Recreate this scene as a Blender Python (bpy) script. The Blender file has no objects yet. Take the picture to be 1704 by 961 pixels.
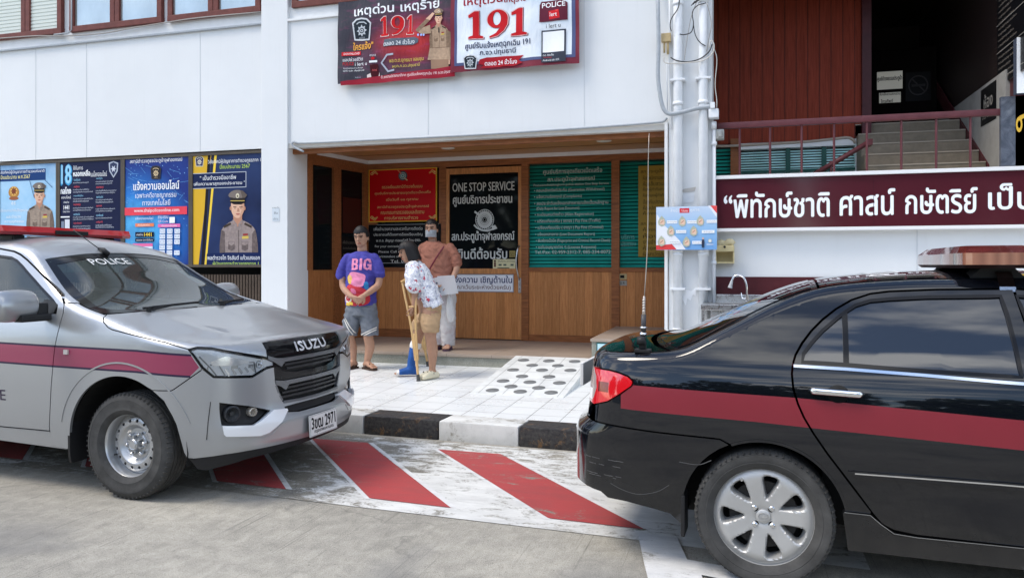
import bpy, bmesh, math, random, bisect
import numpy as np
from mathutils import Vector, Matrix, geometry
R = math.radians
random.seed(7)
scene = bpy.context.scene
COL = scene.collection

# ---------------------------------------------------------------- camera, sky, sun, exposure
cam_d = bpy.data.cameras.new("camera")
cam = bpy.data.objects.new("camera", cam_d); COL.objects.link(cam)
cam.location = (0, 0, 1.5)
cam.rotation_euler = (R(90), 0, R(16.7))
cam_d.sensor_width = 36; cam_d.lens = 27.04; cam_d.shift_y = -0.0238
cam_d.clip_start = 0.05; cam_d.clip_end = 1000
scene.camera = cam
SKY_OFF = (2.1, 1.0)
SUN_EL, SUN_AZ = 56, 238           # azimuth measured clockwise from +Y
world = bpy.data.worlds.new("World"); scene.world = world; world.use_nodes = True
wn, wl = world.node_tree.nodes, world.node_tree.links
wn.clear()
w_out = wn.new("ShaderNodeOutputWorld"); w_bg = wn.new("ShaderNodeBackground"); w_bg2 = wn.new("ShaderNodeBackground")
w_sky = wn.new("ShaderNodeTexSky"); w_sky.sky_type = 'NISHITA'; w_sky.sun_disc = False
w_sky.sun_elevation = R(SUN_EL); w_sky.sun_rotation = R(SUN_AZ); w_sky.air_density = 1.0; w_sky.dust_density = 0.6; w_sky.ozone_density = 1.5
w_bg.inputs[1].default_value = 0.15
wl.new(w_sky.outputs[0], w_bg.inputs[0])
# broken cloud layer: noise on the direction projected to a flat cloud deck
w_tc = wn.new("ShaderNodeTexCoord"); w_sep = wn.new("ShaderNodeSeparateXYZ"); wl.new(w_tc.outputs['Generated'], w_sep.inputs[0])
def wmath(op, a, b):
    n = wn.new("ShaderNodeMath"); n.operation = op
    for i, v in enumerate((a, b)):
        if isinstance(v, (int, float)): n.inputs[i].default_value = v
        else: wl.new(v, n.inputs[i])
    return n.outputs[0]
w_z = wmath('ADD', wmath('MAXIMUM', w_sep.outputs[2], 0.0), 0.10)
w_cx = wmath('MULTIPLY', wmath('DIVIDE', w_sep.outputs[0], w_z), 0.5); w_cy = wmath('DIVIDE', w_sep.outputs[1], w_z)
w_cx = wmath('ADD', w_cx, SKY_OFF[0]); w_cy = wmath('ADD', w_cy, SKY_OFF[1])
w_comb = wn.new("ShaderNodeCombineXYZ"); wl.new(w_cx, w_comb.inputs[0]); wl.new(w_cy, w_comb.inputs[1])
w_no = wn.new("ShaderNodeTexNoise"); w_no.inputs['Scale'].default_value = 2.6; w_no.inputs['Detail'].default_value = 7; w_no.inputs['Roughness'].default_value = 0.58; w_no.inputs['Distortion'].default_value = 0.5
wl.new(w_comb.outputs[0], w_no.inputs['Vector'])
w_ramp = wn.new("ShaderNodeValToRGB"); w_ramp.color_ramp.elements[0].position = 0.51; w_ramp.color_ramp.elements[1].position = 0.63
wl.new(w_no.outputs[0], w_ramp.inputs[0])
w_bg2.inputs[0].default_value = (0.97, 0.98, 1.0, 1); w_bg2.inputs[1].default_value = 1.7
w_mix = wn.new("ShaderNodeMixShader"); wl.new(w_ramp.outputs[0], w_mix.inputs[0]); wl.new(w_bg.outputs[0], w_mix.inputs[1]); wl.new(w_bg2.outputs[0], w_mix.inputs[2])
wl.new(w_mix.outputs[0], w_out.inputs[0])
sun_d = bpy.data.lights.new("sun", 'SUN'); sun_d.energy = 1.5; sun_d.angle = R(22); sun_d.color = (1, 0.91, 0.78)
sun = bpy.data.objects.new("sun", sun_d); COL.objects.link(sun)
_az = R(SUN_AZ); _dir = Vector((math.sin(_az)*math.cos(R(SUN_EL)), math.cos(_az)*math.cos(R(SUN_EL)), math.sin(R(SUN_EL))))
sun.rotation_euler = _dir.to_track_quat('Z', 'Y').to_euler()
scene.view_settings.view_transform = 'Standard'; scene.view_settings.look = 'None'
scene.view_settings.exposure = 0.84; scene.view_settings.gamma = 1.0; scene.view_settings.use_curve_mapping = False
scene.cycles.max_bounces = 8; scene.cycles.transparent_max_bounces = 12
scene.cycles.use_denoising = True
scene.cycles.caustics_reflective = False; scene.cycles.caustics_refractive = False

# ---------------------------------------------------------------- naming and tagging
def tag(o, label=None, cat=None, group=None, kind=None):
    if label: o['label'] = label
    if cat: o['category'] = cat
    if group: o['group'] = group
    if kind: o['kind'] = kind
    return o
def empty(name, loc=(0,0,0), rz=0.0, label=None, cat=None, group=None, kind=None):
    o = bpy.data.objects.new(name, None); COL.objects.link(o)
    o.location = loc; o.rotation_euler = (0,0,rz); o.empty_display_size = .1
    return tag(o, label, cat, group, kind)
def mesh_obj(name, bm, mats, parent=None, smooth=False, angle=None):
    me = bpy.data.meshes.new(name); bm.to_mesh(me); bm.free()
    if not isinstance(mats, (list, tuple)): mats = [mats]
    for m in mats: me.materials.append(m)
    if smooth:
        me.polygons.foreach_set("use_smooth", [True]*len(me.polygons))
        if angle is not None: me.set_sharp_from_angle(angle=R(angle))
    o = bpy.data.objects.new(name, me); COL.objects.link(o)
    if parent: o.parent = parent
    return o
def copy_tree(o, parent=None):
    c = o.copy(); COL.objects.link(c)
    if parent: c.parent = parent
    for ch in list(o.children): copy_tree(ch, c)
    return c

# ---------------------------------------------------------------- geometry helpers
def NB(): return bmesh.new()
def box(bm, x0, x1, y0, y1, z0, z1, mi=0, bev=0.0, M=None):
    vs = [bm.verts.new((x,y,z)) for x in (x0,x1) for y in (y0,y1) for z in (z0,z1)]
    fs = [bm.faces.new([vs[i] for i in f]) for f in ((0,1,3,2),(4,6,7,5),(0,4,5,1),(2,3,7,6),(0,2,6,4),(1,5,7,3))]
    for f in fs: f.material_index = mi
    allv = vs
    if bev > 0:
        es = list({e for f in fs for e in f.edges})
        r = bmesh.ops.bevel(bm, geom=es, offset=bev, segments=2, profile=.6, affect='EDGES')
        for f in r['faces']: f.material_index = mi
        allv = list({v for f in r['faces'] for v in f.verts} | {v for v in vs if v.is_valid})
    if M is not None:
        for v in allv: v.co = M @ v.co
    return allv
def frame_of(d):
    d = d.normalized(); a = Vector((0,0,1)) if abs(d.z) < .9 else Vector((1,0,0))
    u = d.cross(a).normalized(); return u, d.cross(u).normalized()
def tube(bm, pts, r, seg=8, mi=0, caps=True, smooth=True):
    pts = [Vector(p) for p in pts]; n = len(pts); rings = []
    rad = r if isinstance(r, (list, tuple)) else [r]*n
    u = None
    for i, p in enumerate(pts):
        d = (pts[min(i+1,n-1)] - pts[max(i-1,0)])
        if d.length < 1e-9: d = Vector((0,0,1))
        d.normalize()
        if u is None: u, v = frame_of(d)
        else:
            u = (u - d*u.dot(d)).normalized(); v = d.cross(u)
        rr = rad[i]; ra, rb = rr if isinstance(rr, (tuple, list)) else (rr, rr)
        rings.append([bm.verts.new(p + u*ra*math.cos(2*math.pi*k/seg) + v*rb*math.sin(2*math.pi*k/seg)) for k in range(seg)])
    for a, b in zip(rings, rings[1:]):
        for k in range(seg):
            f = bm.faces.new((a[k], a[(k+1)%seg], b[(k+1)%seg], b[k])); f.material_index = mi; f.smooth = smooth
    if caps:
        for rg, rev in ((rings[0], True), (rings[-1], False)):
            f = bm.faces.new(rg[::-1] if rev else rg); f.material_index = mi
    return rings
def lathe(bm, prof, seg=32, M=None, mi=0, closed=False):
    """prof: (radius, height) revolved about local Z, placed by M."""
    M = M or Matrix(); rings = []
    for (r, h) in prof:
        if r < 1e-6: rings.append([bm.verts.new(M @ Vector((0,0,h)))])
        else: rings.append([bm.verts.new(M @ Vector((r*math.cos(2*math.pi*k/seg), r*math.sin(2*math.pi*k/seg), h))) for k in range(seg)])
    for a, b in zip(rings, rings[1:]):
        for k in range(seg):
            if len(a) == 1 and len(b) == 1: break
            if len(a) == 1: f = bm.faces.new((a[0], b[(k+1)%seg], b[k]))
            elif len(b) == 1: f = bm.faces.new((a[k], a[(k+1)%seg], b[0]))
            else: f = bm.faces.new((a[k], a[(k+1)%seg], b[(k+1)%seg], b[k]))
            f.material_index = mi; f.smooth = True
def smooth_loop(pts, it=1):
    for _ in range(it):
        o = []
        for p, q in zip(pts, pts[1:]+pts[:1]): o += [(.75*p[0]+.25*q[0], .75*p[1]+.25*q[1]), (.25*p[0]+.75*q[0], .25*p[1]+.75*q[1])]
        pts = o
    return pts
def cdt_fill(loops, extra=(), rule='evenodd'):
    """Triangulate closed 2-D loops; returns (points, triangles) inside by the fill rule."""
    vs, es = [], []
    for lp in loops:
        b = len(vs); n = len(lp); vs += [Vector((p[0], p[1])) for p in lp]
        es += [(b+i, b+(i+1)%n) for i in range(n)]
    vs += [Vector(p) for p in extra]
    o = geometry.delaunay_2d_cdt(vs, es, [], 0, 1e-7)
    V = np.array([(v.x, v.y) for v in o[0]]); F = np.array([f for f in o[2] if len(f) == 3])
    if len(F) == 0: return V, F
    c = V[F].mean(axis=1)
    w = np.zeros(len(c))
    for lp in loops:
        a = np.array(lp, float); b = np.roll(a, -1, axis=0)
        ya, yb = a[None,:,1], b[None,:,1]; py = c[:,1][:,None]; px = c[:,0][:,None]
        up = (ya <= py) & (yb > py); dn = (ya > py) & (yb <= py)
        with np.errstate(divide='ignore', invalid='ignore'):
            xi = a[None,:,0] + (py-ya)/(yb-ya)*(b[None,:,0]-a[None,:,0])
        right = xi > px
        w += (up & right).sum(1) - (dn & right).sum(1) if rule != 'evenodd' else ((up | dn) & right).sum(1)
    keep = (w != 0) if rule != 'evenodd' else (w % 2 == 1)
    T = F[keep]; p = V[T]
    ar = (p[:,1,0]-p[:,0,0])*(p[:,2,1]-p[:,0,1])-(p[:,1,1]-p[:,0,1])*(p[:,2,0]-p[:,0,0])
    T[ar < 0] = T[ar < 0][:, ::-1]
    return V, T[np.abs(ar) > 1e-12]
def prism(bm, pts, f0, f1, mi=0):
    """closed prism between two mappings of a 2-D outline (f0 outer face, f1 inner face)."""
    V, T = cdt_fill([pts])
    for fn, rev in ((f0, False), (f1, True)):
        m = [bm.verts.new(fn(*p)) for p in V]
        for t in T:
            f = bm.faces.new([m[i] for i in (t[::-1] if rev else t)]); f.material_index = mi
    a = [bm.verts.new(f0(*p)) for p in pts]; b = [bm.verts.new(f1(*p)) for p in pts]; n = len(pts)
    for i in range(n):
        f = bm.faces.new((a[i], a[(i+1)%n], b[(i+1)%n], b[i])); f.material_index = mi
    bmesh.ops.remove_doubles(bm, verts=bm.verts, dist=1e-5)
    bmesh.ops.recalc_face_normals(bm, faces=bm.faces)
# photograph geometry used to survey the place: a picture position on the vertical plane at depth Y, or on the level z
_cs, _cc = math.sin(R(16.7)), math.cos(R(16.7))
def P(x, y, Y):
    d = Y/(_cc + _cs*(x-852)/1280); return d*(-_cs + _cc*(x-852)/1280), 1.5 + d*(440-y)/1280
def G(x, y, z=0.0):
    d = 1280*(1.5-z)/(y-440); return d*(-_cs + _cc*(x-852)/1280), d*(_cc + _cs*(x-852)/1280)

# ---------------------------------------------------------------- materials
def srgb(r, g, b): return tuple(((c/255/12.92) if c/255 <= .04045 else ((c/255+.055)/1.055)**2.4) for c in (r,g,b))
_mats = {}
def mat(name, col=(.5,.5,.5), rough=.5, metal=0.0, spec=.25, var=0.0, vscale=4.0, bump=0.0, bscale=40.0, coat=0.0, emit=0.0, trans=0.0, stretch=(1,1,1), rvar=0.0, coord='Object'):
    if name in _mats: return _mats[name]
    m = bpy.data.materials.new(name); m.use_nodes = True; nt = m.node_tree; n, l = nt.nodes, nt.links
    b = n["Principled BSDF"]
    b.inputs["Base Color"].default_value = (*col, 1); b.inputs["Roughness"].default_value = rough; b.inputs["Metallic"].default_value = metal
    b.inputs["Specular IOR Level"].default_value = spec; b.inputs["Coat Weight"].default_value = coat; b.inputs["Coat Roughness"].default_value = .03
    b.inputs["Transmission Weight"].default_value = trans
    if emit: b.inputs["Emission Color"].default_value = (*col, 1); b.inputs["Emission Strength"].default_value = emit
    if var or bump or rvar:
        tc = n.new("ShaderNodeTexCoord"); mp = n.new("ShaderNodeMapping"); mp.inputs['Scale'].default_value = stretch
        l.new(tc.outputs[coord], mp.inputs[0])
    if var or rvar:
        no = n.new("ShaderNodeTexNoise"); no.inputs['Scale'].default_value = vscale; no.inputs['Detail'].default_value = 6; no.inputs['Roughness'].default_value = .62
        l.new(mp.outputs[0], no.inputs['Vector'])
    if var:
        r = n.new("ShaderNodeValToRGB"); e = r.color_ramp.elements
        e[0].position, e[1].position = .3, .7
        e[0].color = (*[c*(1-var) for c in col], 1); e[1].color = (*[min(1, c*(1+var)) for c in col], 1)
        l.new(no.outputs[0], r.inputs[0]); l.new(r.outputs[0], b.inputs["Base Color"])
    if rvar:
        mr = n.new("ShaderNodeMapRange"); mr.inputs[1].default_value = .3; mr.inputs[2].default_value = .7; mr.inputs[3].default_value = max(0, rough-rvar); mr.inputs[4].default_value = min(1, rough+rvar)
        l.new(no.outputs[0], mr.inputs[0]); l.new(mr.outputs[0], b.inputs["Roughness"])
    if bump:
        nb = n.new("ShaderNodeTexNoise"); nb.inputs['Scale'].default_value = bscale; nb.inputs['Detail'].default_value = 5
        l.new(mp.outputs[0], nb.inputs['Vector'])
        bp = n.new("ShaderNodeBump"); bp.inputs['Strength'].default_value = bump; bp.inputs['Distance'].default_value = .01
        l.new(nb.outputs[0], bp.inputs['Height']); l.new(bp.outputs[0], b.inputs['Normal'])
    _mats[name] = m; return m
def nodes_of(m): return m.node_tree.nodes, m.node_tree.links, m.node_tree.nodes["Principled BSDF"]
class NT:
    """short-hand for building a node chain in a material"""
    def __init__(s, m): s.m = m; s.n, s.l, s.b = nodes_of(m)
    def coord(s, out='Object', scale=(1,1,1), rot=(0,0,0)):
        tc = s.n.new("ShaderNodeTexCoord"); mp = s.n.new("ShaderNodeMapping"); mp.inputs['Scale'].default_value = scale; mp.inputs['Rotation'].default_value = rot
        s.l.new(tc.outputs[out], mp.inputs[0]); return mp.outputs[0]
    def noise(s, v, scale, detail=5, rough=.6, dist=0.0):
        n = s.n.new("ShaderNodeTexNoise"); n.inputs['Scale'].default_value = scale; n.inputs['Detail'].default_value = detail; n.inputs['Roughness'].default_value = rough; n.inputs['Distortion'].default_value = dist
        s.l.new(v, n.inputs['Vector']); return n.outputs[0]
    def ramp(s, f, stops):
        r = s.n.new("ShaderNodeValToRGB"); cr = r.color_ramp
        while len(cr.elements) < len(stops): cr.elements.new(.5)
        for e, (p, c) in zip(cr.elements, stops):
            e.position = p; e.color = (c, c, c, 1) if isinstance(c, (int, float)) else (*c, 1)
        s.l.new(f, r.inputs[0]); return r.outputs[0]
    def mix(s, f, a, b, mode='MIX'):
        m = s.n.new("ShaderNodeMix"); m.data_type = 'RGBA'; m.blend_type = mode
        for k, v in ((0, f), (6, a), (7, b)):
            if isinstance(v, (int, float)): m.inputs[k].default_value = v if k == 0 else (v, v, v, 1)
            elif isinstance(v, tuple): m.inputs[k].default_value = (*v, 1)
            else: s.l.new(v, m.inputs[k])
        return m.outputs[2]
    def math(s, op, a, b=0.0):
        m = s.n.new("ShaderNodeMath"); m.operation = op
        for k, v in ((0, a), (1, b)):
            if isinstance(v, (int, float)): m.inputs[k].default_value = v
            else: s.l.new(v, m.inputs[k])
        return m.outputs[0]
    def sep(s, v):
        x = s.n.new("ShaderNodeSeparateXYZ"); s.l.new(v, x.inputs[0]); return x.outputs
    def color(s, c): s.l.new(c, s.b.inputs['Base Color'])
    def rough(s, c): s.l.new(c, s.b.inputs['Roughness'])
    def bump(s, h, st=.3, d=.01):
        b = s.n.new("ShaderNodeBump"); b.inputs['Strength'].default_value = st; b.inputs['Distance'].default_value = d
        s.l.new(h, b.inputs['Height']); s.l.new(b.outputs[0], s.b.inputs['Normal'])

# ---------------------------------------------------------------- flat printed boards with lettering
_tcache = {}
def text2d(s, bold=0):
    key = s
    if key in _tcache: return _tcache[key]
    c = bpy.data.curves.new("t", 'FONT'); c.body = s; c.fill_mode = 'NONE'; c.resolution_u = 2
    o = bpy.data.objects.new("t", c); COL.objects.link(o)
    bpy.context.view_layer.update()
    me = o.evaluated_get(bpy.context.evaluated_depsgraph_get()).to_mesh()
    V = [v.co.copy() for v in me.vertices]; nxt = {}
    for e in me.edges:
        nxt.setdefault(e.vertices[0], []).append(e.vertices[1]); nxt.setdefault(e.vertices[1], []).append(e.vertices[0])
    loops, seen = [], set()
    for i in range(len(V)):
        if i in seen or i not in nxt: continue
        lp = [i]; seen.add(i); cur = i
        while True:
            cand = [j for j in sorted(nxt[cur], key=lambda j: (j != cur+1)) if j not in seen]
            if not cand: break
            cur = cand[0]; lp.append(cur); seen.add(cur)
        if len(lp) > 2: loops.append([(V[k].x, V[k].y) for k in lp])
    o.evaluated_get(bpy.context.evaluated_depsgraph_get()).to_mesh_clear()
    bpy.data.objects.remove(o); bpy.data.curves.remove(c)
    # group loops whose boxes overlap so each glyph is filled on its own
    bb = [(min(p[0] for p in l), max(p[0] for p in l), min(p[1] for p in l), max(p[1] for p in l)) for l in loops]
    used, parts = set(), []
    for i in range(len(loops)):
        if i in used: continue
        grp = [i]; used.add(i); k = 0
        while k < len(grp):
            a = bb[grp[k]]; k += 1
            for j in range(len(loops)):
                if j not in used and bb[j][0] <= a[1] and bb[j][1] >= a[0] and bb[j][2] <= a[3] and bb[j][3] >= a[2]:
                    used.add(j); grp.append(j)
        parts.append(cdt_fill([loops[j] for j in grp], rule='nonzero'))
    x0, x1 = min(b[0] for b in bb), max(b[1] for b in bb); y0, y1 = min(b[2] for b in bb), max(b[3] for b in bb)
    _tcache[key] = (parts, (x0, x1, y0, y1)); return _tcache[key]
class Board:
    """one flat printed thing: a slab plus print layers on its face. origin + u*U + v*V + n*N"""
    STEP = .00022
    def __init__(s, origin=(0,0,0), U=(1,0,0), V=(0,0,1), N=(0,-1,0)):
        s.o, s.U, s.V, s.N = Vector(origin), Vector(U), Vector(V), Vector(N)
        s.bm = NB(); s.mats = []; s.k = 1; s.warp = None
    def mi(s, m):
        if m not in s.mats: s.mats.append(m)
        return s.mats.index(m)
    def pt(s, u, v, n=0.0):
        if s.warp: n += s.warp(u, v)
        return s.o + s.U*u + s.V*v + s.N*n
    def add(s, V, T, m, n):
        i = s.mi(m); vs = [s.bm.verts.new(s.pt(p[0], p[1], n)) for p in V]
        for t in T:
            try: f = s.bm.faces.new([vs[j] for j in t]); f.material_index = i
            except ValueError: pass
    def nxt(s): s.k += 1; return s.k*s.STEP
    def slab(s, u0, v0, u1, v1, m, t=.02, back=None):
        i = s.mi(m); j = s.mi(back or m)
        c = [(u0,v0),(u1,v0),(u1,v1),(u0,v1)]
        a = [s.bm.verts.new(s.pt(*p, 0)) for p in c]; b = [s.bm.verts.new(s.pt(*p, -t)) for p in c]
        f = s.bm.faces.new(a); f.material_index = i
        f = s.bm.faces.new(b[::-1]); f.material_index = j
        for k in range(4):
            f = s.bm.faces.new((a[k], b[k], b[(k+1)%4], a[(k+1)%4])); f.material_index = j
    def poly(s, pts, m, holes=()):
        if s.warp: pts, holes, ex = s.fine(pts, holes)
        else: ex = ()
        V, T = cdt_fill([pts, *holes], ex); s.add(V, T, m, s.nxt())
    def fine(s, pts, holes=(), h=.025):
        def den(l):
            o = []
            for p, q in zip(l, list(l[1:])+[l[0]]):
                n = max(1, int(math.hypot(q[0]-p[0], q[1]-p[1])/h)); o += [(p[0]+(q[0]-p[0])*k/n, p[1]+(q[1]-p[1])*k/n) for k in range(n)]
            return o
        us = [p[0] for p in pts]; vs = [p[1] for p in pts]
        return den(pts), [den(q) for q in holes], [(u, v) for u in np.arange(min(us)+h/2, max(us), h) for v in np.arange(min(vs)+h/2, max(vs), h)]
    def grid(s, u0, v0, u1, v1, m, nu, nv, n=None):
        V = [(u0+(u1-u0)*i/nu, v0+(v1-v0)*j/nv) for i in range(nu+1) for j in range(nv+1)]
        T = []
        for i in range(nu):
            for j in range(nv):
                a = i*(nv+1)+j; T += [(a, a+nv+1, a+nv+2, a+1)]
        s.add(V, T, m, s.nxt() if n is None else n)
    def rect(s, u0, v0, u1, v1, m):
        if s.warp: return s.poly([(u0,v0),(u1,v0),(u1,v1),(u0,v1)], m)
        s.add([(u0,v0),(u1,v0),(u1,v1),(u0,v1)], [(0,1,2,3)], m, s.nxt())
    def ell(s, cu, cv, ru, rv, m, seg=20, hole=0.0):
        o = [(cu+ru*math.cos(2*math.pi*k/seg), cv+rv*math.sin(2*math.pi*k/seg)) for k in range(seg)]
        h = [[(cu+(x-cu)*hole, cv+(y-cv)*hole) for x, y in o]] if hole else []
        s.poly(o, m, h)
    def star(s, cu, cv, r0, r1, n, m, ph=0.0):
        s.poly([(cu+(r1 if k % 2 else r0)*math.cos(ph+math.pi*k/n), cv+(r1 if k % 2 else r0)*math.sin(ph+math.pi*k/n)) for k in range(2*n)], m)
    def stroke(s, pts, w, m):
        L, Rr = [], []
        for i, p in enumerate(pts):
            a = Vector(pts[max(i-1,0)]); b = Vector(pts[min(i+1,len(pts)-1)]); d = (b-a).normalized(); n = Vector((-d.y, d.x))
            ww = (w[i] if isinstance(w, (list, tuple)) else w)/2
            L.append((p[0]+n.x*ww, p[1]+n.y*ww)); Rr.append((p[0]-n.x*ww, p[1]-n.y*ww))
        n = len(pts); s.add(L+Rr, [(i, n+i, n+i+1, i+1) for i in range(n-1)], m, s.nxt())
    def text(s, t, u0, u1, vc, h, m, bold=0.0, shear=0.0):
        """fit the string to the box u0..u1 wide, h high, centred on vc"""
        try: parts, (x0, x1, y0, y1) = text2d(t)
        except Exception: return
        ku = (u1-u0)/(x1-x0); kv = h/(y1-y0)
        offs = [(0,0)] if not bold else [(0,0),(bold,0),(-bold,0),(0,bold),(0,-bold)]
        for dx, dy in offs:
            n = s.nxt() if dx == 0 and dy == 0 else n + s.STEP*.12
            for V, T in parts:
                if len(T): s.add([(u0+(p[0]-x0)*ku+dx*h+shear*(p[1]-y0)*kv, vc+(p[1]-(y0+y1)/2)*kv+dy*h) for p in V], T, m, n)
    def build(s, name, parent=None, smooth=False):
        return mesh_obj(name, s.bm, s.mats, parent, smooth)
class PhotoBoard(Board):
    """a board on the vertical plane at depth Y whose layout was surveyed in picture positions"""
    def __init__(s, Y, off=.0):
        super().__init__((0, Y-off, 0)); s.Y = Y-off
    def Q(s, x, y): return P(x, y, s.Y)
    def T(s, t, x0, x1, yc, hpx, m, bold=0.0, dy=None):
        a, b = s.Q(x0, yc), s.Q(x1, yc); z = s.Q((x0+x1)/2, yc)[1]
        h = abs(s.Q((x0+x1)/2, yc-hpx/2)[1] - s.Q((x0+x1)/2, yc+hpx/2)[1])
        s.text(t, a[0], b[0], z, h, m, bold)
    def Rc(s, x0, y0, x1, y1, m):
        xm = (x0+x1)/2; s.rect(s.Q(x0, y0)[0], s.Q(xm, y1)[1], s.Q(x1, y0)[0], s.Q(xm, y0)[1], m)
    def Pl(s, pts, m, holes=()): s.poly([s.Q(*p) for p in pts], m, [[s.Q(*p) for p in h] for h in holes])
    def El(s, x, y, rx, ry, m, hole=0.0, seg=20):
        c = s.Q(x, y); s.ell(c[0], c[1], abs(s.Q(x+rx, y)[0]-c[0]), abs(s.Q(x, y-ry)[1]-c[1]), m, seg, hole)
    def St(s, x, y, r0, r1, n, m):
        c = s.Q(x, y); k = abs(s.Q(x+1, y)[0]-c[0]); s.star(c[0], c[1], r0*k, r1*k, n, m)
    def Sk(s, pts, w, m):
        c = s.Q(*pts[0]); k = abs(s.Q(pts[0][0]+1, pts[0][1])[0]-c[0])
        s.stroke([s.Q(*p) for p in pts], [q*k for q in w] if isinstance(w, (list, tuple)) else w*k, m)
# ---------------------------------------------------------------- car body charts
def pchip(pts):
    xs=[p[0] for p in pts]; ys=[p[1] for p in pts]; n=len(xs)
    h=[xs[i+1]-xs[i] for i in range(n-1)]; d=[(ys[i+1]-ys[i])/h[i] for i in range(n-1)]
    m=[0.0]*n
    for i in range(1,n-1):
        if d[i-1]*d[i]>0:
            w1=2*h[i]+h[i-1]; w2=h[i]+2*h[i-1]
            m[i]=(w1+w2)/(w1/d[i-1]+w2/d[i])
    m[0]=d[0]; m[-1]=d[-1]
    def f(x):
        if x<=xs[0]: return ys[0]
        if x>=xs[-1]: return ys[-1]
        i=bisect.bisect_right(xs,x)-1
        t=(x-xs[i])/h[i]; t2=t*t; t3=t2*t
        return ys[i]*(2*t3-3*t2+1)+h[i]*m[i]*(t3-2*t2+t)+ys[i+1]*(-2*t3+3*t2)+h[i]*m[i+1]*(t3-t2)
    return f
def smoothed(f, lo, hi, sigma, n=500):
    xs=[lo+(hi-lo)*i/n for i in range(n+1)]; h=(hi-lo)/n; k=max(1,int(3*sigma/h)); w=[math.exp(-.5*(j*h/sigma)**2) for j in range(-k,k+1)]; W=sum(w)
    raw=[f(lo+(hi-lo)*i/n) for i in range(-k,n+k+1)]; ys=[sum(a*b for a,b in zip(w,raw[i:i+2*k+1]))/W for i in range(n+1)]
    def g(x):
        t=(x-lo)/h
        if t<=0: return ys[0]
        if t>=n: return ys[n]
        i=int(t); return ys[i]+(ys[i+1]-ys[i])*(t-i)
    return g
def catmull(pts,n=12,closed=False):
    out=[]; N=len(pts)
    rng=range(N) if closed else range(N-1)
    for i in rng:
        if closed: p0,p1,p2,p3=pts[i-1],pts[i],pts[(i+1)%N],pts[(i+2)%N]
        else:
            p1,p2=pts[i],pts[i+1]
            p0=pts[i-1] if i>0 else tuple(2*a-b for a,b in zip(p1,p2))
            p3=pts[i+2] if i+2<N else tuple(2*a-b for a,b in zip(p2,p1))
        for k in range(n):
            t=k/n
            out.append(tuple(.5*((2*b)+(-a+c)*t+(2*a-5*b+4*c-d)*t*t+(-a+3*b-3*c+d)*t**3) for a,b,c,d in zip(p0,p1,p2,p3)))
    if not closed: out.append(tuple(pts[-1]))
    return out
class Chart:
    def __init__(s,plan,ws,zt,rear,front,crown,bow,r=.05,ramp=.5,extra=None):
        P=catmull(plan,10); s.x=[p[0] for p in P]; s.y=[max(p[1],0) for p in P]
        L=[0]
        for a,b in zip(P,P[1:]): L.append(L[-1]+math.hypot(b[0]-a[0],b[1]-a[1]))
        i=min(range(len(P)),key=lambda i:abs(s.x[i]-plan[len(plan)//2][0]))
        o=L[i]-s.x[i]; s.u=[l-o for l in L]
        s.ws=smoothed(pchip(ws),.1,1.8,.03); s.zt=smoothed(pchip(zt),zt[0][0],zt[-1][0],.035,900); s.rear=pchip(rear); s.front=pchip(front); s.crown=smoothed(pchip(crown),crown[0][0],crown[-1][0],.13); s.bow=smoothed(pchip(bow),bow[0][0],bow[-1][0],.10)
        s.ridge=None; s.r=r; s.ramp=ramp; s.x0=min(s.x); s.x1=max(s.x); s.extra=extra
        s.u0,s.u1=s.u[0],s.u[-1]
    def plan(s,u):
        u=min(max(u,s.u0),s.u1-1e-6)
        i=min(max(bisect.bisect_right(s.u,u)-1,0),len(s.u)-2); t=(u-s.u[i])/(s.u[i+1]-s.u[i])
        tx,ty=s.x[i+1]-s.x[i],s.y[i+1]-s.y[i]; l=math.hypot(tx,ty)
        return s.x[i]+tx*t, s.y[i]+ty*t, -ty/l, tx/l   # outward normal (left side, y>0)
    def S(s,u,z,side=-1,off=0.0,rnd=True):
        x,y,nx,ny=s.plan(u); top=s.zt(u)
        if rnd: z=min(z,top)
        yy=y*s.ws(z)
        a=max(0.0,(s.x0+s.ramp-x)/s.ramp)**1.6; b=max(0.0,(x-(s.x1-s.ramp))/s.ramp)**1.6
        xx=x+s.rear(z)*a+s.front(z)*b
        t=top-z; o=off
        if t<s.r and rnd: o-=s.r-math.sqrt(max(0,s.r*s.r-(s.r-t)**2))
        if s.extra: o+=s.extra(u,z)
        return (xx+nx*o, side*max(0.0,(yy+ny*o)), z)
    def T(s,u,y,off=0.0):
        e=s.S(u,s.zt(u),1); v=max(-1.0,min(1.0,y/max(e[1],1e-5))); 
        return (e[0]+s.bow(u)*(1-v*v), v*e[1], e[2]+s.crown(u)*(1-abs(v)**2.3)+(s.ridge(u)*math.exp(-((abs(v)-.66)/.11)**2) if s.ridge else 0)+off)
    def edge(s,u): return s.S(u,s.zt(u),1)[1]

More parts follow.
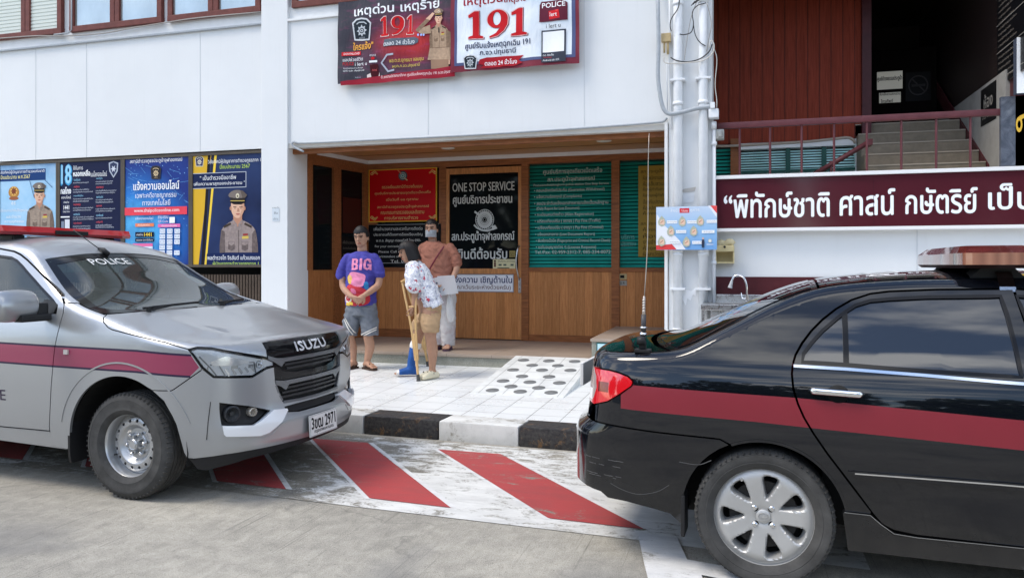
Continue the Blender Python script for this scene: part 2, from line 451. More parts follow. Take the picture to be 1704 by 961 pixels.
COR=dict(plan=[(-.98,0),(-.975,.25),(-.955,.45),(-.91,.62),(-.83,.74),(-.70,.80),(-.5,.833),(-.2,.848),(.3,.8525),(1.2,.8525),(2.2,.845),(2.7,.83),(3.05,.79),(3.3,.68),(3.43,.48),(3.49,.25),(3.51,0)],
 ws=[(.18,.93),(.28,.957),(.40,.98),(.55,.998),(.65,1.0),(.75,.996),(.85,.986),(.95,.966),(1.02,.940),(1.1,.895),(1.2,.835),(1.3,.77),(1.38,.715),(1.48,.645)],
 zt=[(-1.8,1.05),(-.9,1.05),(-.5,1.062),(-.38,1.075),(-.17,1.175),(.12,1.325),(.3,1.39),(.5,1.418),(.8,1.434),(1.2,1.437),(1.5,1.41),(1.8,1.30),(2.1,1.13),(2.3,1.03),(2.42,.985),(2.8,.93),(3.1,.88),(3.3,.82),(3.6,.74),(4.5,.72)],
 rear=[(.2,.07),(.3,.02),(.36,0),(.62,0),(.66,.02),(.70,.07),(.8,.085),(.95,.10),(1.05,.12)],
 front=[(.2,-.06),(.32,0),(.55,0),(.75,-.08),(.9,-.15)],
 crown=[(-1.8,0.0),(-.95,.005),(-.6,.022),(-.4,.022),(0,.02),(.4,.028),(1,.036),(1.6,.04),(2.2,.035),(2.5,.05),(3,.05),(3.4,.03),(4.3,0)],
 bow=[(-1.2,-.0),(-.8,-.03),(-.4,-.10),(.2,-.05),(.5,0),(1.2,0),(1.6,.06),(2.3,.16),(2.6,.1),(3.2,.0),(4.3,0)], r=.045)
TRK=dict(plan=[(-4.4,0),(-4.4,.5),(-4.39,.75),(-4.3,.87),(-3.9,.885),(-3.,.89),(-2,.895),(-1,.905),(-.3,.915),(.1,.92),(.32,.905),(.48,.86),(.62,.78),(.71,.64),(.775,.45),(.815,.22),(.83,0)],
 ws=[(.2,.955),(.4,.975),(.55,.99),(.75,1.0),(.95,1.0),(1.05,.985),(1.15,.955),(1.25,.915),(1.35,.86),(1.45,.805),(1.58,.735),(1.72,.65)],
 zt=[(-5.5,1.2),(-2.2,1.2),(-2.05,1.60),(-1.9,1.66),(-1.5,1.67),(-1.2,1.628),(-1.08,1.577),(-.97,1.503),(-.86,1.428),(-.75,1.356),(-.64,1.292),(-.53,1.246),(-.42,1.210),(-.3,1.183),(0,1.1),(.3,1.035),(.55,1.005),(.8,.995),(1.0,1.0),(1.6,1.01)],
 rear=[(.2,0),(1.3,0)],
 front=[(.2,-.08),(.30,-.02),(.36,0),(.46,.0),(.52,-.03),(.6,-.05),(.85,-.06),(.93,-.07),(.98,-.10),(1.1,-.14)],
 crown=[(-5.5,.0),(-2.1,.05),(-1.5,.055),(-1.05,.030),(-.8,.026),(-.55,.022),(-.3,.022),(0,.045),(.4,.04),(.7,.02),(1.0,.008),(1.6,0)],
 bow=[(-5.5,0),(-2,0),(-1.2,.03),(-1.05,.062),(-.9,.094),(-.75,.126),(-.6,.158),(-.45,.19),(-.25,.205),(0,.1),(.4,.02),(.6,0),(1.6,0)], r=.05)
# ---------------------------------------------------------------- materials of the place
M_white = mat("white_paint_wall", (.74,.76,.765), .55, var=.035, vscale=1.3, bump=.05, bscale=60)
t = NT(M_white); v = t.coord("Object"); big = t.noise(v, .7, 5, .6); stk = t.noise(t.coord("Object", (7,7,.25)), 3, 6, .7); sp = t.noise(v, 38, 4, .8)
c = t.mix(t.ramp(stk, [(.56,0.0),(.85,.22)]), t.ramp(big, [(.3,(.70,.715,.72)),(.7,(.76,.775,.78))]), (.56,.565,.55)); c = t.mix(t.ramp(sp, [(.22,.7),(.27,0.0)]), c, (.42,.42,.40)); t.color(c)
M_white2 = mat("white_paint_trim", (.74,.75,.75), .5, var=.05, vscale=6)
M_wood = mat("brown_wood", (.16,.062,.026), .42)
t = NT(M_wood); v = t.coord('Object', (9,9,.55)); g = t.noise(v, 6, 7, .65, 1.2)
t.color(t.ramp(g, [(.25,(.21,.074,.023)),(.5,(.34,.13,.043)),(.75,(.46,.19,.066))])); t.rough(t.ramp(g, [(.2,.33),(.8,.5)]))
M_wood_h = mat("brown_wood_trim", (.26,.095,.034), .4, var=.35, vscale=8, stretch=(.6,6,6))
M_soffit = mat("brown_wood_ceiling", (.15,.07,.03), .35)
t = NT(M_soffit); v = t.coord('Object', (.5,6,6)); g = t.noise(v, 5, 6, .6, .8)
t.color(t.ramp(g, [(.25,(.32,.135,.045)),(.75,(.50,.24,.085))]))
M_redwood = mat("dark_red_wood", (.10,.022,.014), .5, spec=.08)
t = NT(M_redwood); v = t.coord('Object', (8,8,.4)); g = t.noise(v, 5, 7, .65, 1.0)
t.color(t.ramp(g, [(.25,(.17,.030,.016)),(.75,(.34,.062,.034))]))
M_winframe = mat("red_brown_frame", (.15,.045,.035), .5, var=.2, vscale=12)
M_maroon = mat("maroon_paint", (.075,.016,.020), .4, var=.2, vscale=5)
M_alu = mat("brown_anodised_frame", (.09,.075,.06), .45, metal=.3, var=.15)
M_black = mat("black_void", (.012,.011,.012), .6)
M_darkglass = mat("dark_glass", (.006,.008,.009), .04, spec=.16)
M_grey_pvc = mat("grey_conduit", (.36,.39,.42), .45, var=.1, vscale=20)
M_white_pvc = mat("white_pipe", (.74,.76,.78), .35, var=.05, vscale=8)
M_steel = mat("brushed_steel", (.55,.55,.55), .3, metal=1.0, rvar=.08, vscale=30)
M_beige = mat("beige_floor_tile", (.36,.29,.23), .35)
t = NT(M_beige); v = t.coord('Object'); br = t.n.new("ShaderNodeTexBrick"); br.offset = 0
br.inputs['Scale'].default_value = 1; br.inputs['Brick Width'].default_value = .6; br.inputs['Row Height'].default_value = .6; br.inputs['Mortar Size'].default_value = .004
br.inputs['Color1'].default_value = (.34,.275,.22,1); br.inputs['Color2'].default_value = (.38,.31,.25,1); br.inputs['Mortar'].default_value = (.12,.10,.085,1)
t.l.new(v, br.inputs['Vector']); t.color(t.mix(.35, br.outputs[0], t.ramp(t.noise(v, 3), [(.3,(.27,.22,.18)),(.7,(.42,.34,.28))])))
M_terrazzo = mat("grey_green_terrazzo", (.30,.30,.25), .6)
t = NT(M_terrazzo); v = t.coord('Object'); n1 = t.noise(v, 140, 3, .7); n2 = t.noise(v, 5, 5)
t.color(t.mix(t.ramp(n2, [(.35,0.0),(.7,.6)]), t.ramp(n1, [(.35,(.15,.15,.12)),(.5,(.32,.32,.27)),(.7,(.45,.44,.38))]), (.20,.20,.165)))
# concrete road: brushed streaks, stains, fine pits
M_conc = mat("road_concrete", (.33,.32,.30), .85)
def concrete_color(t):
    v = t.coord('Object'); vs = t.coord('Object', (5.5,.8,1), (0,0,R(4)))
    big = t.noise(v, .55, 5, .6); mid = t.noise(v, 2.6, 8, .72); st = t.noise(vs, 4.5, 8, .75, .25); pit = t.noise(v, 60, 5, .8); grain = t.noise(v, 170, 3, .8)
    mot = t.noise(v, 9, 7, .72, .6); gro = t.noise(t.coord('Object', (11,.10,1), (0,0,R(2))), 5, 4, .6, .15); gmask = t.noise(v, 1.3, 4, .6)
    c = t.ramp(mid, [(.28,(.26,.245,.205)),(.5,(.40,.375,.315)),(.72,(.53,.50,.425))])
    c = t.mix(.55, c, t.ramp(mot, [(.34,(.17,.162,.14)),(.48,(.39,.366,.31)),(.64,(.66,.62,.53))]))
    c = t.mix(.22, c, t.ramp(st, [(.34,(.16,.152,.13)),(.5,(.40,.382,.34)),(.66,(.66,.62,.53))]))
    c = t.mix(.42, c, t.ramp(grain, [(.34,(.08,.076,.066)),(.5,(.41,.386,.33)),(.68,(.84,.79,.69))]))
    c = t.mix(t.math('MULTIPLY', t.ramp(gro, [(.33,.55),(.40,0.0)]), t.ramp(gmask, [(.42,0.0),(.55,1.0)])), c, (.14,.133,.115))
    c = t.mix(t.ramp(big, [(.38,.0),(.60,.8)]), c, t.mix(1.0, c, (.70,.70,.71), 'MULTIPLY'))
    c = t.mix(t.ramp(pit, [(.34,.85),(.42,0.0)]), c, (.09,.086,.076))
    cr = t.n.new("ShaderNodeTexVoronoi"); cr.feature = 'DISTANCE_TO_EDGE'; cr.inputs['Scale'].default_value = .55
    wv = t.n.new("ShaderNodeTexNoise"); wv.inputs['Scale'].default_value = 2.2; wv.inputs['Detail'].default_value = 5; t.l.new(v, wv.inputs['Vector'])
    t.l.new(t.mix(.5, v, wv.outputs['Color'], 'ADD'), cr.inputs['Vector'])
    c = t.mix(t.ramp(cr.outputs[0], [(.0008,.55),(.0035,0.0)]), c, t.mix(t.ramp(big, [(.45,0.0),(.55,1.0)]), c, (.14,.135,.12)))
    hz = t.math('ADD', t.math('MULTIPLY', st, .5), t.math('ADD', t.math('MULTIPLY', pit, .5), t.math('MULTIPLY', grain, .5)))
    return v, c, hz, mid, pit
t = NT(M_conc); v, c, hz, _, _ = concrete_color(t)
# tyre-darkened and oily patches
pat = t.noise(v, 1.1, 3, .5, .6); c = t.mix(t.ramp(pat, [(.53,0.0),(.68,.55)]), c, (.17,.168,.165))
t.color(c); t.bump(hz, .6, .014)
def worn_paint(name, col, lo, hi, gradient=False):
    m = mat(name, col, .7); t = NT(m); v, c, hz, mid, pit = concrete_color(t)
    w1 = t.noise(t.coord('Object', (1,2.2,1), (0,0,R(2))), 4.2, 9, .78, .7); w2 = t.noise(v, .8, 3, .5); w3 = t.noise(v, 45, 4, .8)
    w = t.math('ADD', t.math('ADD', t.math('MULTIPLY', w1, .58), t.math('MULTIPLY', w2, .27)), t.math('MULTIPLY', w3, .15))
    if gradient: w = t.math('ADD', w, t.math('MULTIPLY', t.math('MINIMUM', t.math('MAXIMUM', t.math('ADD', t.sep(v)[0], 3.3), 0.0), 1.6), .062))
    dust_haze = t.noise(t.coord('Object', (1,3,1), (0,0,R(2))), 3, 7, .75)
    pc = t.mix(t.ramp(dust_haze, [(.34,.65),(.60,0.0)]), tuple(col), tuple(x*.62+.03 for x in col))
    t.color(t.mix(t.ramp(w, [(lo,1.0),(hi,0.0)]), pc, t.mix(1.0, c, (.66,.65,.63), 'MULTIPLY'))); t.bump(hz, .35, .01); return m
M_pwhite = worn_paint("worn_white_paint", (.68,.68,.655), .525, .585, True)
M_pwhite2 = worn_paint("worn_white_line", (.70,.70,.69), .39, .46)
M_pred = worn_paint("worn_red_paint", (.40,.062,.062), .395, .45)
M_kw = worn_paint("kerb_white", (.66,.66,.635), .40, .46)
M_kb = mat("kerb_black", (.025,.024,.026), .6)
t = NT(M_kb); v = t.coord('Object'); n1 = t.noise(v, 9, 9, .8, .3); n2 = t.noise(v, 30, 4, .7)
c = t.mix(t.ramp(n2, [(.3,0.0),(.6,1.0)]), (.014,.014,.017), (.055,.052,.05))
c = t.mix(t.ramp(n1, [(.545,0.0),(.64,.75)]), c, t.ramp(n2, [(.3,(.07,.045,.025)),(.5,(.22,.12,.05)),(.7,(.22,.19,.16))]))
t.color(c); t.bump(n1, .5, .015)
M_tile = mat("white_glazed_tile", (.7,.72,.72), .22)
t = NT(M_tile); v = t.coord('Object'); br = t.n.new("ShaderNodeTexBrick"); br.offset = 0
br.inputs['Scale'].default_value = 1; br.inputs['Brick Width'].default_value = .3; br.inputs['Row Height'].default_value = .3; br.inputs['Mortar Size'].default_value = .0034
br.inputs['Color1'].default_value = (.71,.73,.725,1); br.inputs['Color2'].default_value = (.76,.78,.77,1); br.inputs['Mortar'].default_value = (.13,.13,.125,1)
t.l.new(v, br.inputs['Vector']); dirt = t.noise(v, 1.6, 7, .65)
t.color(t.mix(t.ramp(dirt, [(.36,.22),(.58,0.0)]), br.outputs[0], (.55,.55,.53))); t.rough(t.ramp(dirt, [(.35,.45),(.65,.2)]))
bp = t.n.new("ShaderNodeBump"); bp.invert = True; bp.inputs['Strength'].default_value = .4; bp.inputs['Distance'].default_value = .004
t.l.new(br.outputs['Fac'], bp.inputs['Height']); t.l.new(bp.outputs[0], t.b.inputs['Normal'])

# ---------------------------------------------------------------- ground, road paint, kerb, pavement
SL = -.0402                                 # kerb line runs 2.3 degrees off the facade
def KY(x, y0=6.12): return y0 + SL*(x+2.4)
def sheet(name, pts, z, m, kind='structure'):
    bm = NB(); V, T = cdt_fill([pts])
    vs = [bm.verts.new((p[0], p[1], z)) for p in V]
    for t_ in T: bm.faces.new([vs[i] for i in t_])
    o = mesh_obj(name, bm, m); tag(o, kind=kind); return o
bm = NB(); vs = [bm.verts.new(p) for p in ((-160,-160,0),(160,-160,0),(160,160,0),(-160,160,0))]; bm.faces.new(vs)
tag(mesh_obj("road", bm, M_conc), kind='structure')
sheet("road_marking_white_ground", [(-11,KY(-11,4.33)),(-.50,KY(-.5,4.28)),(.6,KY(.6,4.24)),(.6,KY(.6,6.05)),(-11,KY(-11,6.05))], .004, M_pwhite)
def marking(pts): sheet("road_marking_red_stripe", pts, .008, M_pred)
per = 1.19
for k in range(-5, 3):
    x = -2.36 + per*k
    a = [(x, KY(x,5.79)), (x+.53, KY(x+.53,5.81)), (x+1.83, KY(x+1.83,4.45)), (x+1.26, KY(x+1.26,4.46))]
    if a[2][0] > .4: continue
    marking(a)
for k in range(-5, 2):                      # white outlines beside the red bands
    x = -2.36 + per*k
    for dx in (-.045, .535):
        a = [(x+dx, KY(x,5.80)), (x+dx+.045, KY(x,5.80)), (x+dx+1.335, KY(x+1.3,4.44)), (x+dx+1.285, KY(x+1.3,4.44))]
        if a[2][0] < .4: sheet("road_marking_white_edge", a, .006, M_pwhite2)
# bay line: one edge toward the road and the corner under the dark car
sheet("road_marking_bay_line", [(-.56,4.30),(-.345,4.29),(-.27,3.98),(1.6,3.62),(1.6,3.45),(-.19,3.80),(-.02,2.9),(-.26,2.9),(-.47,3.86)], .012, M_pwhite2)
# kerb: stretches painted white and black in turn, each its own block
K0 = -3.22; KW = .725
kerb_root = []
for k in range(-9, 6):
    x0, x1 = K0+KW*k, K0+KW*(k+1); bm = NB()
    def kp(x, dy, z): return (x, KY(x)+dy, z)
    box(bm, 0, x1-x0-.004, 0, .31, -.05, .165, bev=.022)
    o = mesh_obj("kerb", bm, M_kb if k % 2 == 0 else M_kw, smooth=True, angle=50)
    o.location = (x0, KY(x0), 0); o.rotation_euler = (0,0,math.atan(SL)); tag(o, kind='structure')
bm = NB()
xs = (-14, 6)
def pv(x, y): return (x, y, .160 + (y-6.4)*.0215)
vs = [bm.verts.new(p) for p in (pv(-14,KY(-14,6.425)), pv(6,KY(6,6.425)), pv(6,9.2), pv(-14,9.2))]
bm.faces.new(vs); o = mesh_obj("pavement", bm, M_tile); tag(o, kind='structure')
def pav_z(y): return .160 + (y-6.4)*.0215
# raised entrance floor with its step
bm = NB(); box(bm, -5.93, -.30, 9.13, 11.2, .0, .335); o = mesh_obj("entrance_step_riser", bm, M_terrazzo); tag(o, kind='structure')
bm = NB(); box(bm, -5.93, -.30, 9.105, 11.2, .335, .372, bev=.006); o = mesh_obj("entrance_floor", bm, M_beige); tag(o, kind='structure')

# wheelchair ramp: white tiled wedge with grey anti-slip discs
ramp = empty("wheelchair_ramp", (-2.68,7.43,.18), 0, "short white tiled ramp with grey non-slip discs up to the entrance step", "ramp")
rw, rl, rh = .98, 1.67, .192
def rz(y): return .006 + rh*y/rl
bm = NB()
c = [(0,0,rz(0)),(rw,0,rz(0)),(rw,rl,rz(rl)),(0,rl,rz(rl)),(0,0,-.01),(rw,0,-.01),(rw,rl,.03),(0,rl,.03)]
vs = [bm.verts.new(p) for p in c]
for f in ((0,1,2,3),(0,4,5,1),(1,5,6,2),(2,6,7,3),(3,7,4,0)): bm.faces.new([vs[i] for i in f])
M_rtile = mat("ramp_tile", (.70,.715,.70), .4, var=.12, vscale=4)
mesh_obj("ramp_slab", bm, M_rtile, ramp)
M_disc = mat("grey_disc", (.16,.165,.165), .8, var=.3, vscale=20)
bm = NB(); M_line = mat("dark_joint", (.2,.2,.19), .8)
for x in (.085,.345,.63,.915):
    vs = [bm.verts.new((xx, y, rz(y)+.0015)) for xx, y in ((x-.002,.01),(x+.002,.01),(x+.002,rl-.01),(x-.002,rl-.01))]; bm.faces.new(vs)
for y in (.31,.62,.93,1.24,1.55):
    vs = [bm.verts.new((xx, yy, rz(yy)+.0017)) for xx, yy in ((.02,y-.002),(rw-.02,y-.002),(rw-.02,y+.002),(.02,y+.002))]; bm.faces.new(vs)
mesh_obj("tile_joint", bm, M_line, ramp)
for i, (u, w) in enumerate([(.20,.13),(.50,.13),(.82,.15),(.35,.30),(.65,.30),(.20,.50),(.50,.50),(.82,.52),(.35,.72),(.65,.75),(.17,.98),(.50,1.02),(.82,1.06),(.33,1.22),(.63,1.25),(.16,1.45),(.47,1.46),(.78,1.48)]):
    bm = NB(); lathe(bm, [(0,.0035),(.068,.0035),(.07,.0)], 24); d = mesh_obj("non_slip_disc", bm, M_disc, ramp)
    d.location = (u, w, rz(w)+.001); d.rotation_euler = (math.atan(rh/rl), 0, 0)

# ---------------------------------------------------------------- the police station
Y1, Y2 = 9.13, 10.97
B = empty("police_station", (-5.9,Y1,0), 0, "white two storey police station with brown wooden entrance recess and red brown window frames", "building")
def bpart(name, bm, m, **k):
    o = mesh_obj(name, bm, m, B, **k); o.matrix_parent_inverse = Matrix.Translation((5.9,-Y1,0)); return o
def bbox(name, x0, x1, y0, y1, z0, z1, m, bev=0.0):
    bm = NB(); box(bm, x0, x1, y0, y1, z0, z1, bev=bev); return bpart(name, bm, m)
# upper wall with its joints: left wing
bbox("wall", -14, -6.315, Y1+.02, Y1+.3, 3.095, 4.80, M_white)
bbox("wall", -14, -6.315, Y1+.035, Y1+.3, 4.80, 4.99, M_white2)
bbox("wall", -14, -6.315, Y1+.06, Y1+.32, .15, 1.36, mat("corrugated_brown_panel", (.075,.055,.042), .5, var=.2, vscale=6))
M_seam = mat("wall_seam", (.60,.62,.635), .8)
for x in (-10.33,-9.36,-7.35): bbox('wall_joint', x-.005, x+.005, Y1+.017, Y1+.03, 3.1, 4.8, M_seam)
bm = NB(); box(bm, -14, -6.315, Y1-.02, Y1+.03, 4.79, 4.815, bev=.004); bpart("wall_ledge", bm, M_grey_pvc)
bm = NB()
for i in range(110):
    x = -11.6+i*.048
    box(bm, x, x+.024, Y1+.045, Y1+.062, .15, 1.36)
bpart("corrugated_cladding", bm, mat("corrugated_brown_rib", (.085,.062,.046), .45, var=.2, vscale=6))
# left column and wall over the entrance
bbox("column", -6.315, -5.905, Y1-.03, 9.62, .1, 7.6, M_white, bev=.006)
bbox("wall", -5.905, -.83, Y1, Y1+.28, 3.14, 4.80, M_white)
bbox("wall", -5.905, -.83, Y1+.02, Y1+.28, 4.80, 5.0, M_white2)
for x in (-3.86,-1.83,-5.88): bbox("wall_joint", x-.004, x+.004, Y1-.003, Y1+.02, 3.16, 4.8, M_seam)
bm = NB(); box(bm, -5.905, -.83, Y1-.03, Y1, 4.79, 4.82, bev=.004); bpart("wall_ledge", bm, M_white2)
bm = NB(); box(bm, -5.905, -.83, Y1-.006, Y1+.10, 3.075, 3.138); bpart("canopy_fascia", bm, mat("cream_fascia", (.55,.53,.49), .5, var=.1))
bm = NB(); box(bm, -5.905, -.83, Y1+.10, Y1+.16, 3.01, 3.15); bpart("canopy_beam", bm, M_wood_h)
bbox("ceiling", -5.95, -.33, Y1+.16, 11.2, 3.13, 3.18, M_soffit)
bm = NB()
for y in (9.75, 10.4): box(bm, -5.9, -.83, y-.004, y+.004, 3.127, 3.132)
bpart("ceiling_joint", bm, M_black)
for x, y in ((-3.95,10.05),(-1.75,10.05)):
    bm = NB(); lathe(bm, [(.0,-.012),(.07,-.012),(.095,-.006),(.1,0)], 24, Matrix.Translation((x,y,3.128)))
    o = mesh_obj("ceiling_downlight", bm, mat("frosted_lamp_glass", (.7,.68,.62), .3)); tag(o, "small round recessed downlight in the wooden ceiling, " + ("above the glass door" if x < -3 else "above the green window"), "downlight", "downlights in the entrance ceiling")
# right column with the pipes
bbox("column", -.828, -.335, Y1-.03, 9.55, .1, 7.6, M_white, bev=.006)
bbox("column_trim", -.872, -.836, Y1-.05, Y1+.02, .2, 3.15, M_white2)
for x, r in ((-.715,.052),(-.432,.052)):
    bm = NB(); tube(bm, [(x,Y1-.095,.18),(x,Y1-.095,7.4)], r, 16)
    for z in (.75,1.62,1.66,3.35,4.5): tube(bm, [(x,Y1-.095,z-.02),(x,Y1-.095,z+.02)], r+.008, 16)
    for z in (1.22,3.62): box(bm, x-.085, x+.085, Y1-.15, Y1-.03, z-.012, z+.012, bev=.003)
    bpart("drain_pipe", bm, M_white_pvc)
bm = NB(); tube(bm, [(-.315,Y1-.05,.2),(-.315,Y1-.05,2.0),(-.315,Y1-.05,3.05)], .022, 10); tube(bm, [(-.315,Y1-.05,3.05),(-.315,Y1-.09,3.12)], .03, 10); tube(bm, [(-.315,Y1-.05,2.86),(-.315,Y1-.05,2.9)], .034, 10); tube(bm, [(-.315,Y1-.05,1.5),(-.315,Y1-.05,1.54)], .03, 10)
bpart("drain_pipe", bm, M_white_pvc)
# grey flexible conduit sweeping down and across the column
def Pp(pts, Y): return [(*[P(a,b,Y)[0]], Y, P(a,b,Y)[1]) for a, b in pts]
bm = NB(); tube(bm, [Vector((P(1094,-40,Y1)[0],Y1-.04,P(1094,-40,Y1)[1]))]+[Vector(p) for p in catmull(Pp([(1095,20),(1096,70),(1095,125),(1098,155),(1103,178),(1112,189),(1130,188),(1158,181),(1184,177)], Y1-.15)[0:9], 5)], .024, 10)
bpart("conduit", bm, M_grey_pvc)
bm = NB(); tube(bm, [Vector(p) for p in catmull(Pp([(1110,196),(1104,202),(1090,204),(1000,211),(800,224),(600,234),(505,238),(490,236),(486,240),(492,246),(505,252)], Y1-.03), 4)], .014, 8)
bpart("conduit", bm, M_grey_pvc)
bm = NB()
for pts in ([(1114,-10),(1114,80),(1113,120),(1117,190),(1118,215)], [(1110,105),(1110,140),(1111,185)]):
    tube(bm, [Vector(p) for p in Pp(pts, Y1-.06)], .008, 6)
bpart("conduit", bm, M_white_pvc)
bm = NB(); box(bm, -.905, -.795, Y1-.12, Y1-.05, 4.07, 4.17, bev=.008); tube(bm, [(-.87,Y1-.09,3.95),(-.87,Y1-.09,4.08)], .012, 8); tube(bm, [(-.83,Y1-.09,3.93),(-.83,Y1-.09,4.08)], .014, 8)
bpart("junction_box", bm, mat("yellowed_plastic", (.50,.38,.20), .5, var=.15))
bm = NB(); x, z = P(1187,178,Y1-.12); box(bm, x-.03, x+.02, Y1-.2, Y1-.1, z-.03, z+.04, bev=.006); box(bm, x-.05, x+.06, Y1-.18, Y1-.03, z-.13, z-.03, bev=.008)
bpart("junction_box", bm, M_white_pvc)
# loose cables hung on the column
def cable(pts, r, m, label, Y=Y1-.16):
    bm = NB(); tube(bm, [Vector(p) for p in catmull(Pp(pts, Y), 5)], r, 6); o = mesh_obj("cable", bm, m); tag(o, label, "cable", "cables hung on the entrance column"); return o
M_cb = mat("black_cable", (.03,.03,.032), .5); M_cg = mat("grey_cable", (.33,.31,.29), .6); M_cw = mat("dirty_white_cable", (.55,.53,.49), .6)
cable([(1131,-12),(1129,12),(1118,30),(1115,42),(1117,52)], .006, M_cb, "short black cable curling down at the left edge of the column")
cable([(1175,5),(1160,10),(1152,22),(1154,40),(1150,54),(1138,58),(1131,57)], .006, M_cb, "black cable looped from the knot to the middle of the column")
cable([(1154,42),(1157,58),(1164,70),(1174,77)], .006, M_cb, "thin black cable bending right below the knot on the column")
cable([(1159,4),(1150,30),(1144,62),(1140,90),(1139,100)], .004, M_cg, "thin grey wire hanging straight down the middle of the column")
cable([(1116,96),(1126,101),(1145,103),(1165,98),(1180,86),(1185,74)], .007, M_cb, "black cable slung across the column under the junction box")
cable([(1105,96),(1106,104),(1120,106),(1150,104),(1172,100),(1186,88),(1188,74),(1183,68),(1180,80)], .007, M_cw, "dirty white cable slung across the column beside the black one", Y1-.175)
cable([(1176,6),(1180,20),(1184,42),(1180,62),(1176,86)], .005, M_cg, "grey cable running down the right edge of the column")
cable([(1188,80),(1193,100),(1190,140),(1193,170),(1191,195)], .005, M_cw, "off white cable hanging off the right side of the column")
bm = NB(); x, z = P(1158,5,Y1-.16)
for k in range(5): tube(bm, [(x-.05+.02*k, Y1-.17, z-.03+.012*k), (x-.01+.02*k, Y1-.16, z+.02+.01*k)], .006, 6)
o = mesh_obj("cable_knot", bm, M_cb); tag(o, "knot of black cable ends high on the column", "cable", "cables hung on the entrance column")

# side wall of the recess: tall dark panes between wooden posts
def sidept(tt): return (-5.90+.235*tt, 9.62+1.33*tt)
def side_box(name, t0, t1, z0, z1, th, m, off=0.0):
    (xa,ya),(xb,yb) = sidept(t0), sidept(t1); d = Vector((xb-xa,yb-ya,0)).normalized(); n = Vector((d.y,-d.x,0))
    bm = NB(); vs = []
    for (x,y) in ((xa,ya),(xb,yb)):
        for o_ in (off, off-th):
            for z in (z0,z1): vs.append(bm.verts.new((x+n.x*o_, y+n.y*o_, z)))
    for f in ((0,1,5,4),(2,6,7,3),(0,2,3,1),(4,5,7,6),(1,3,7,5),(0,4,6,2)): bm.faces.new([vs[i] for i in f])
    bmesh.ops.recalc_face_normals(bm, faces=bm.faces); return bpart(name, bm, m)
side_box("side_panel", 0, 1, .372, 1.42, .08, M_wood)
side_box("window_pane", .03, .40, 1.42, 2.98, .02, M_darkglass, -.03)
side_box("window_pane", .52, .98, .45, 2.98, .02, M_darkglass, -.03)
side_box("window_post", -.02, .06, 1.42, 3.13, .09, M_wood_h, .01)
side_box("window_post", .40, .52, .372, 3.13, .09, M_wood_h, .012)
side_box("window_post", .93, 1.03, .372, 3.13, .09, M_wood_h, .012)
side_box("window_head", -.02, 1.02, 2.93, 3.13, .09, M_wood_h, .008)
# back wall of the recess
def back(name, x0, x1, z0, z1, y0, m, th=.06, bev=.0): return bbox(name, x0, x1, y0, y0+th, z0, z1, m, bev)
back("window_head", -5.70, -.8, 2.985, 3.13, Y2-.03, M_wood_h, .1)
trunk = bbox("cable_trunking", -5.66, -.82, Y2-.075, Y2-.032, 3.075, 3.128, M_white2)
side_box("cable_trunking", .12, .97, 3.075, 3.128, .04, M_white2, .052)
for x0, x1 in ((-5.70,-5.50),(-4.45,-4.335),(-3.14,-3.03),(-1.80,-1.685)): back("window_post", x0, x1, .372, 2.985, Y2-.025, M_wood_h, .1)
M_planks = mat("wood_plank_panel", (.2,.09,.04), .42)
t = NT(M_planks); v = t.coord('Object'); sx = t.sep(v)[0]; fr = t.math('FRACT', t.math('MULTIPLY', sx, 8.2)); fl = t.math('FLOOR', t.math('MULTIPLY', sx, 8.2))
wn_ = t.n.new("ShaderNodeTexWhiteNoise"); wn_.noise_dimensions = '1D'; t.l.new(fl, wn_.inputs['W'])
g = t.noise(t.coord('Object', (14,14,.6)), 6, 7, .65, 1.0)
c = t.ramp(g, [(.25,(.32,.122,.038)),(.5,(.50,.21,.070)),(.78,(.66,.31,.115))])
c = t.mix(.45, c, t.mix(1.0, c, t.ramp(wn_.outputs[0], [(0,(.62,.60,.58)),(1,(1.15,1.12,1.1))]), 'MULTIPLY'))
t.color(t.mix(t.ramp(fr, [(0.0,1.0),(.035,0.0)]), c, (.03,.012,.006)))
back("wainscot", -5.50, -4.45, .372, 1.40, Y2, M_planks); back("wainscot", -3.03, -.8, .372, 1.40, Y2, M_planks)
back("sill_rail", -5.50, -4.45, 1.40, 1.455, Y2-.02, M_wood_h, .09); back("sill_rail", -3.03, -.8, 1.40, 1.455, Y2-.02, M_wood_h, .09)
back("skirting", -5.50, -4.45, .372, .50, Y2-.012, M_wood_h, .03); back("skirting", -3.03, -.8, .372, .47, Y2-.012, M_wood_h, .03)
back("window_pane", -5.50, -4.45, 1.455, 2.985, Y2+.02, M_darkglass, .02)
M_greenglass = mat("green_glass", (.004,.05,.04), .05, spec=.3)
M_blind = mat("green_blind", (.012,.30,.24), .5, var=.18, vscale=3)
def blind_window(x0, x1, z0, z1, y, m=M_blind, step=.052, name="blind"):
    bm = NB(); n = int((z1-z0)/step)
    rnd = random.Random(int(x0*100))
    for i in range(n):
        z = z0+step*i; tl = .016 + rnd.uniform(-.002,.002)
        vs = [bm.verts.new(p) for p in ((x0,y-.012,z+.006),(x1,y-.012,z+.006+rnd.uniform(-.002,.002)),(x1,y+tl,z+step*.86),(x0,y+tl,z+step*.86))]; bm.faces.new(vs)
    return bpart(name, bm, m)
blind_window(-3.03, -1.80, 1.455, 2.975, Y2+.03); back("window_pane", -3.03, -1.80, 1.455, 2.985, Y2+.06, M_greenglass, .02)
blind_window(-1.685, -.8, 1.455, 2.975, Y2+.03); back("window_pane", -1.685, -.8, 1.455, 2.985, Y2+.06, M_greenglass, .02)
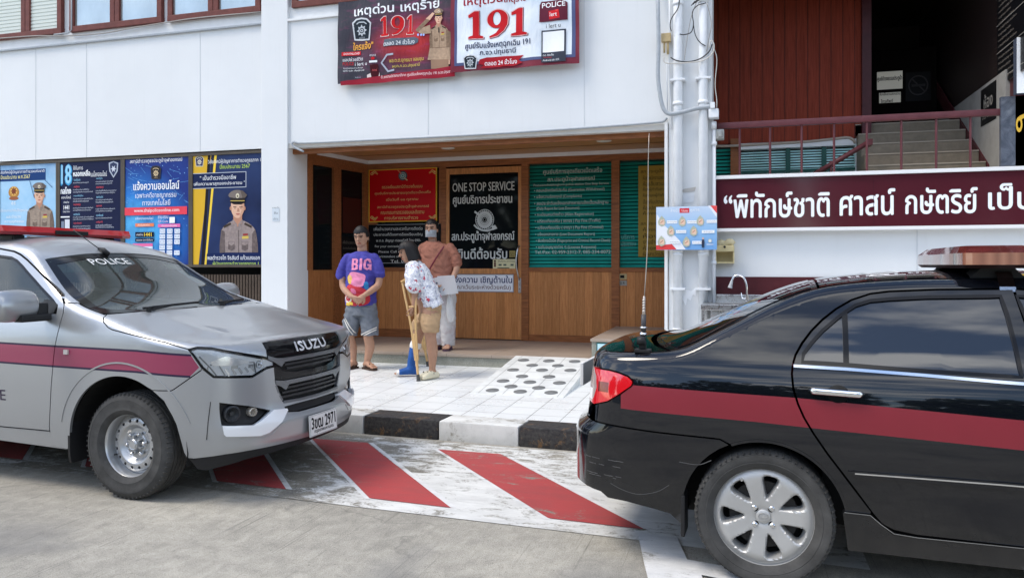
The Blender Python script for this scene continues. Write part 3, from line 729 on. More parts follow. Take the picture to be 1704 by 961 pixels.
# glass door with wooden frame
D = empty("door", (0,0,0)); D.parent = B; D.matrix_parent_inverse = Matrix.Translation((5.9,-Y1,0))
def dbox(name, x0, x1, z0, z1, y0, y1, m, bev=0.004):
    bm = NB(); box(bm, x0, x1, y0, y1, z0, z1, bev=bev); return mesh_obj(name, bm, m, D)
for nm, a in (("door_stile", (-4.335,-4.285,.385,2.96)),("door_stile", (-3.19,-3.14,.385,2.96)),("door_rail", (-4.285,-3.19,2.87,2.96)),("door_rail", (-4.285,-3.19,1.36,1.44))):
    dbox(nm, *a, Y2-.02, Y2+.03, mat("light_brown_door_wood", (.50,.22,.078), .4, var=.3, vscale=9, stretch=(6,6,.7)))
dbox("door_panel", -4.285, -3.19, .385, 1.36, Y2, Y2+.03, M_planks); dbox("door_pane", -4.285, -3.19, 1.44, 2.87, Y2+.004, Y2+.014, M_darkglass, 0)
bm = NB(); hx = -3.165
tube(bm, [Vector(p) for p in catmull([(hx,Y2-.02,1.28),(hx-.01,Y2-.07,1.34),(hx-.035,Y2-.09,1.52),(hx-.02,Y2-.07,1.72),(hx,Y2-.02,1.78)], 5)], .012, 8); box(bm, hx-.022, hx+.022, Y2-.028, Y2-.02, 1.08, 1.3, bev=.004)
mesh_obj("door_handle", bm, M_steel, D)
# raised block on the right with the wheelchair sign
bm = NB(); box(bm, -1.72, -.80, 9.03, 10.95, .15, .585); o = bpart("landing_block", bm, M_terrazzo)
bm = NB(); box(bm, -1.735, -.80, 9.015, 10.95, .585, .62, bev=.005); o = bpart("landing_block_top", bm, M_beige)

# upper windows
M_winglass = mat("pale_reflecting_glass", (.50,.54,.53), .08, metal=.55, var=.12, vscale=2.5, stretch=(1,1,.4))
M_blindw = mat("white_blind_behind_glass", (.66,.70,.64), .35)
def upper_window(x0, x1, z0=4.97, z1=6.6, blinds=False):
    wdw = empty("window", (0,0,0)); wdw.parent = B; wdw.matrix_parent_inverse = Matrix.Translation((5.9,-Y1,0))
    f = .085; xm = (x0+x1)/2
    bm = NB()
    box(bm, x0, x1, Y1-.02, Y1+.06, z0, z0+f, bev=.006); box(bm, x0, x1, Y1-.02, Y1+.06, z1-f, z1, bev=.006)
    for x in (x0, xm-f, xm+.004, x1-f): box(bm, x, x+f-.004, Y1-.016, Y1+.06, z0+f, z1-f, bev=.006)
    mesh_obj("window_frame", bm, M_winframe, wdw)
    for a, b in ((x0+f, xm-f), (xm+f, x1-f)):
        bm = NB(); box(bm, a-.01, b+.01, Y1+.02, Y1+.03, z0+f, z1-f)
        if blinds:
            for i in range(28): box(bm, a, b, Y1+.012, Y1+.02, z0+f+.055*i, z0+f+.055*i+.035)
        mesh_obj("window_pane", bm, M_blindw if blinds else M_winglass, wdw)
upper_window(-11.2, -9.80, blinds=True); upper_window(-9.65, -7.98); upper_window(-7.88, -6.34)
upper_window(-12.9, -11.35)
upper_window(-5.85, -4.3); upper_window(-4.25, -2.6); upper_window(-2.55, -.9)
bbox("wall", -14, -6.315, Y1+.05, Y1+.33, 4.99, 7.6, M_white); bbox("wall", -5.905, -.83, Y1+.05, Y1+.28, 5.0, 7.6, M_white)
bbox("roof", -14.2, 6.4, 8.6, 20, 7.6, 7.8, M_white2)
bm = NB(); tube(bm, [Vector(p) for p in catmull(Pp([(0,64),(60,60),(110,60),(170,56),(220,47),(275,38),(330,30),(436,20)], Y1-.02), 5)], .009, 6)
bpart("conduit", bm, M_cg)
bm = NB(); tube(bm, [Vector(p) for p in Pp([(119,-20),(119,50),(114,55),(90,58)], Y1-.02)], .012, 6); bpart("conduit", bm, M_grey_pvc)
# solid mass behind so that no light leaks in
bbox("wall", -14, -.35, 11.15, 11.25, 0, 7.6, M_black); bbox("wall", -14.1, -14, Y1+.02, 20, 0, 7.6, M_white)

# ---- right wing: balcony, stairs, dark hall
bbox("wall", -.30, 6.3, Y1+.10, Y1+.32, 1.36, 2.50, M_white); bbox("wall_band", -.30, 6.3, Y1+.085, Y1+.32, .2, 1.36, M_maroon)
bm = NB(); box(bm, 1.80, 1.812, Y1+.094, Y1+.1, 1.37, 2.5); bpart("wall_joint", bm, M_seam)
bbox("balcony_floor", -.30, 6.3, Y1+.10, 10.0, 2.40, 2.50, M_terrazzo)
bbox("wooden_wall", -.40, 1.49, 11.0, 11.1, 3.16, 5.4, M_redwood)
bm = NB()
for i in range(13): box(bm, -.33+i*.145, -.325+i*.145, 10.994, 11.002, 3.16, 5.4)
bpart("wall_joint", bm, M_black)
bbox("window_frame", -.05, 1.49, 10.90, 11.06, 3.06, 3.14, M_white); bbox("window_frame", 1.41, 1.49, 10.90, 11.06, 2.3, 3.06, M_white)
bbox("window_frame", -.16, -.05, 10.95, 11.06, 2.3, 3.22, M_wood_h)
M_blind2 = mat("sky_brightened_blind", (.55,.95,.88), .3, var=.25, vscale=3)  # green paled so the colour carries the sky reflected in the window
blind_window(-.05, 1.41, 2.3, 3.06, 10.96, M_blind2, .035); blind_window(-.40, -.16, 2.3, 3.1, 11.02, M_blind, .05)
bbox("wall", -.5, 1.49, 11.1, 11.3, 1.4, 5.4, M_black)
bm = NB()
for a in (.55,1.0):
    box(bm, a, a+.06, 10.93, 10.94, 2.3, 3.06)
box(bm, -.05, 1.41, 10.925, 10.935, 2.74, 2.77)
bpart("window_bar", bm, mat("dark_green_bar", (.01,.08,.065), .3))
bbox("door_jamb", 1.49, 1.60, 10.9, 11.3, 2.4, 5.4, M_maroon)
# stairs
bm = NB()
for k in range(5): box(bm, 1.42, 2.64, 9.9+.275*k, 9.9+.275*(k+1)+.02, 2.3, 2.5+.168*(k+1))
box(bm, 1.42, 2.64, 11.29, 13.6, 3.2, 3.34); bpart("stair", bm, mat("stair_terrazzo", (.21,.175,.13), .6, var=.15, vscale=12))
bm = NB()
for k in range(5): box(bm, 1.42, 2.64, 9.893+.275*k, 9.93+.275*k, 2.5+.168*(k+1)-.012, 2.5+.168*(k+1)+.003)
bpart("stair_nosing", bm, mat("stair_nosing", (.36,.31,.25), .6))
bbox("stair_wall", 2.66, 2.80, 9.28, 15, 2.3, 3.56, mat("rough_concrete_wall", (.30,.29,.27), .7, var=.15, vscale=4))
bm = NB(); pts = [(9.8,2.5),(9.95,2.5),(13.0,4.38),(13.0,4.2)]
prism(bm, [(9.78,2.50),(10.0,2.50),(13.0,4.34),(13.0,4.56),(9.85,2.63)], lambda a, b: Vector((2.645,a,b)), lambda a, b: Vector((2.66,a,b))); bpart("stair_skirting", bm, M_maroon)
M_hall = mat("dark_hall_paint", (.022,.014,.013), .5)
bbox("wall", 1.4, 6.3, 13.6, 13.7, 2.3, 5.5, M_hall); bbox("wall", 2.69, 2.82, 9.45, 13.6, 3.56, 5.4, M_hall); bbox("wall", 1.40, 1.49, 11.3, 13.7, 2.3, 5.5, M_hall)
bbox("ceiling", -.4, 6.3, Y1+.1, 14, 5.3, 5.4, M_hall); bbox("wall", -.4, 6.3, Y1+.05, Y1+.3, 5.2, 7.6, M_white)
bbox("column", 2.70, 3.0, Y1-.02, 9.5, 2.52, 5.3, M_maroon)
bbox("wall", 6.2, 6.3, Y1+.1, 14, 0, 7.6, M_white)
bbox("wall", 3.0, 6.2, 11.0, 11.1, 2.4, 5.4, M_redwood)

# landing railing
rail = empty("railing", (-.30,9.17,2.5), 0, "maroon steel balcony railing above the long maroon sign", "railing")
def rpart(name, bm): o = mesh_obj(name, bm, M_rail, rail, smooth=True, angle=40); o.matrix_parent_inverse = Matrix.Translation((.30,-9.17,-2.5)); return o
M_rail = mat("maroon_gloss_paint", (.115,.036,.042), .35, var=.15, vscale=8)
bm = NB(); box(bm, -.30, 2.68, 9.14, 9.20, 3.055, 3.125, bev=.008); rpart("top_rail", bm)
for px in (1231,1281.5,1334,1388,1442.6,1500,1558,1615):
    x = P(px, 250, 9.17)[0]; bm = NB(); tube(bm, [(x,9.17,2.5),(x,9.17,3.06)], .0125, 8); rpart("baluster", bm)
hr = empty("stair_handrail", (.9,9.75,2.5), 0, "sloping maroon handrail rising to the right behind the balcony railing", "handrail")
bm = NB(); a = P(1352,292,9.75); b = P(1447,236,9.75); d = Vector((b[0]-a[0],0,b[1]-a[1])).normalized()
tube(bm, [(a[0],9.75,a[1]),(b[0],9.75,b[1])], (.03,.03), 4); box(bm, b[0]-.03, b[0]+.03, 9.72, 9.9, b[1]-.04, b[1]+.03)
o = mesh_obj("rail", bm, M_rail, hr); o.matrix_parent_inverse = Matrix.Translation((-.9,-9.75,-2.5))
bm = NB(); x = P(1383,290,9.75)[0]; tube(bm, [(x,9.75,2.5),(x,9.75,2.72)], .014, 8); o = mesh_obj("post", bm, M_rail, hr); o.matrix_parent_inverse = Matrix.Translation((-.9,-9.75,-2.5))
bm = NB(); tube(bm, [Vector(p) for p in catmull([(*P(1187,243,10.9)[:1],10.9,P(1187,243,10.9)[1])]+Pp([(1215,243),(1270,240),(1340,236),(1390,231),(1410,229),(1420,233),(1423,238)], 10.9), 5)], .018, 8)
bpart("conduit", bm, mat("beige_conduit", (.42,.36,.30), .5))
# ---------------------------------------------------------------- printed boards, banners and signs
def ink(r, g, b, rough=.4, var=0.0, vs=6): return mat("ink_%d_%d_%d" % (r,g,b), srgb(r,g,b), rough, spec=.12, var=var, vscale=vs)
WH = ink(238,240,242); NAVY = ink(24,34,72); BLK = ink(16,17,20); GOLD = ink(214,170,50); YEL = ink(240,205,70); RED = ink(200,32,40); LBL = ink(150,205,235); SKIN = ink(218,176,150,.4,.10,60); SKINS = ink(182,134,110,.4,.12,60); SKINM = ink(200,155,130,.4,.1,60); KHAKI = ink(152,136,122,.4,.22,22); KHAKID = ink(112,96,86,.4,.3,25); HAIR = ink(40,32,30)
def police_shield(b, x, y, w, h, edge=None, dark=None, stone=None):
    edge = edge or ink(205,208,212); dark = dark or ink(38,46,54); stone = stone or ink(186,192,198)
    def o(k): return [(x-w*.30*k,y-h*.46*k),(x,y-h*.5*k),(x+w*.30*k,y-h*.46*k),(x+w*.5*k,y-h*.28*k),(x+w*.46*k,y+h*.0*k),(x+w*.40*k,y+h*.48*k),(x,y+h*.5*k),(x-w*.40*k,y+h*.48*k),(x-w*.46*k,y),(x-w*.5*k,y-h*.28*k)]
    b.Pl(o(1), edge); b.Pl(o(.86), dark)
    b.St(x, y+h*.06, w*.27, w*.17, 8, stone); b.El(x, y+h*.06, w*.13, w*.13, dark); b.El(x, y+h*.06, w*.085, w*.085, stone, hole=.45)
    b.T("POLICE", x-w*.15, x+w*.15, y+h*.38, h*.07, stone)
    b.Sk([(x-w*.27,y-h*.22),(x-w*.13,y-h*.30),(x+w*.13,y-h*.30),(x+w*.27,y-h*.22)], w*.05, stone)
def officer(b, cx, top, s, salute=False, uni=KHAKI, unid=KHAKID, facing=0.0):
    """printed half-length picture of a uniformed officer; s = head height in picture units"""
    def p(u, v): return (cx+u*s, top+v*s)
    def poly(pts, m, sm=0): b.Pl([p(*q) for q in (smooth_loop(pts, sm) if sm else pts)], m)
    poly([(-.95,2.05),(-.62,1.72),(-.2,1.5),(.2,1.5),(.66,1.7),(1.02,2.05),(1.15,2.9),(1.18,4.2),(-1.02,4.2),(-1.05,3.0)], uni, 1)
    poly([(-1.05,3.0),(-.95,2.05),(-.74,2.2),(-.72,4.2),(-1.02,4.2)], unid); poly([(1.15,2.9),(1.0,2.02),(.82,2.3),(.80,4.2),(1.18,4.2)], unid)
    poly([(.02,2.1),(.07,2.1),(.08,4.2),(.02,4.2)], unid)
    for a in (-.55,.22): poly([(a,2.75),(a+.38,2.73),(a+.38,3.2),(a+.19,3.28),(a,3.2)], unid); poly([(a+.02,2.77),(a+.36,2.75),(a+.36,2.88),(a+.19,2.98),(a+.02,2.9)], uni)
    poly([(.25,2.45),(.62,2.42),(.62,2.58),(.25,2.6)], ink(206,180,90)); poly([(.3,2.3),(.58,2.28),(.58,2.4),(.3,2.42)], ink(150,60,60))
    for sg in (-1, 1): poly([(sg*.42,1.66),(sg*.82,1.86),(sg*.78,1.98),(sg*.36,1.77)], ink(70,58,50))
    poly([(-.26,1.15),(.26,1.15),(.24,1.72),(0,1.9),(-.24,1.72)], SKINS)
    poly([(-.30,1.52),(-.08,1.95),(-.02,1.78),(-.24,1.48)], uni); poly([(.30,1.52),(.08,1.95),(.02,1.78),(.24,1.48)], uni)
    if salute: poly([(-.03,1.78),(.05,1.78),(.09,2.3),(.02,2.4),(-.06,2.3)], ink(46,40,40))
    f = facing
    poly([(-.37,.42),(.37,.42),(.39,.8),(.33,1.12),(.16,1.36),(-.02,1.42),(-.2,1.34),(-.34,1.1),(-.39,.8)], SKIN, 1)
    poly([(.16+f*.1,.5),(.37,.42),(.39,.8),(.33,1.12),(.16,1.36),(.1,1.3),(.24,.95)], SKINM, 1)
    for sg in (-1,1): b.El(*p(sg*.40,.85), .055*s, .12*s, SKINS)
    for sg in (-1,1): poly([(sg*.08+f*.06,.75),(sg*.27+f*.06,.74),(sg*.26+f*.06,.79),(sg*.09+f*.06,.79)], ink(96,72,62)); b.El(*p(sg*.17+f*.06,.85), .04*s, .022*s, ink(70,52,46), seg=10)
    poly([(f*.08-.02,.84),(f*.08+.05,.84),(f*.08+.09,1.04),(f*.08-.07,1.04)], SKINS); poly([(-.13+f*.06,1.15),(.13+f*.06,1.15),(.06+f*.06,1.22),(-.06+f*.06,1.22)], ink(170,80,76))
    cap = uni if salute else ink(122,112,106)
    poly([(-.40,.40),(.40,.40),(.43,.52),(.2,.62),(-.2,.62),(-.43,.52)], ink(26,24,26))
    poly([(-.41,.24),(.41,.24),(.40,.42),(-.40,.42)], ink(48,42,40) if not salute else ink(110,84,60)); poly([(-.41,.40),(.41,.40),(.41,.44),(-.41,.44)], ink(205,178,96))
    poly([(-.56,.08),(-.3,-.16),(0,-.22),(.3,-.16),(.56,.08),(.43,.26),(-.43,.26)], cap, 1); poly([(.16,-.18),(.3,-.16),(.56,.08),(.43,.26),(.28,.24)], ink(96,86,80) if not salute else KHAKID)
    b.El(*p(0,.13), .1*s, .14*s, ink(216,206,180)); b.El(*p(0,.15), .05*s, .07*s, ink(120,110,90))
def frame_around(name, x0, z0, x1, z1, y, m, w=.045, t=.05, parent=None):
    bm = NB()
    box(bm, x0-w, x1+w, y-.012, y+t, z1, z1+w, bev=.003); box(bm, x0-w, x1+w, y-.012, y+t, z0-w, z0, bev=.003)
    box(bm, x0-w, x0, y-.010, y+t, z0, z1, bev=.003); box(bm, x1, x1+w, y-.010, y+t, z0, z1, bev=.003)
    return mesh_obj(name, bm, m, parent)
def poster(name, label, cat, xl, xr, z0, z1, bg, group):
    r = empty(name, (xl, Y1+.04, z0), 0, label, cat, group)
    b = PhotoBoard(Y1, -.028); b.slab(xl, z0, xr, z1, bg, .03)
    return r, b
def fin(r, b, xl, xr, z0, z1, printed="printed_sheet"):
    o = b.build(printed, r); o.matrix_parent_inverse = Matrix.Translation(-Vector(r.location))
    f = frame_around("frame", xl, z0, xr, z1, Y1+.025, M_alu, .038, .1, r); f.matrix_parent_inverse = Matrix.Translation(-Vector(r.location))
GP = "framed posters on the left wing"
ZT, ZB = 3.035, 1.50
xs_ = [P(a, 350, Y1)[0] for a in (92, 97, 200, 205, 313, 318, 436)]

# blue poster with officer at the left edge
xl, xr = -11.05, xs_[0]-.01
bgb = mat("poster_sky_blue", srgb(110,168,208), .35); t = NT(bgb); v = t.coord('Object'); z_ = t.sep(v)[2]
t.color(t.mix(t.ramp(t.noise(v, 3, 4), [(.35,0.0),(.7,.5)]), t.ramp(t.math('MULTIPLY', t.math('SUBTRACT', z_, 1.5), .66), [(0,srgb(60,120,170)),(.35,srgb(130,185,220)),(.8,srgb(150,195,225)),(1,srgb(90,140,185))]), srgb(190,215,235)))
r, b = poster("framed_poster", "pale blue poster with a capped officer, leftmost of the framed posters", "poster", xl, xr, ZB, ZT, bgb, GP)
b.Rc(-4, 282, 76, 301, ink(22,58,112)); b.T("วิสัยทัศน์ผู้บัญชาการตำรวจแห่งชาติ", -2, 74, 286, 7, WH); b.T("ปีงบประมาณ พ.ศ.2567", 1, 50, 294, 7, ink(240,230,150))
b.El(23, 320, 9, 10, ink(176,128,62)); b.El(23, 318, 6, 8, ink(220,170,90)); b.St(23, 318, 6, 3, 8, ink(120,60,40)); b.El(23, 330, 8, 3, ink(150,90,60))
b.T("๕๕", 19, 26, 338, 5, WH); b.T("เป็นองค์กรบังคับใช้กฎหมาย", 1, 46, 350, 6, WH); b.T("และอำนวย", 11, 35, 360, 5.5, WH); b.T("ความยุติธรรม", 8, 40, 369, 5.5, WH)
officer(b, 66, 308, 21)
for p in ([(50,300),(58,330)],[(74,298),(88,312)]): b.Sk(p, .8, ink(60,90,130))
fin(r, b, xl, xr, ZB, ZT)

# navy poster listing eighteen online tricks
xl, xr = xs_[1]+.01, xs_[2]-.01
r, b = poster("framed_poster", "dark navy poster with a big light blue 18 and two columns of small print", "poster", xl, xr, ZB, ZT, ink(24,30,62), GP)
b.T("18", 101, 119, 291, 33, ink(60,150,200), .05); b.T("18", 102, 118, 290, 31, LBL, .02)
b.T("กลโกง", 101, 118, 317, 11, WH, .03); b.T("ออนไลน์", 102, 118, 328, 5, WH); b.T("สายด่วน", 106, 115, 336, 4, WH); b.T("1441", 106, 115, 345, 7, WH, .02); b.T("ตลอด 24 ชม", 105, 116, 352, 3, WH)
b.T("ใช้ในการ", 122, 138, 279, 7, WH); b.T("หลอกเหยื่อ", 122, 150, 288, 10, WH, .03); b.T("บนโลกออนไลน์", 151, 178, 289, 9, WH)
b.Pl([(181,271),(189,268),(197,271),(196,285),(189,296),(182,285)], ink(170,178,192)); b.Pl([(183,273),(189,270),(195,273),(194,284),(189,293),(184,284)], ink(52,60,88)); b.St(189, 281, 5, 2.2, 6, ink(200,205,215))
rr = random.Random(4); lines_ = ["หลอกให้กู้เงิน","ข่มขู่ทางโทรศัพท์","ซื้อของได้ไม่ตรงปก","หลอกลงทุน","คอลเซ็นเตอร์","แฮกบัญชีสื่อสังคม","หลอกรักออนไลน์","แชร์ลูกโซ่"]
for c0, y0 in ((122,299),(160,297)):
    y = y0; k = 0
    while y < 400:
        b.T(lines_[(k*3+int(c0)) % 8], c0+1, c0+10+rr.random()*8, y, 4.0, (ink(232,90,96) if (k+int(c0/10)) % 2 else LBL)); y += 5
        for _ in range(rr.choice((1,2,2))):
            b.T(lines_[rr.randrange(8)]+lines_[rr.randrange(8)], c0, c0+24+rr.random()*11, y, 2.8, ink(205,210,222)); y += 3.6
        y += 3; k += 1
b.Rc(109, 365, 117, 384, ink(210,214,222)); b.Rc(102, 360, 117, 362, WH); b.Rc(103, 368, 108, 382, ink(120,130,150))
fin(r, b, xl, xr, ZB, ZT)

# blue online-reporting poster
xl, xr = xs_[3]+.01, xs_[4]-.01
bg3 = mat("poster_deep_blue", srgb(20,70,150), .35); t = NT(bg3); v = t.coord('Object'); sx, sy, sz = t.sep(v)
cc_ = t.math('ADD', t.math('POWER', t.math('ADD', sx, 8.45), 2.0), t.math('POWER', t.math('SUBTRACT', sz, 1.95), 2.0))
spk = t.n.new("ShaderNodeTexVoronoi"); spk.inputs['Scale'].default_value = 16; t.l.new(v, spk.inputs['Vector'])
c = t.mix(t.ramp(t.noise(v, 4, 5), [(.35,0.0),(.7,.6)]), t.ramp(cc_, [(0,srgb(90,185,235)),(.35,srgb(40,120,200)),(1.0,srgb(26,46,120))]), srgb(24,60,140))
t.color(t.mix(t.ramp(spk.outputs[0], [(.06,.9),(.14,0.0)]), c, srgb(150,205,245)))
r, b = poster("framed_poster", "bright blue poster with a coral web address band across it", "poster", xl, xr, ZB, ZT, bg3, GP)
rr = random.Random(11)
for _ in range(36):
    a = (212+rr.random()*96, 275+rr.random()*60); b.Sk([a, (a[0]+rr.uniform(-18,18), a[1]+rr.uniform(-12,12))], .35, ink(110,170,225))
b.T("สถานีตำรวจภูธรประตูน้ำจุฬาลงกรณ์", 217, 304, 267.5, 9, WH)
police_shield(b, 260, 287, 18, 23, ink(60,58,60), ink(46,44,48), ink(212,190,150))
b.T("แจ้งความออนไลน์", 223, 299, 308, 15, WH, .02); b.T("เฉพาะคดีอาชญากรรม", 226, 294, 325, 11, WH); b.T("ทางเทคโนโลยี", 238, 284, 336.5, 10, WH)
b.Rc(206, 344.5, 312, 357.5, ink(226,72,88)); b.T("www.thaipoliceonline.com", 224, 299, 350.5, 7.5, WH)
b.T("แจ้งความออนไลน์", 226, 256, 363, 4.5, WH); b.Rc(226, 371.5, 257, 377, ink(232,130,90)); b.T("ติดต่อสอบถาม", 230, 250, 374, 3.4, WH)
b.Rc(226, 386, 257, 394, ink(16,24,50)); b.T("สายด่วน", 228, 239, 390, 4, WH); b.T("1441", 241, 253, 390, 6.5, YEL, .02); b.Rc(226, 396, 257, 402, ink(22,34,66)); b.T("ตลอด 24 ชั่วโมง", 228, 255, 399, 3, WH)
b.Rc(222, 405, 255, 410, ink(226,110,160)); b.Rc(222, 410, 255, 420, ink(205,222,240))
for k in range(3): b.Rc(225+k*10, 411.5, 232+k*10, 417, WH)
b.T("ถาม-ตอบ", 264, 281, 361.5, 4.5, WH); b.T("QR Code", 264, 281, 368.5, 4.5, ink(240,200,210)); b.Rc(283, 361, 292, 371, WH)
b.Rc(264, 372.5, 301, 378, ink(226,110,170)); b.T("ช่องทางติดต่อ", 270, 295, 375.2, 3.2, WH)
for i in range(6):
    for j in range(3):
        if (i, j) in ((3,2),(5,2)): continue
        x, y = 267+j*12.3, 380.5+i*9.0; b.Rc(x, y, x+9, y+7.5, ink(226,232,240)); b.Rc(x+1.2, y+1.5, x+7.8, y+5.5, ink(150,165,190)); b.Rc(x+2.0, y+2.2, x+7, y+4.8, ink(214,222,232))
fin(r, b, xl, xr, ZB, ZT)

# navy and yellow poster with smiling officer
xl, xr = xs_[5]+.01, -6.345
bg4 = mat("poster_navy", srgb(26,40,78), .35); t = NT(bg4); v = t.coord('Object'); t.color(t.ramp(t.noise(v, 1.2, 3), [(.3,srgb(18,30,66)),(.7,srgb(36,54,98))]))
r, b = poster("framed_poster", "navy poster with a yellow slanted side band and a smiling capped officer", "poster", xl, xr, ZB, ZT, bg4, GP)
b.Pl([(320,257),(352,256),(344,315),(330,444),(320,444)], GOLD); 
for a in (0, 6.5): b.Pl([(346+a,256),(350.5+a,256),(339+a*.72,444),(334.5+a*.72,444)], ink(30,26,30) if a == 0 else ink(40,44,66))
b.Pl([(357,256),(361,256),(343,444),(340,444)], YEL)
police_shield(b, 332, 268.5, 15, 18, ink(205,200,170), ink(56,56,96), ink(220,214,190))
b.T("วิสัยทัศน์ผู้บัญชาการตำรวจภูธรภาค 1", 346, 434, 268, 9, WH); b.T("ปีงบประมาณ 2567", 366, 416, 276.5, 7, ink(190,220,90))
b.Rc(320, 287, 410, 313, ink(190,196,206)); b.Rc(320, 288, 409, 312, ink(24,36,74)); b.T("\" เป็นตำรวจมืออาชีพ", 333, 393, 295, 8, WH); b.T("เพื่อความผาสุกของประชาชน \"", 323, 408, 305.5, 8, WH)
b.Rc(384, 403, 436, 425, ink(24,36,74)); officer(b, 396, 322, 29, facing=.3, uni=ink(148,134,130,.4,.22,22), unid=ink(106,94,92,.4,.3,22))
b.Pl([(378,420),(436,420),(436,444),(345,444),(345,422)], ink(24,38,80))
b.T("พลตำรวจโท จิรสันต์ แก้วแสงเอก", 346, 433, 428, 8, WH); b.T("ผู้บัญชาการตำรวจภูธรภาค 1", 355, 431, 438.5, 8, ink(190,220,90))
fin(r, b, xl, xr, ZB, ZT)

# ---- the two emergency-number vinyl banners
def ripple(u, v): return .010*math.sin(u*7+v*3)+.006*math.sin(v*11-u*4)+.008*math.sin(u*17+1.3*v)
def big191(b, xs, y0, y1, m, lw=1.0, slope=-.07):
    """three seriffed digits 1 9 1 spanning the given picture boxes"""
    for (a, c, ch) in xs:
        w = c-a; h = y1-y0; ox = (a-xs[0][0])*slope
        def q(u, v): return (a+u*w, y0+v*h+ox+u*w*slope)
        if ch == '1': b.Pl([q(.0,.14),(q(.42,.0)),q(.72,.0),q(.72,.88),q(1.0,.92),q(1.0,1.0),q(.0,1.0),q(.0,.92),q(.30,.88),q(.30,.20),q(.02,.24)], m)
        else:
            o = [q(.5+.5*math.cos(k*math.pi/14), .33+.33*math.sin(k*math.pi/14)) for k in range(28)]
            i = [q(.47+.20*math.cos(k*math.pi/14), .32+.235*math.sin(k*math.pi/14)) for k in range(28)]
            b.Pl(o, m, [i]); b.Pl([q(.93,.30),q(1.0,.36),q(.98,.56),(q(.82,.78)),q(.52,.95),q(.14,1.0),q(.10,.94),q(.42,.84),q(.62,.66),q(.70,.46)], m)
bgd = mat("banner_charcoal", srgb(58,56,66), .5); t = NT(bgd); v = t.coord('Object'); sx, sy, sz = t.sep(v)
dd = t.math('ADD', t.math('POWER', t.math('MULTIPLY', t.math('ADD', sx, 4.05), .8), 2.0), t.math('POWER', t.math('MULTIPLY', t.math('SUBTRACT', sz, 4.38), 1.5), 2.0))
c = t.ramp(dd, [(0.0,srgb(190,50,50)),(.08,srgb(150,36,46)),(.25,srgb(84,48,66)),(.6,srgb(58,56,66))])
ray = t.noise(t.coord('Object', (1.5,1,5), (0,R(35),0)), 4, 3, .5); c = t.mix(t.ramp(ray, [(.52,0.0),(.72,.35)]), c, srgb(150,60,110))
fold = t.noise(t.coord('Object', (3,1,.7), (0,R(-20),0)), 9, 4, .6); t.color(c); t.bump(fold, .5, .02)
xl, xr, z0, z1 = P(567,80,Y1)[0], P(759,70,Y1)[0], 3.875, 4.955
r = empty("banner", (xl, Y1-.06, z0), 0, "dark vinyl banner with a saluting officer and a red 191", "banner", "emergency number banners on the wall")
b = PhotoBoard(Y1, .07); b.warp = ripple
b.grid(xl, z0, xr, z1, bgd, 80, 54, 0.0); b.k = 16
b.T("เหตุด่วน เหตุร้าย", 589, 731, 14, 22, WH, .02)
big191(b, [(633,648,'1'),(651,673,'9'),(676,689,'1')], 28, 62, ink(232,210,206), slope=-.08); big191(b, [(634,647,'1'),(652,672,'9'),(677,688,'1')], 29, 61, ink(196,26,30), slope=-.08)
police_shield(b, 602, 49, 33, 38)
b.T("ใครแจ้ง\"", 587, 621, 76, 13, ink(236,170,70), .02)
b.Pl([(640,66),(690,62),(697,65),(696,71),(688,75),(638,78)], ink(92,100,112)); b.T("ตลอด 24 ชั่วโมง", 639, 690, 71, 8, WH)
b.Rc(569.5, 86.5, 600, 93, RED); b.T("DOWNLOAD", 573, 598, 89.7, 3.6, WH); b.T("แอปช่วยชีวิต", 572, 604, 99, 6.5, WH); b.T("POLICE", 572, 589, 107, 5.5, RED); b.T("i lert u", 591, 611, 106.5, 6, WH)
b.T("ติดต่อสอบถามข้อมูล", 573, 604, 114, 3, WH); b.T("iOS และ Android", 573, 606, 118, 3, WH)
b.T("POLICE", 616, 626, 92.5, 3, WH); b.Rc(615, 101, 628, 104.5, WH); b.El(621, 97.5, 3, 2.5, RED)
b.Pl([(616,108),(629,107),(631,133),(618,136)], ink(70,20,28)); b.Pl([(611,125),(617,122),(619,134),(628,134),(631,120),(632,130),(627,137),(611,138)], ink(226,210,205)); b.T("SOS", 620, 627, 117, 3, ink(230,110,110))
b.T("Android", 591, 600, 129, 2.6, ink(170,180,190)); b.T("iOS", 591, 597, 134, 2.6, ink(170,180,190))
b.Sk([(656,91),(645,92),(635,105),(646,119),(657,117)], 3, ink(170,176,190))
b.T("พล.ต.ต.ยุทธนา จอนขุน", 649, 705, 101.5, 7, ink(220,196,90)); b.T("ผบก.ภ.จว.ปทุมธานี", 654, 699, 110, 7, ink(220,196,90))
U2 = ink(172,146,122,.4,.2,30); U2D = ink(136,112,92,.4,.25,30)
officer(b, 731, 18.5, 15.6, True, U2, U2D)
b.Pl([(716,42),(706,46),(696,54),(703,58),(718,56)], U2); b.Pl([(697,55),(692,51),(712,30),(717,33)], U2D); b.Pl([(709,32),(720,21.5),(724,23),(716,34)], SKIN)
b.Pl([(744,50),(753,56),(753,84),(751,100),(745,100),(744,84)], U2D); b.Pl([(745,98),(751,98),(750,108),(745,109)], SKIN); b.Pl([(715,80),(749,80),(751,101),(712,100)], U2); b.Pl([(717,99),(748,100),(748,115),(718,115)], ink(150,120,98)); b.Pl([(714.5,79),(749,79),(749,80.3),(714.5,80.3)], U2D)
zc = P(660,132,Y1-.07)[1]
b.Pl([(569,137),(636,126),(758,110.5),(758,128),(569,143.5)], ink(150,36,52)); b.T("ด้วยความปรารถนาดีจาก ศูนย์รับแจ้งเหตุฉุกเฉิน 191 ภ.จว.ปทุมธานี", 634, 755, 124.5, 7, ink(246,226,226))
for a in (0, 5, 9): b.El(697+a, 59, 1.6, 2.0, ink(170,190,250))
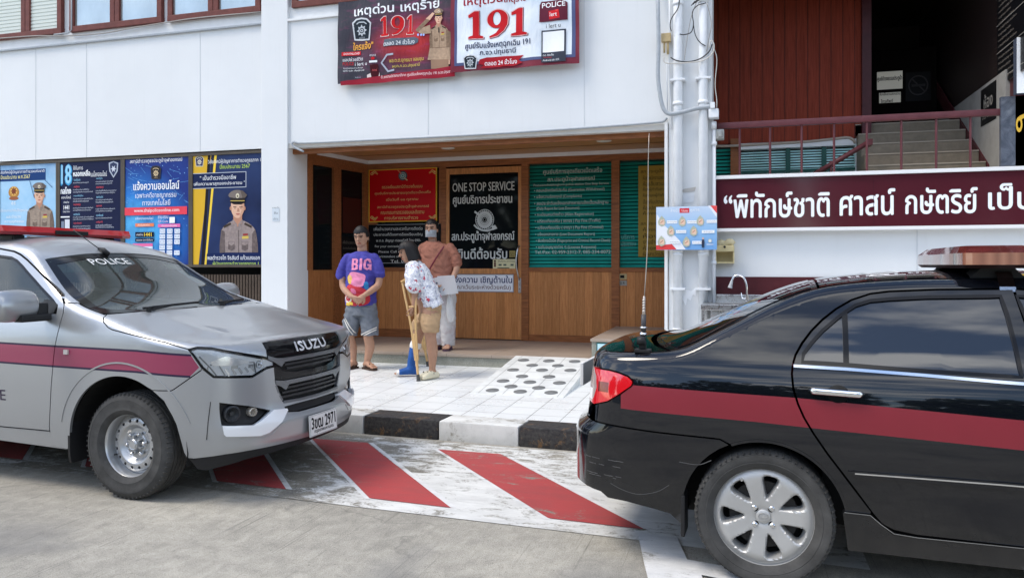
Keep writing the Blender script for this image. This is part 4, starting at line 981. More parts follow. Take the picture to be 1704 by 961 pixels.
o = b.build("vinyl_sheet", r, True); o.matrix_parent_inverse = Matrix.Translation(-Vector(r.location))
xl, xr = P(756,70,Y1)[0], P(967,60,Y1)[0]; z0, z1 = 3.90, 5.12
r = empty("banner", (xl, Y1-.11, z0), 0, "white vinyl banner with red 191 digits and a dark red border", "banner", "emergency number banners on the wall")
b = PhotoBoard(Y1, .12); b.warp = ripple
bm_ = mat("banner_red_edge", srgb(120,40,56), .5, bump=.4, bscale=12); bw_ = mat("banner_white_vinyl", srgb(226,233,240), .45); t = NT(bw_); v = t.coord('Object'); t.color(t.ramp(t.noise(v, 2, 3), [(.3,srgb(206,218,230)),(.7,srgb(234,238,242))])); t.bump(t.noise(t.coord('Object', (3,1,1), (0,R(30),0)), 6, 3), .5, .02)
b.grid(xl, z0, xr, z1, bm_, 80, 60, 0.0); b.k = 12
e = ink(84,92,130); b.grid(xl+.05, z0+.075, xr-.045, z1, e, 80, 60); b.k += 8; b.grid(xl+.085, z0+.11, xr-.09, z1, bw_, 80, 60); b.k += 12
b.T("เหตุด่วน", 772, 837, 2, 19, ink(150,32,44), .02); b.T("เหตุร้าย", 840, 876, -1, 16, ink(150,32,44), .02)
for dx, dy, m in ((1.2,.8,ink(96,30,40)),(0,0,ink(222,190,190)),(0,0,None)):
    if m: big191(b, [(779+dx,805+dx,'1'),(809+dx,847+dx,'9'),(850+dx,879+dx,'1')], 19+dy, 67+dy, m, slope=-.075)
    else: big191(b, [(780,804,'1'),(810.3,845.6,'9'),(851.3,877.6,'1')], 20.5, 65.8, ink(190,26,34), slope=-.075)
b.T("ศูนย์รับแจ้งเหตุฉุกเฉิน 191", 775, 883, 74.5, 14, ink(34,46,84), .015); b.T("ภ.จว.ปทุมธานี", 799, 858, 87, 11, ink(34,46,84), .015)
police_shield(b, 783.5, 104, 24, 24)
b.Pl([(799,100),(810,96),(872,92),(863,100),(870,104),(855,110),(800,114),(806,109),(797,107)], ink(168,32,44)); b.T("ตลอด 24 ชั่วโมง", 807, 860, 103.5, 8.5, WH, .01)
b.Pl([(898,9),(901,3),(938,0),(945,5),(945,33),(898,38)], ink(96,34,52)); b.T("POLICE", 902, 941, 8, 8.5, WH, .02); b.Pl([(913,19),(930,16),(932,30),(914,33)], RED); b.T("lert", 915, 927, 24, 7, WH)
b.T("i lert u", 909, 933, 43, 7, ink(36,40,52))
b.Rc(901.5, 50, 942, 104, ink(58,62,74)); b.Rc(903.5, 52.5, 939, 87, WH); b.T("กด ติดตั้ง", 904, 922, 92, 3.6, WH); b.T("ไอเลิร์ตยู", 905, 918, 96.5, 3, RED); b.T("Android และ iOS", 904, 931, 100.5, 3.2, WH)
o = b.build("vinyl_sheet", r, True); o.matrix_parent_inverse = Matrix.Translation(-Vector(r.location))

# ---- red honours board behind the left pane
b = PhotoBoard(Y2, .03); xl, xr = P(615,340,Y2)[0], P(728,340,Y2)[0]; z1, z0 = P(670,281,Y2)[1], P(670,369,Y2)[1]
CRIM = mat("crimson_gloss_panel", srgb(186,14,22), .3, spec=.15); b.slab(xl, z0, xr, z1, GOLD, .02); b.rect(xl+.015, z0+.015, xr-.015, z1-.015, CRIM)
for x, y in ((619,286),(724,284),(619,365),(724,363)):
    for k in range(5): b.El(x+(2.2*k if x < 650 else -2.2*k), y+(abs(k-2)*1.6 if y < 320 else -abs(k-2)*1.6), 2.6-.3*k, 2.6-.3*k, ink(214,176,104), hole=.5, seg=10)
b.El(670.5, 292.5, 7.5, 8, ink(60,78,84)); b.El(670.5, 292.5, 5.5, 6, ink(150,160,160), hole=.7); b.El(670.5, 292.5, 3, 3.2, ink(150,190,190), hole=.4); b.Sk([(662,283),(668,289)], 1.6, ink(214,120,90)); b.Sk([(673,296),(678,300)], 1.4, ink(200,190,150))
GT = ink(222,188,120)
for s_, x0, x1, y in (("ตรวจเยี่ยมสถานีตำรวจต้นแบบ",636,703,310),("ศูนย์บริการประชาชนจุดเดียวเบ็ดเสร็จ",624,717,321),("เมื่อวันที่ ๑๐ ตุลาคม",643,696,332),("สถานีตำรวจภูธรประตูน้ำจุฬาลงกรณ์",628,714,344),("คณะกรรมการตรวจสอบและติดตาม",634,706,353),("การบริหารงานตำรวจ",640,696,362)): b.T(s_, x0, x1, y, 6, GT)
o = b.build("honours_board"); tag(o, "crimson panel with gold writing and corner scrolls behind the left pane", "wall plaque")
# black notice below it
b = PhotoBoard(Y2, .025); xl, xr = P(614,405,Y2)[0], P(735,405,Y2)[0]; z1, z0 = P(670,373,Y2)[1], P(670,438,Y2)[1]
b.slab(xl, z0, xr, z1, ink(150,150,150), .012); b.rect(xl+.008, z0+.008, xr-.008, z1-.008, BLK); GW = ink(206,206,200)
for s_, x0, x1, y, h in (("เพื่ออำนวยความสะดวกในการติดต่อ",622,703,380,6),("ประชาชนที่ต้องการร้องเรียนเชิญ",622,703,390,6),("พ.ต.อ. สัญญา ทองสวัสดิ์ โทร 090-",626,700,400,6),("For your convenience or if you need",624,706,410,5),("Please Call Pol.Col. Sanya",630,704,419,5),("Superintendent of Pratunam station",622,706,427,5),("Tel. 090-9",650,690,434.5,5)): b.T(s_, x0, x1, y, h, GW)
o = b.build("notice_board"); tag(o, "black notice with white writing below the crimson panel", "notice board")
# dim copies of the two boards drawn on the side panes as reflections
def side_board(t0, t1, z0, z1, m, name, label, cat, texts=()):
    (xa,ya),(xb,yb) = sidept(t0), sidept(t1); U = Vector((xb-xa,yb-ya,0)); L = U.length; U.normalize(); N = Vector((U.y,-U.x,0))
    b = Board((xa+N.x*-.022, ya+N.y*-.022, 0), U, (0,0,1), N); b.slab(0, z0, L, z1, m, .006)
    for s_, u0, u1, zc, h, mm in texts: b.text(s_, u0*L, u1*L, zc, h, mm)
    o = b.build(name); tag(o, label, cat)
dim = ink(120,112,104)
side_board(.58, .90, 1.98, 2.52, ink(66,30,24), "notice_board", "dull brown notice on the dark side pane left of the crimson panel", "notice board")
side_board(.55, .92, 1.44, 1.93, ink(22,21,22), "notice_board", "black notice with dim grey writing low on the dark side pane", "notice board", [("เพื่ออำนวยความสะดวก",.08,.92,1.84,.05,dim),("ประชาชนร้องเรียนเชิญ",.08,.7,1.75,.05,dim),("คุณสัญญา ทองสวัสดิ์",.1,.9,1.65,.05,dim),("Please Call",.2,.8,1.56,.04,dim),("Tel. 090-9",.3,.7,1.49,.04,dim)])

# ---- lettering on the glass door
b = PhotoBoard(Y2, .006); SIL = ink(196,200,196)
b.T("ONE STOP SERVICE", 753, 856, 310.5, 14.5, SIL, .012); b.T("ศูนย์บริการประชาชน", 754, 852, 333.5, 19, SIL, .02)
b.El(806.5, 365.5, 15.5, 17.5, SIL, hole=.93, seg=32)
for k in range(1, 6): b.El(806.5, 365.5, 15.5-2.6*k, 17.5-2.95*k, SIL, hole=.80, seg=28)
for k in range(24):
    a = k*math.pi/12; b.Sk([(806.5+4*math.cos(a), 365.5+4.5*math.sin(a)), (806.5+15*math.cos(a), 365.5+17*math.sin(a))], .7, SIL)
b.Sk([(790,352),(797,357)], 3, SIL); b.Pl([(818,376),(824,374),(828,380),(820,383)], SIL); b.Sk([(789,374),(794,379),(802,383),(812,384),(820,381)], 2.6, SIL)
b.T("สภ.ประตูน้ำจุฬาลงกรณ์", 752, 856, 394, 20, SIL, .015); b.T("ยินดีต้อนรับ", 762, 844, 421, 19, SIL, .02)
b.Rc(848, 417, 858, 428, ink(150,136,84)); b.T("PULL", 849, 857, 421, 3, ink(60,56,40)); b.T("ดึง", 850, 856, 425, 4, ink(60,56,40))
b.Rc(820.5, 431, 858, 447.5, ink(206,200,160)); b.T("ให้บริการ 24 ชั่วโมง", 829, 857, 434, 4, ink(60,70,70)); b.El(824, 434, 1.8, 1.8, ink(80,50,40)); b.Pl([(822.5,436),(825.5,436),(825.5,444),(822.5,444)], ink(90,56,44))
for x in (830,838,850): b.Rc(x, 439, x+5, 442, ink(90,100,90))
b.Rc(828, 445, 848, 446.4, ink(60,70,60))
o = b.build("glass_decal", D)
# white notice below the door pane
b = PhotoBoard(Y2, .012); xl, xr = P(741,470,Y2)[0], P(855,470,Y2)[0]; z1, z0 = P(800,456,Y2)[1], P(800,485.5,Y2)[1]
b.slab(xl, z0, xr, z1, ink(150,150,156), .01); b.rect(xl+.012, z0+.012, xr-.012, z1-.012, ink(226,228,232))
b.T("แจ้งความ เชิญด้านใน", 750, 852, 465.5, 14, ink(40,52,100), .02); b.T("(กรุณาเว้นระยะห่างด้วยครับ)", 748, 850, 478, 10, ink(110,84,80), .01)
o = b.build("paper_notice"); tag(o, "white notice with blue Thai writing across the wooden door panel", "notice")
# ---- lettering and gold sheet behind green windows
b = PhotoBoard(Y2, -.018); PG = ink(196,214,206)
for s_, x0, x1, y, h in (("ศูนย์บริการจุดเดียวเบ็ดเสร็จ",904,1002,285,11),("สภ.ประตูน้ำจุฬาลงกรณ์",911,990,298,10),("Pratunamchulalongkorn police station One Stop Service",888,1013,307,5),
    ("• ถอนหลักทรัพย์ประกัน (Guarantee Withdrawal)",889,1006,316,7),("• แจ้งความร้องทุกข์ (Complaints)",889,968,327,7.5),("• ลงประจำวันแจ้งเอกสารหาย/แจ้งเป็นหลักฐาน",889,1012,337.5,8),("(Daily Report for Lost Document)",893,964,347,6),
    ("• ทะเบียนคนต่างด้าว (Alien Registration)",890,988,356.5,7.5),("• เปรียบเทียบปรับ ( จราจร ) Pay Fine (Traffic)",890,999,367.5,7.5),("• เปรียบเทียบปรับ ( อาญา ) Pay Fine (Criminal)",891,1004,378.5,7.5),
    ("• แจ้งเอกสารหาย (Lost Document Report)",891,990,389.5,7),("• พิมพ์ลายนิ้วมือ (Fingerprint and Criminal Record Check)",892,1015,400,7.5),("• ขอใบอนุญาตต่าง ๆ (License Requests)",892,992,411,7.5),("Tel./Fax. 02-959-2312-7, 085-234-0072",890,1016,419.5,6.5)):
    b.T(s_, x0, x1, y, h, PG)
b.T("บริการ", 1034, 1056, 394, 7, ink(110,170,160)); b.T("ประชาชน", 1034, 1058, 405, 7, ink(110,170,160))
o = b.build("glass_decal"); o.parent = B; o.matrix_parent_inverse = Matrix.Translation((5.9,-Y1,0))
b = PhotoBoard(Y2, -.015); xl, xr = P(1062,350,Y2)[0], -.86; z1, z0 = P(1090,275,Y2)[1], P(1090,427,Y2)[1]
b.slab(xl, z0, xr, z1, mat("dull_gold_sheet", srgb(150,122,44), .45), .006); DG = ink(74,60,26)
for k, s_ in enumerate(("สภ.ประตูน้ำจุฬา","ห้องพนักงานสอบสวน","ห้องสืบสวนสอบ","ห้องผู้กำกับการ สภ","ห้องรองผู้กำกับการ","ป้องกันปราบปราม","ห้องปกครองตน","ห้องธุรการ","","สภ.ประตูน้ำจุฬา","ห้องประชุม","ห้องพัก","งานอำนวยการ","ห้องหนังสือ","ห้องสารวัตรสืบสวน")):
    if s_: b.T(s_, 1066 if s_.startswith("สภ") else 1070, 1117, 285+10*k-(k > 8)*3, 7.5, DG, .01)
o = b.build("directory_sheet"); tag(o, "dull gold directory sheet inside the right green window", "notice board")

# ---- hand-washing board on the column
YB = Y1-.19; b = PhotoBoard(YB); xl, xr = P(1092,380,YB)[0], P(1193,380,YB)[0]; z1, z0 = P(1142,343.5,YB)[1], P(1142,415.5,YB)[1]
bgw = mat("board_pale_blue", srgb(150,186,222), .35); t = NT(bgw); z_ = t.sep(t.coord('Object'))[2]; t.color(t.ramp(t.math('MULTIPLY', t.math('SUBTRACT', z_, z0), 1/(z1-z0)), [(0,srgb(112,160,212)),(.5,srgb(146,186,222)),(1,srgb(190,206,226))]))
b.slab(xl, z0, xr, z1, ink(226,230,236), .015); b.rect(xl, z0, xr, z1, bgw)
b.Pl([(1093,356),(1107,376),(1131,400),(1141,415),(1092,415)], ink(226,228,234)); b.Pl([(1092,408),(1118,406),(1126,415),(1092,415.5)], ink(214,70,72)); b.Pl([(1178,342),(1193,342),(1193,362)], ink(226,228,234)); b.Pl([(1182,342),(1193,342),(1193,355)], ink(222,84,84))
b.T("ล้างมือ", 1116, 1130, 350, 5, WH); b.Rc(1131, 346.5, 1147, 354, ink(206,34,46)); b.T("7 ขั้นตอน", 1133, 1145, 350.2, 4.5, WH); b.T("ถูกวิธี", 1149, 1164, 349.8, 5, WH)
for i, (x, y, lx) in enumerate([(1102,369,1118),(1136,369,1152),(1166,368,1184),(1117,385,1133),(1155,385,1178),(1101.5,402,1122),(1143,403,1160)]):
    b.Pl([(x-1,y-10),(x+4,y-5),(x+6,y+1),(x+4,y+6),(x-1,y+8),(x-6,y+5),(x-7,y),(x-5,y-5)], ink(176,180,160)); b.Pl([(x-4,y+4),(x-3,y-3),(x-1,y-4),(x+1,y-3),(x+3,y-5),(x+4,y+2),(x+3,y+5)], ink(224,190,168)); b.Sk([(x-3,y+2),(x+2,y-2)], 1.1, ink(170,120,100))
    b.Rc(lx-10 if i == 4 else lx-8, y-2.2, lx+9 if i != 4 else lx+11, y+2.8, WH); b.T("ฝ่ามือถูกัน", lx-7, lx+8, y+.3, 3, ink(80,90,120))
b.El(1170, 396.5, 1.6, 1.8, SKIN); b.Pl([(1168,398.5),(1172,398.5),(1172.6,405),(1167.4,405)], ink(60,64,80)); b.Rc(1168, 405, 1169.7, 412, ink(40,40,52)); b.Rc(1170.3, 405, 1172, 412, ink(40,40,52))
b.El(1181.5, 400.5, 3, 3.2, ink(190,190,180)); b.El(1181.5, 400.5, 2, 2.2, ink(226,226,216)); b.Rc(1176, 406, 1187, 407, WH)
o = b.build("hand_washing_board"); tag(o, "pale blue board of hand washing steps with red corners hung across the column", "sign board")

# ---- long maroon sign with white Thai writing
r = empty("sign_board", (-.30, Y1, 1.9), 0, "long glossy maroon sign with big white Thai writing below the railing", "sign board")
b = PhotoBoard(Y1); b.slab(-.305, 1.912, 5.6, 2.475, mat("maroon_acrylic", srgb(78,31,41), .10, spec=.6, var=.06, vscale=2), .05)
b.T("“พิทักษ์ชาติ", 1205, 1380, 340, 43, WH, .018); b.T("ศาสน์", 1398, 1489, 336.5, 43, WH, .018); b.T("กษัตริย์", 1507, 1626, 333.5, 43, WH, .018)
zc = P(1665,331,Y1)[1]; b.text("เป็น", P(1645,335,Y1)[0], P(1645,335,Y1)[0]+.40, zc+.025, .265, WH, .018); b.text("สถาบันของชาติ”", 3.25, 5.4, zc, .30, WH, .012)
for s_ in (1.36, 2.9): b.rect(s_, 1.93, s_+.004, 2.46, ink(60,24,32))
o = b.build("sign_panel", r); o.matrix_parent_inverse = Matrix.Translation(-Vector(r.location))
bm = NB(); box(bm, -.32, 5.62, Y1-.03, Y1+.1, 2.475, 2.515, bev=.003); box(bm, -.32, 5.62, Y1-.03, Y1+.1, 1.875, 1.912, bev=.003)
o = mesh_obj("frame", bm, mat("white_sign_frame", (.78,.78,.78), .4), r); o.matrix_parent_inverse = Matrix.Translation(-Vector(r.location))

# ---- right end: marble sign, light box, grid board, stair signs, papers in the dark hall
bmb = mat("grey_marble_panel", srgb(86,92,104), .25); t = NT(bmb); v = t.coord('Object'); t.color(t.ramp(t.noise(v, 5, 8, .65, 1.5), [(.3,srgb(58,64,76)),(.55,srgb(92,98,110)),(.75,srgb(120,126,136))]))
YM = Y1-.02; b = PhotoBoard(YM); b.slab(P(1666,220,YM)[0], 2.52, 4.6, 3.24, bmb, .06)
u0 = P(1691,220,YM)[0]
YG = ink(222,180,70); b.El(1696, 207, 5.5, 13, YG, hole=.5); b.Sk([(1698,196),(1706,192),(1712,197),(1712,262)], 8, YG)
b.Sk([(1712,262),(1730,262),(1738,250),(1738,194)], 8, YG)
b.text("ฬาลงกรณ์", u0+.5, u0+1.8, 2.88, .36, ink(222,180,70), .03)
o = b.build("name_panel"); tag(o, "grey marble panel with raised golden letters at the right end of the railing", "sign board")
YL = Y1-.25; b = PhotoBoard(YL); xl = P(1692,110,YL)[0]; b.slab(xl, P(1700,155,YL)[1], xl+.6, P(1700,62,YL)[1], ink(236,238,240), .10, ink(70,76,90))
o = b.build("light_box"); tag(o, "white rectangular light box at the upper right edge", "sign board")
# slatted dark board seen edge-on
U = Vector((0,-1,0)); b = Board((2.675, 9.62, 0), (0,-1,0), (0,0,1), (-1,0,0)); b.slab(0, 3.44, .86, 5.0, BLK, .03, ink(96,90,88))
for k in range(24): b.text("ทำเนียบผู้บังคับบัญชา สถานีตำรวจ", .06, .46+.18*((k*7) % 3)/2, 4.92-.062*k, .032, ink(140,132,124))
for k in range(5): b.rect(0, 3.5+.3*k, .86, 3.506+.3*k, ink(150,146,140))
o = b.build("roster_board"); tag(o, "black roster board with thin white lines on the pillar at the upper right", "notice board")
b = Board((2.655, 10.15, 0), (0,-1,0), (0,0,1), (-1,0,0)); b.slab(.0, 3.10, .56, 3.52, BLK, .01)
b.text("ห้อง", .12, .44, 3.36, .16, ink(150,146,140), .02); b.text("ชั้น 2", .06, .3, 3.2, .07, ink(130,126,120))
o = b.build("direction_sign"); tag(o, "black sign with pale writing on the concrete stair wall", "sign board")
YH = 12.2; pm = mat("glowing_paper", (.62,.61,.55), .7, emit=.12)  # papers emit a little light of their own to stand out
def paper(x0, y0, x1, y1, label, texts):
    b = PhotoBoard(YH); xl, xr = P(x0,y0,YH)[0], P(x1,y0,YH)[0]; xm = (x0+x1)/2
    b.slab(xl, P(xm,y1,YH)[1], xr, P(xm,y0,YH)[1], pm, .004)
    for s_, a, c, y, h in texts: b.T(s_, a, c, y, h, BLK, .02)
    o = b.build("paper_notice"); tag(o, label, "notice")
paper(1459.5, 119, 1502, 148.5, "pale paper notice with black Thai writing in the dark hall, largest of the hall papers", [("ศูนย์ดำรงธรรมประตูน้ำ",1460,1501,131,10)])
paper(1463, 154, 1499, 171, "small pale paper with two lines of writing below the large hall paper", [("ห้องสืบสวนสอบสวน",1464,1498,156,5),("โทรศัพท์",1466,1486,168,6)])
paper(1431, 154, 1443, 170, "narrow pale paper half hidden by the red wooden wall", [("อุ่น",1434,1442,157,6)])
bbox("hall_counter", 1.5, 2.64, YH+.01, YH+.06, 3.4, 4.6, mat("dark_brown_counter", (.007,.005,.005), .7, spec=.05))
b = PhotoBoard(YH); b.Rc(1507, 120, 1549, 168, ink(24,22,24)); b.El(1528, 142, 17, 17, ink(62,58,60), hole=.85); b.Sk([(1517,131),(1540,153)], 2.6, ink(62,58,60)); b.Rc(1517, 140, 1540, 144, ink(56,54,56))
o = b.build("no_smoking_sign"); tag(o, "dim dark no smoking sign on the counter in the hall", "sign board")
# wheelchair sign on the raised block
b = Board((-1.66, 9.018, 0)); b.slab(0, .17, .52, .575, ink(40,96,98), .02); b.rect(.012, .182, .508, .563, ink(190,222,232)); TE = ink(36,96,100)
b.ell(.155, .505, .03, .033, TE); b.stroke([(.155,.47),(.175,.38),(.29,.37),(.33,.27),(.38,.26)], .036, TE); b.stroke([(.165,.43),(.26,.425)], .026, TE)
b.stroke([(.15+.1*math.cos(a), .30+.1*math.sin(a)) for a in [R(120)+R(15)*k for k in range(17)]], .024, TE)
o = b.build("wheelchair_sign"); tag(o, "pale blue wheelchair access sign on the front of the raised block", "sign board")
# small column stickers
b = PhotoBoard(Y1, .034); b.Rc(453, 346, 465, 368, ink(206,214,220)); b.T("ทางเข้า", 453, 464, 345.5, 3, ink(110,120,126)); b.T("ชั้น", 456, 462, 354, 4, ink(60,66,72)); b.T("บริการ", 454.5, 463, 364, 3.6, ink(110,120,126))
o = b.build("paper_sticker"); tag(o, "small faded paper sticker on the left white column", "sticker")
b = PhotoBoard(Y1, .034)
b.Pl([(1132,488),(1138,480),(1150,484),(1158,478),(1158,492),(1153,490),(1149,500),(1144,496),(1141,508),(1137,500)], ink(244,246,248)); b.Pl([(1127,319),(1140,314),(1158,311),(1156,318),(1140,320)], ink(190,186,180)); b.Pl([(1130,322),(1156,321),(1154,336),(1134,338)], ink(222,226,230))
o = b.build("peeled_paint_patch"); o.parent = B; o.matrix_parent_inverse = Matrix.Translation((5.9,-Y1,0))
# two little plates on the panelling right of the green window
YP = Y2-.012
for y0, y1, s_, c_, lab in ((455.5,464.5,"1",ink(176,160,120),"small cream number plate on the wooden wainscot"),(466.5,475,"จ ห",ink(150,148,140),"small grey plate with two letters below the cream one")):
    b = PhotoBoard(YP); xl, xr = P(1028,460,YP)[0], P(1043,460,YP)[0]; b.slab(xl, P(1035,y1,YP)[1], xr, P(1035,y0,YP)[1], c_, .012); b.T(s_, 1032, 1039, (y0+y1)/2, 5, BLK); o = b.build("switch_plate"); tag(o, lab, "plate")
# ---------------------------------------------------------------- sheet-metal panels draped on the charts
def inside(pts, poly):
    a = np.array(poly, float); b = np.roll(a, -1, axis=0); P_ = np.array(pts, float)
    ya, yb = a[None,:,1], b[None,:,1]; py = P_[:,1][:,None]; px = P_[:,0][:,None]
    cr = (ya <= py) != (yb <= py)
    with np.errstate(divide='ignore', invalid='ignore'): xi = a[None,:,0]+(py-ya)/(yb-ya)*(b[None,:,0]-a[None,:,0])
    return ((cr & (xi > px)).sum(1) % 2) == 1
def densify(pts, h):
    out = []
    for i, p in enumerate(pts):
        q = pts[(i+1) % len(pts)]; n = max(1, int(math.hypot(q[0]-p[0], q[1]-p[1])/h))
        out += [(p[0]+(q[0]-p[0])*k/n, p[1]+(q[1]-p[1])*k/n) for k in range(n)]
    return out
def inset(pts, g, keep=None):
    a = sum(p[0]*q[1]-q[0]*p[1] for p, q in zip(pts, pts[1:]+pts[:1])); sg = 1 if a > 0 else -1
    out = []; n = len(pts)
    for i, p in enumerate(pts):
        if keep and keep(*p): out.append(p); continue
        a, b = pts[i-1], pts[(i+1) % n]; dx, dy = b[0]-a[0], b[1]-a[1]; l = math.hypot(dx, dy) or 1
        out.append((p[0]-sg*dy/l*g, p[1]+sg*dx/l*g))
    return out
class Shell:
    def __init__(s, ch, root): s.c, s.root = ch, root; s.H = .04
    def top(s, a, b):                     # join line along the shoulder, sampled on a fixed lattice
        n = max(1, int(round(abs(b-a)/s.H))); return [(a+(b-a)*i/n, s.c.zt(a+(b-a)*i/n)) for i in range(n+1)]
    def edge(s, a, b, sg):
        n = max(1, int(round(abs(b-a)/s.H))); return [(a+(b-a)*i/n, sg*s.c.edge(a+(b-a)*i/n)) for i in range(n+1)]
    def fn(s, kind, off=0.0):
        if kind == 'T': return lambda u, w: Vector(s.c.T(u, w, off))
        sd = -1 if kind == 'R' else 1
        return lambda u, w: Vector(s.c.S(u, w, sd, off))
    def joined(s, kind):
        if kind == 'T': return lambda u, w: abs(w) >= s.c.edge(u)-1e-4
        return lambda u, w: w >= s.c.zt(u)-1e-4 or u >= s.c.u1-1e-4 or u <= s.c.u0+1e-4
    def nrm(s, kind, u, w):
        f = s.fn(kind)
        if kind == 'T':
            e = s.c.edge(u)*.995; w0 = max(-e, min(e, w)); a = max(-e, w0-.06); b = min(e, w0+.06); d = .07
            v = s.c.edge(u) or 1e-3
            du = f(u+d, w0/v*s.c.edge(u+d))-f(u-d, w0/v*s.c.edge(u-d)); dw = f(u, b)-f(u, a); n = du.cross(dw)
        else:
            t = s.c.zt(u); d = .022; k = .009
            if t-w < .075: k = .004
            w1 = min(w+k, t); w0 = w1-2*k
            lo = t-w
            du = f(min(u+d, s.c.u1-1e-4), min(u+d, s.c.u1) and s.c.zt(u+d)-lo if lo < .07 else w)-f(max(u-d, s.c.u0+1e-4), s.c.zt(u-d)-lo if lo < .07 else w); dw = f(u, w1)-f(u, w0); n = du.cross(dw)
            if kind == 'L': n = -n
        return n.normalized() if n.length > 1e-12 else Vector((0,0,1))
    def patch(s, bm, kind, poly, holes=(), regions=(), mi=0, h=None, gap=0.0, off=0.0, join=False):
        h = h or s.H; keep = s.joined(kind) if join else None
        lp = inset(densify(poly, h), gap, keep) if gap else densify(poly, h)
        hl = [inset(densify(q, h), -gap) if gap else densify(q, h) for q in holes]
        rg = [densify(r[0], h) for r in regions]
        us = [p[0] for p in lp]; ws = [p[1] for p in lp]
        g = [(u, w) for u in np.arange(math.floor(min(us)/h)*h, max(us), h) for w in np.arange(math.floor(min(ws)/h)*h+h*.5, max(ws), h)]
        if kind != 'T':                     # finer rows where the sheet rolls over the shoulder
            for dz in (.003,.009,.017,.027,.038,.050): g += [(u, s.c.zt(u)-dz) for u in np.arange(math.floor(min(us)/h)*h, max(us), h*.6)]
        if g:
            m = inside(g, lp)
            for q in hl: m &= ~inside(g, q)
            g = [p for p, k in zip(g, m) if k]
            if g:
                B = np.array(lp+[p for q in hl for p in q]); D = np.array(g)
                dmin = np.sqrt(((D[:,None,:]-B[None])**2).sum(2)).min(1); g = [p for p, d in zip(g, dmin) if d > (h*.45 if kind == 'T' or p[1] < s.c.zt(p[0])-.055 else .002)]
        vs = [Vector(p) for p in lp]; es = [(i, (i+1) % len(lp)) for i in range(len(lp))]
        for q in hl+rg:
            b = len(vs); vs += [Vector(p) for p in q]; es += [(b+i, b+(i+1) % len(q)) for i in range(len(q))]
        vs += [Vector(p) for p in g]
        o = geometry.delaunay_2d_cdt(vs, es, [], 0, 1e-6)
        V = [(v.x, v.y) for v in o[0]]; F = [f for f in o[2] if len(f) == 3]
        cen = [(sum(V[i][0] for i in f)/3, sum(V[i][1] for i in f)/3) for f in F]
        k = inside(cen, lp)
        for q in hl: k &= ~inside(cen, q)
        ins = [(inside(cen, r), m_) for r, (_, m_) in zip(rg, regions)]
        f3 = s.fn(kind, off); used = {}
        for j, f in enumerate(F):
            if not k[j]: continue
            a, b, c = (V[i] for i in f)
            ar = (b[0]-a[0])*(c[1]-a[1])-(c[0]-a[0])*(b[1]-a[1])
            if abs(ar) < 1e-10: continue
            idx = list(f) if ar > 0 else list(f)[::-1]
            if kind == 'L': idx.reverse()
            for i in idx:
                if i not in used:
                    used[i] = bm.verts.new(f3(*V[i])); s.N.setdefault(tuple(round(q, 5) for q in used[i].co), []).append(s.nrm(kind, *V[i]))
            try: fa = bm.faces.new([used[i] for i in idx])
            except ValueError: continue
            fa.material_index = mi; fa.smooth = True
            for m_, x in ins:
                if m_[j]: fa.material_index = x
    def panel(s, name, pieces, mats, parent=None, gap=.0025, depth=.018, h=None, off=0.0, weld=True):
        """pieces: dicts with kind ('R' right side, 'L' left side, 'T' top), poly, optional holes and regions"""
        bm = NB(); join = len(pieces) > 1; s.N = {}
        for p in pieces: s.patch(bm, p['k'], p['p'], p.get('h', ()), p.get('r', ()), p.get('mi', 0), h, gap, off, join)
        if join and weld: bmesh.ops.remove_doubles(bm, verts=list({v for e in bm.edges if e.is_boundary for v in e.verts}), dist=.004)
        lay = bm.faces.layers.int.new('panel_face'); nl = bm.verts.layers.float_vector.new('panel_normal'); bm.normal_update(); main = {}
        for v in bm.verts:
            q = s.N.get(tuple(round(k, 5) for k in v.co)); n = sum(q, Vector()) if q else v.normal
            main[v] = n.normalized() if n.length > 1e-6 and n.normalized().dot(v.normal) > .3 else v.normal.copy()
        for f in bm.faces: f[lay] = 1
        for v, n in main.items(): v[nl] = n
        if depth:
            be = [e for e in bm.edges if e.is_boundary]; nrm = {v: v.normal.copy() for e in be for v in e.verts}
            pos = {tuple(v.co): n for v, n in nrm.items()}
            r = bmesh.ops.extrude_edge_only(bm, edges=be)
            for v in [g for g in r['geom'] if isinstance(g, bmesh.types.BMVert)]:
                n = pos.get(tuple(v.co))
                if n: v.co -= n*depth
            for e in be: e.smooth = False
            for f in [g for g in r['geom'] if isinstance(g, bmesh.types.BMFace)]: f.smooth = True; f[lay] = 0
        o = mesh_obj(name, bm, mats, parent or s.root); me = o.data
        fl = me.attributes["panel_face"].data; vn = me.attributes["panel_normal"].data; ln = []
        for p in me.polygons:
            for vi in p.vertices: ln.append(tuple(vn[vi].vector) if fl[p.index].value else tuple(p.normal))
        me.normals_split_custom_set(ln); me.attributes.remove(me.attributes["panel_face"]); me.attributes.remove(me.attributes["panel_normal"])
        return o
    def both(s, name, poly, mats, parent=None, **k):
        """same panel on both sides as two objects; returns (right, left)"""
        h, r = k.pop('holes', ()), k.pop('regions', ())
        return [s.panel(name, [dict(k=sd, p=poly, h=h, r=r)], mats, parent, **k) for sd in ('R', 'L')]
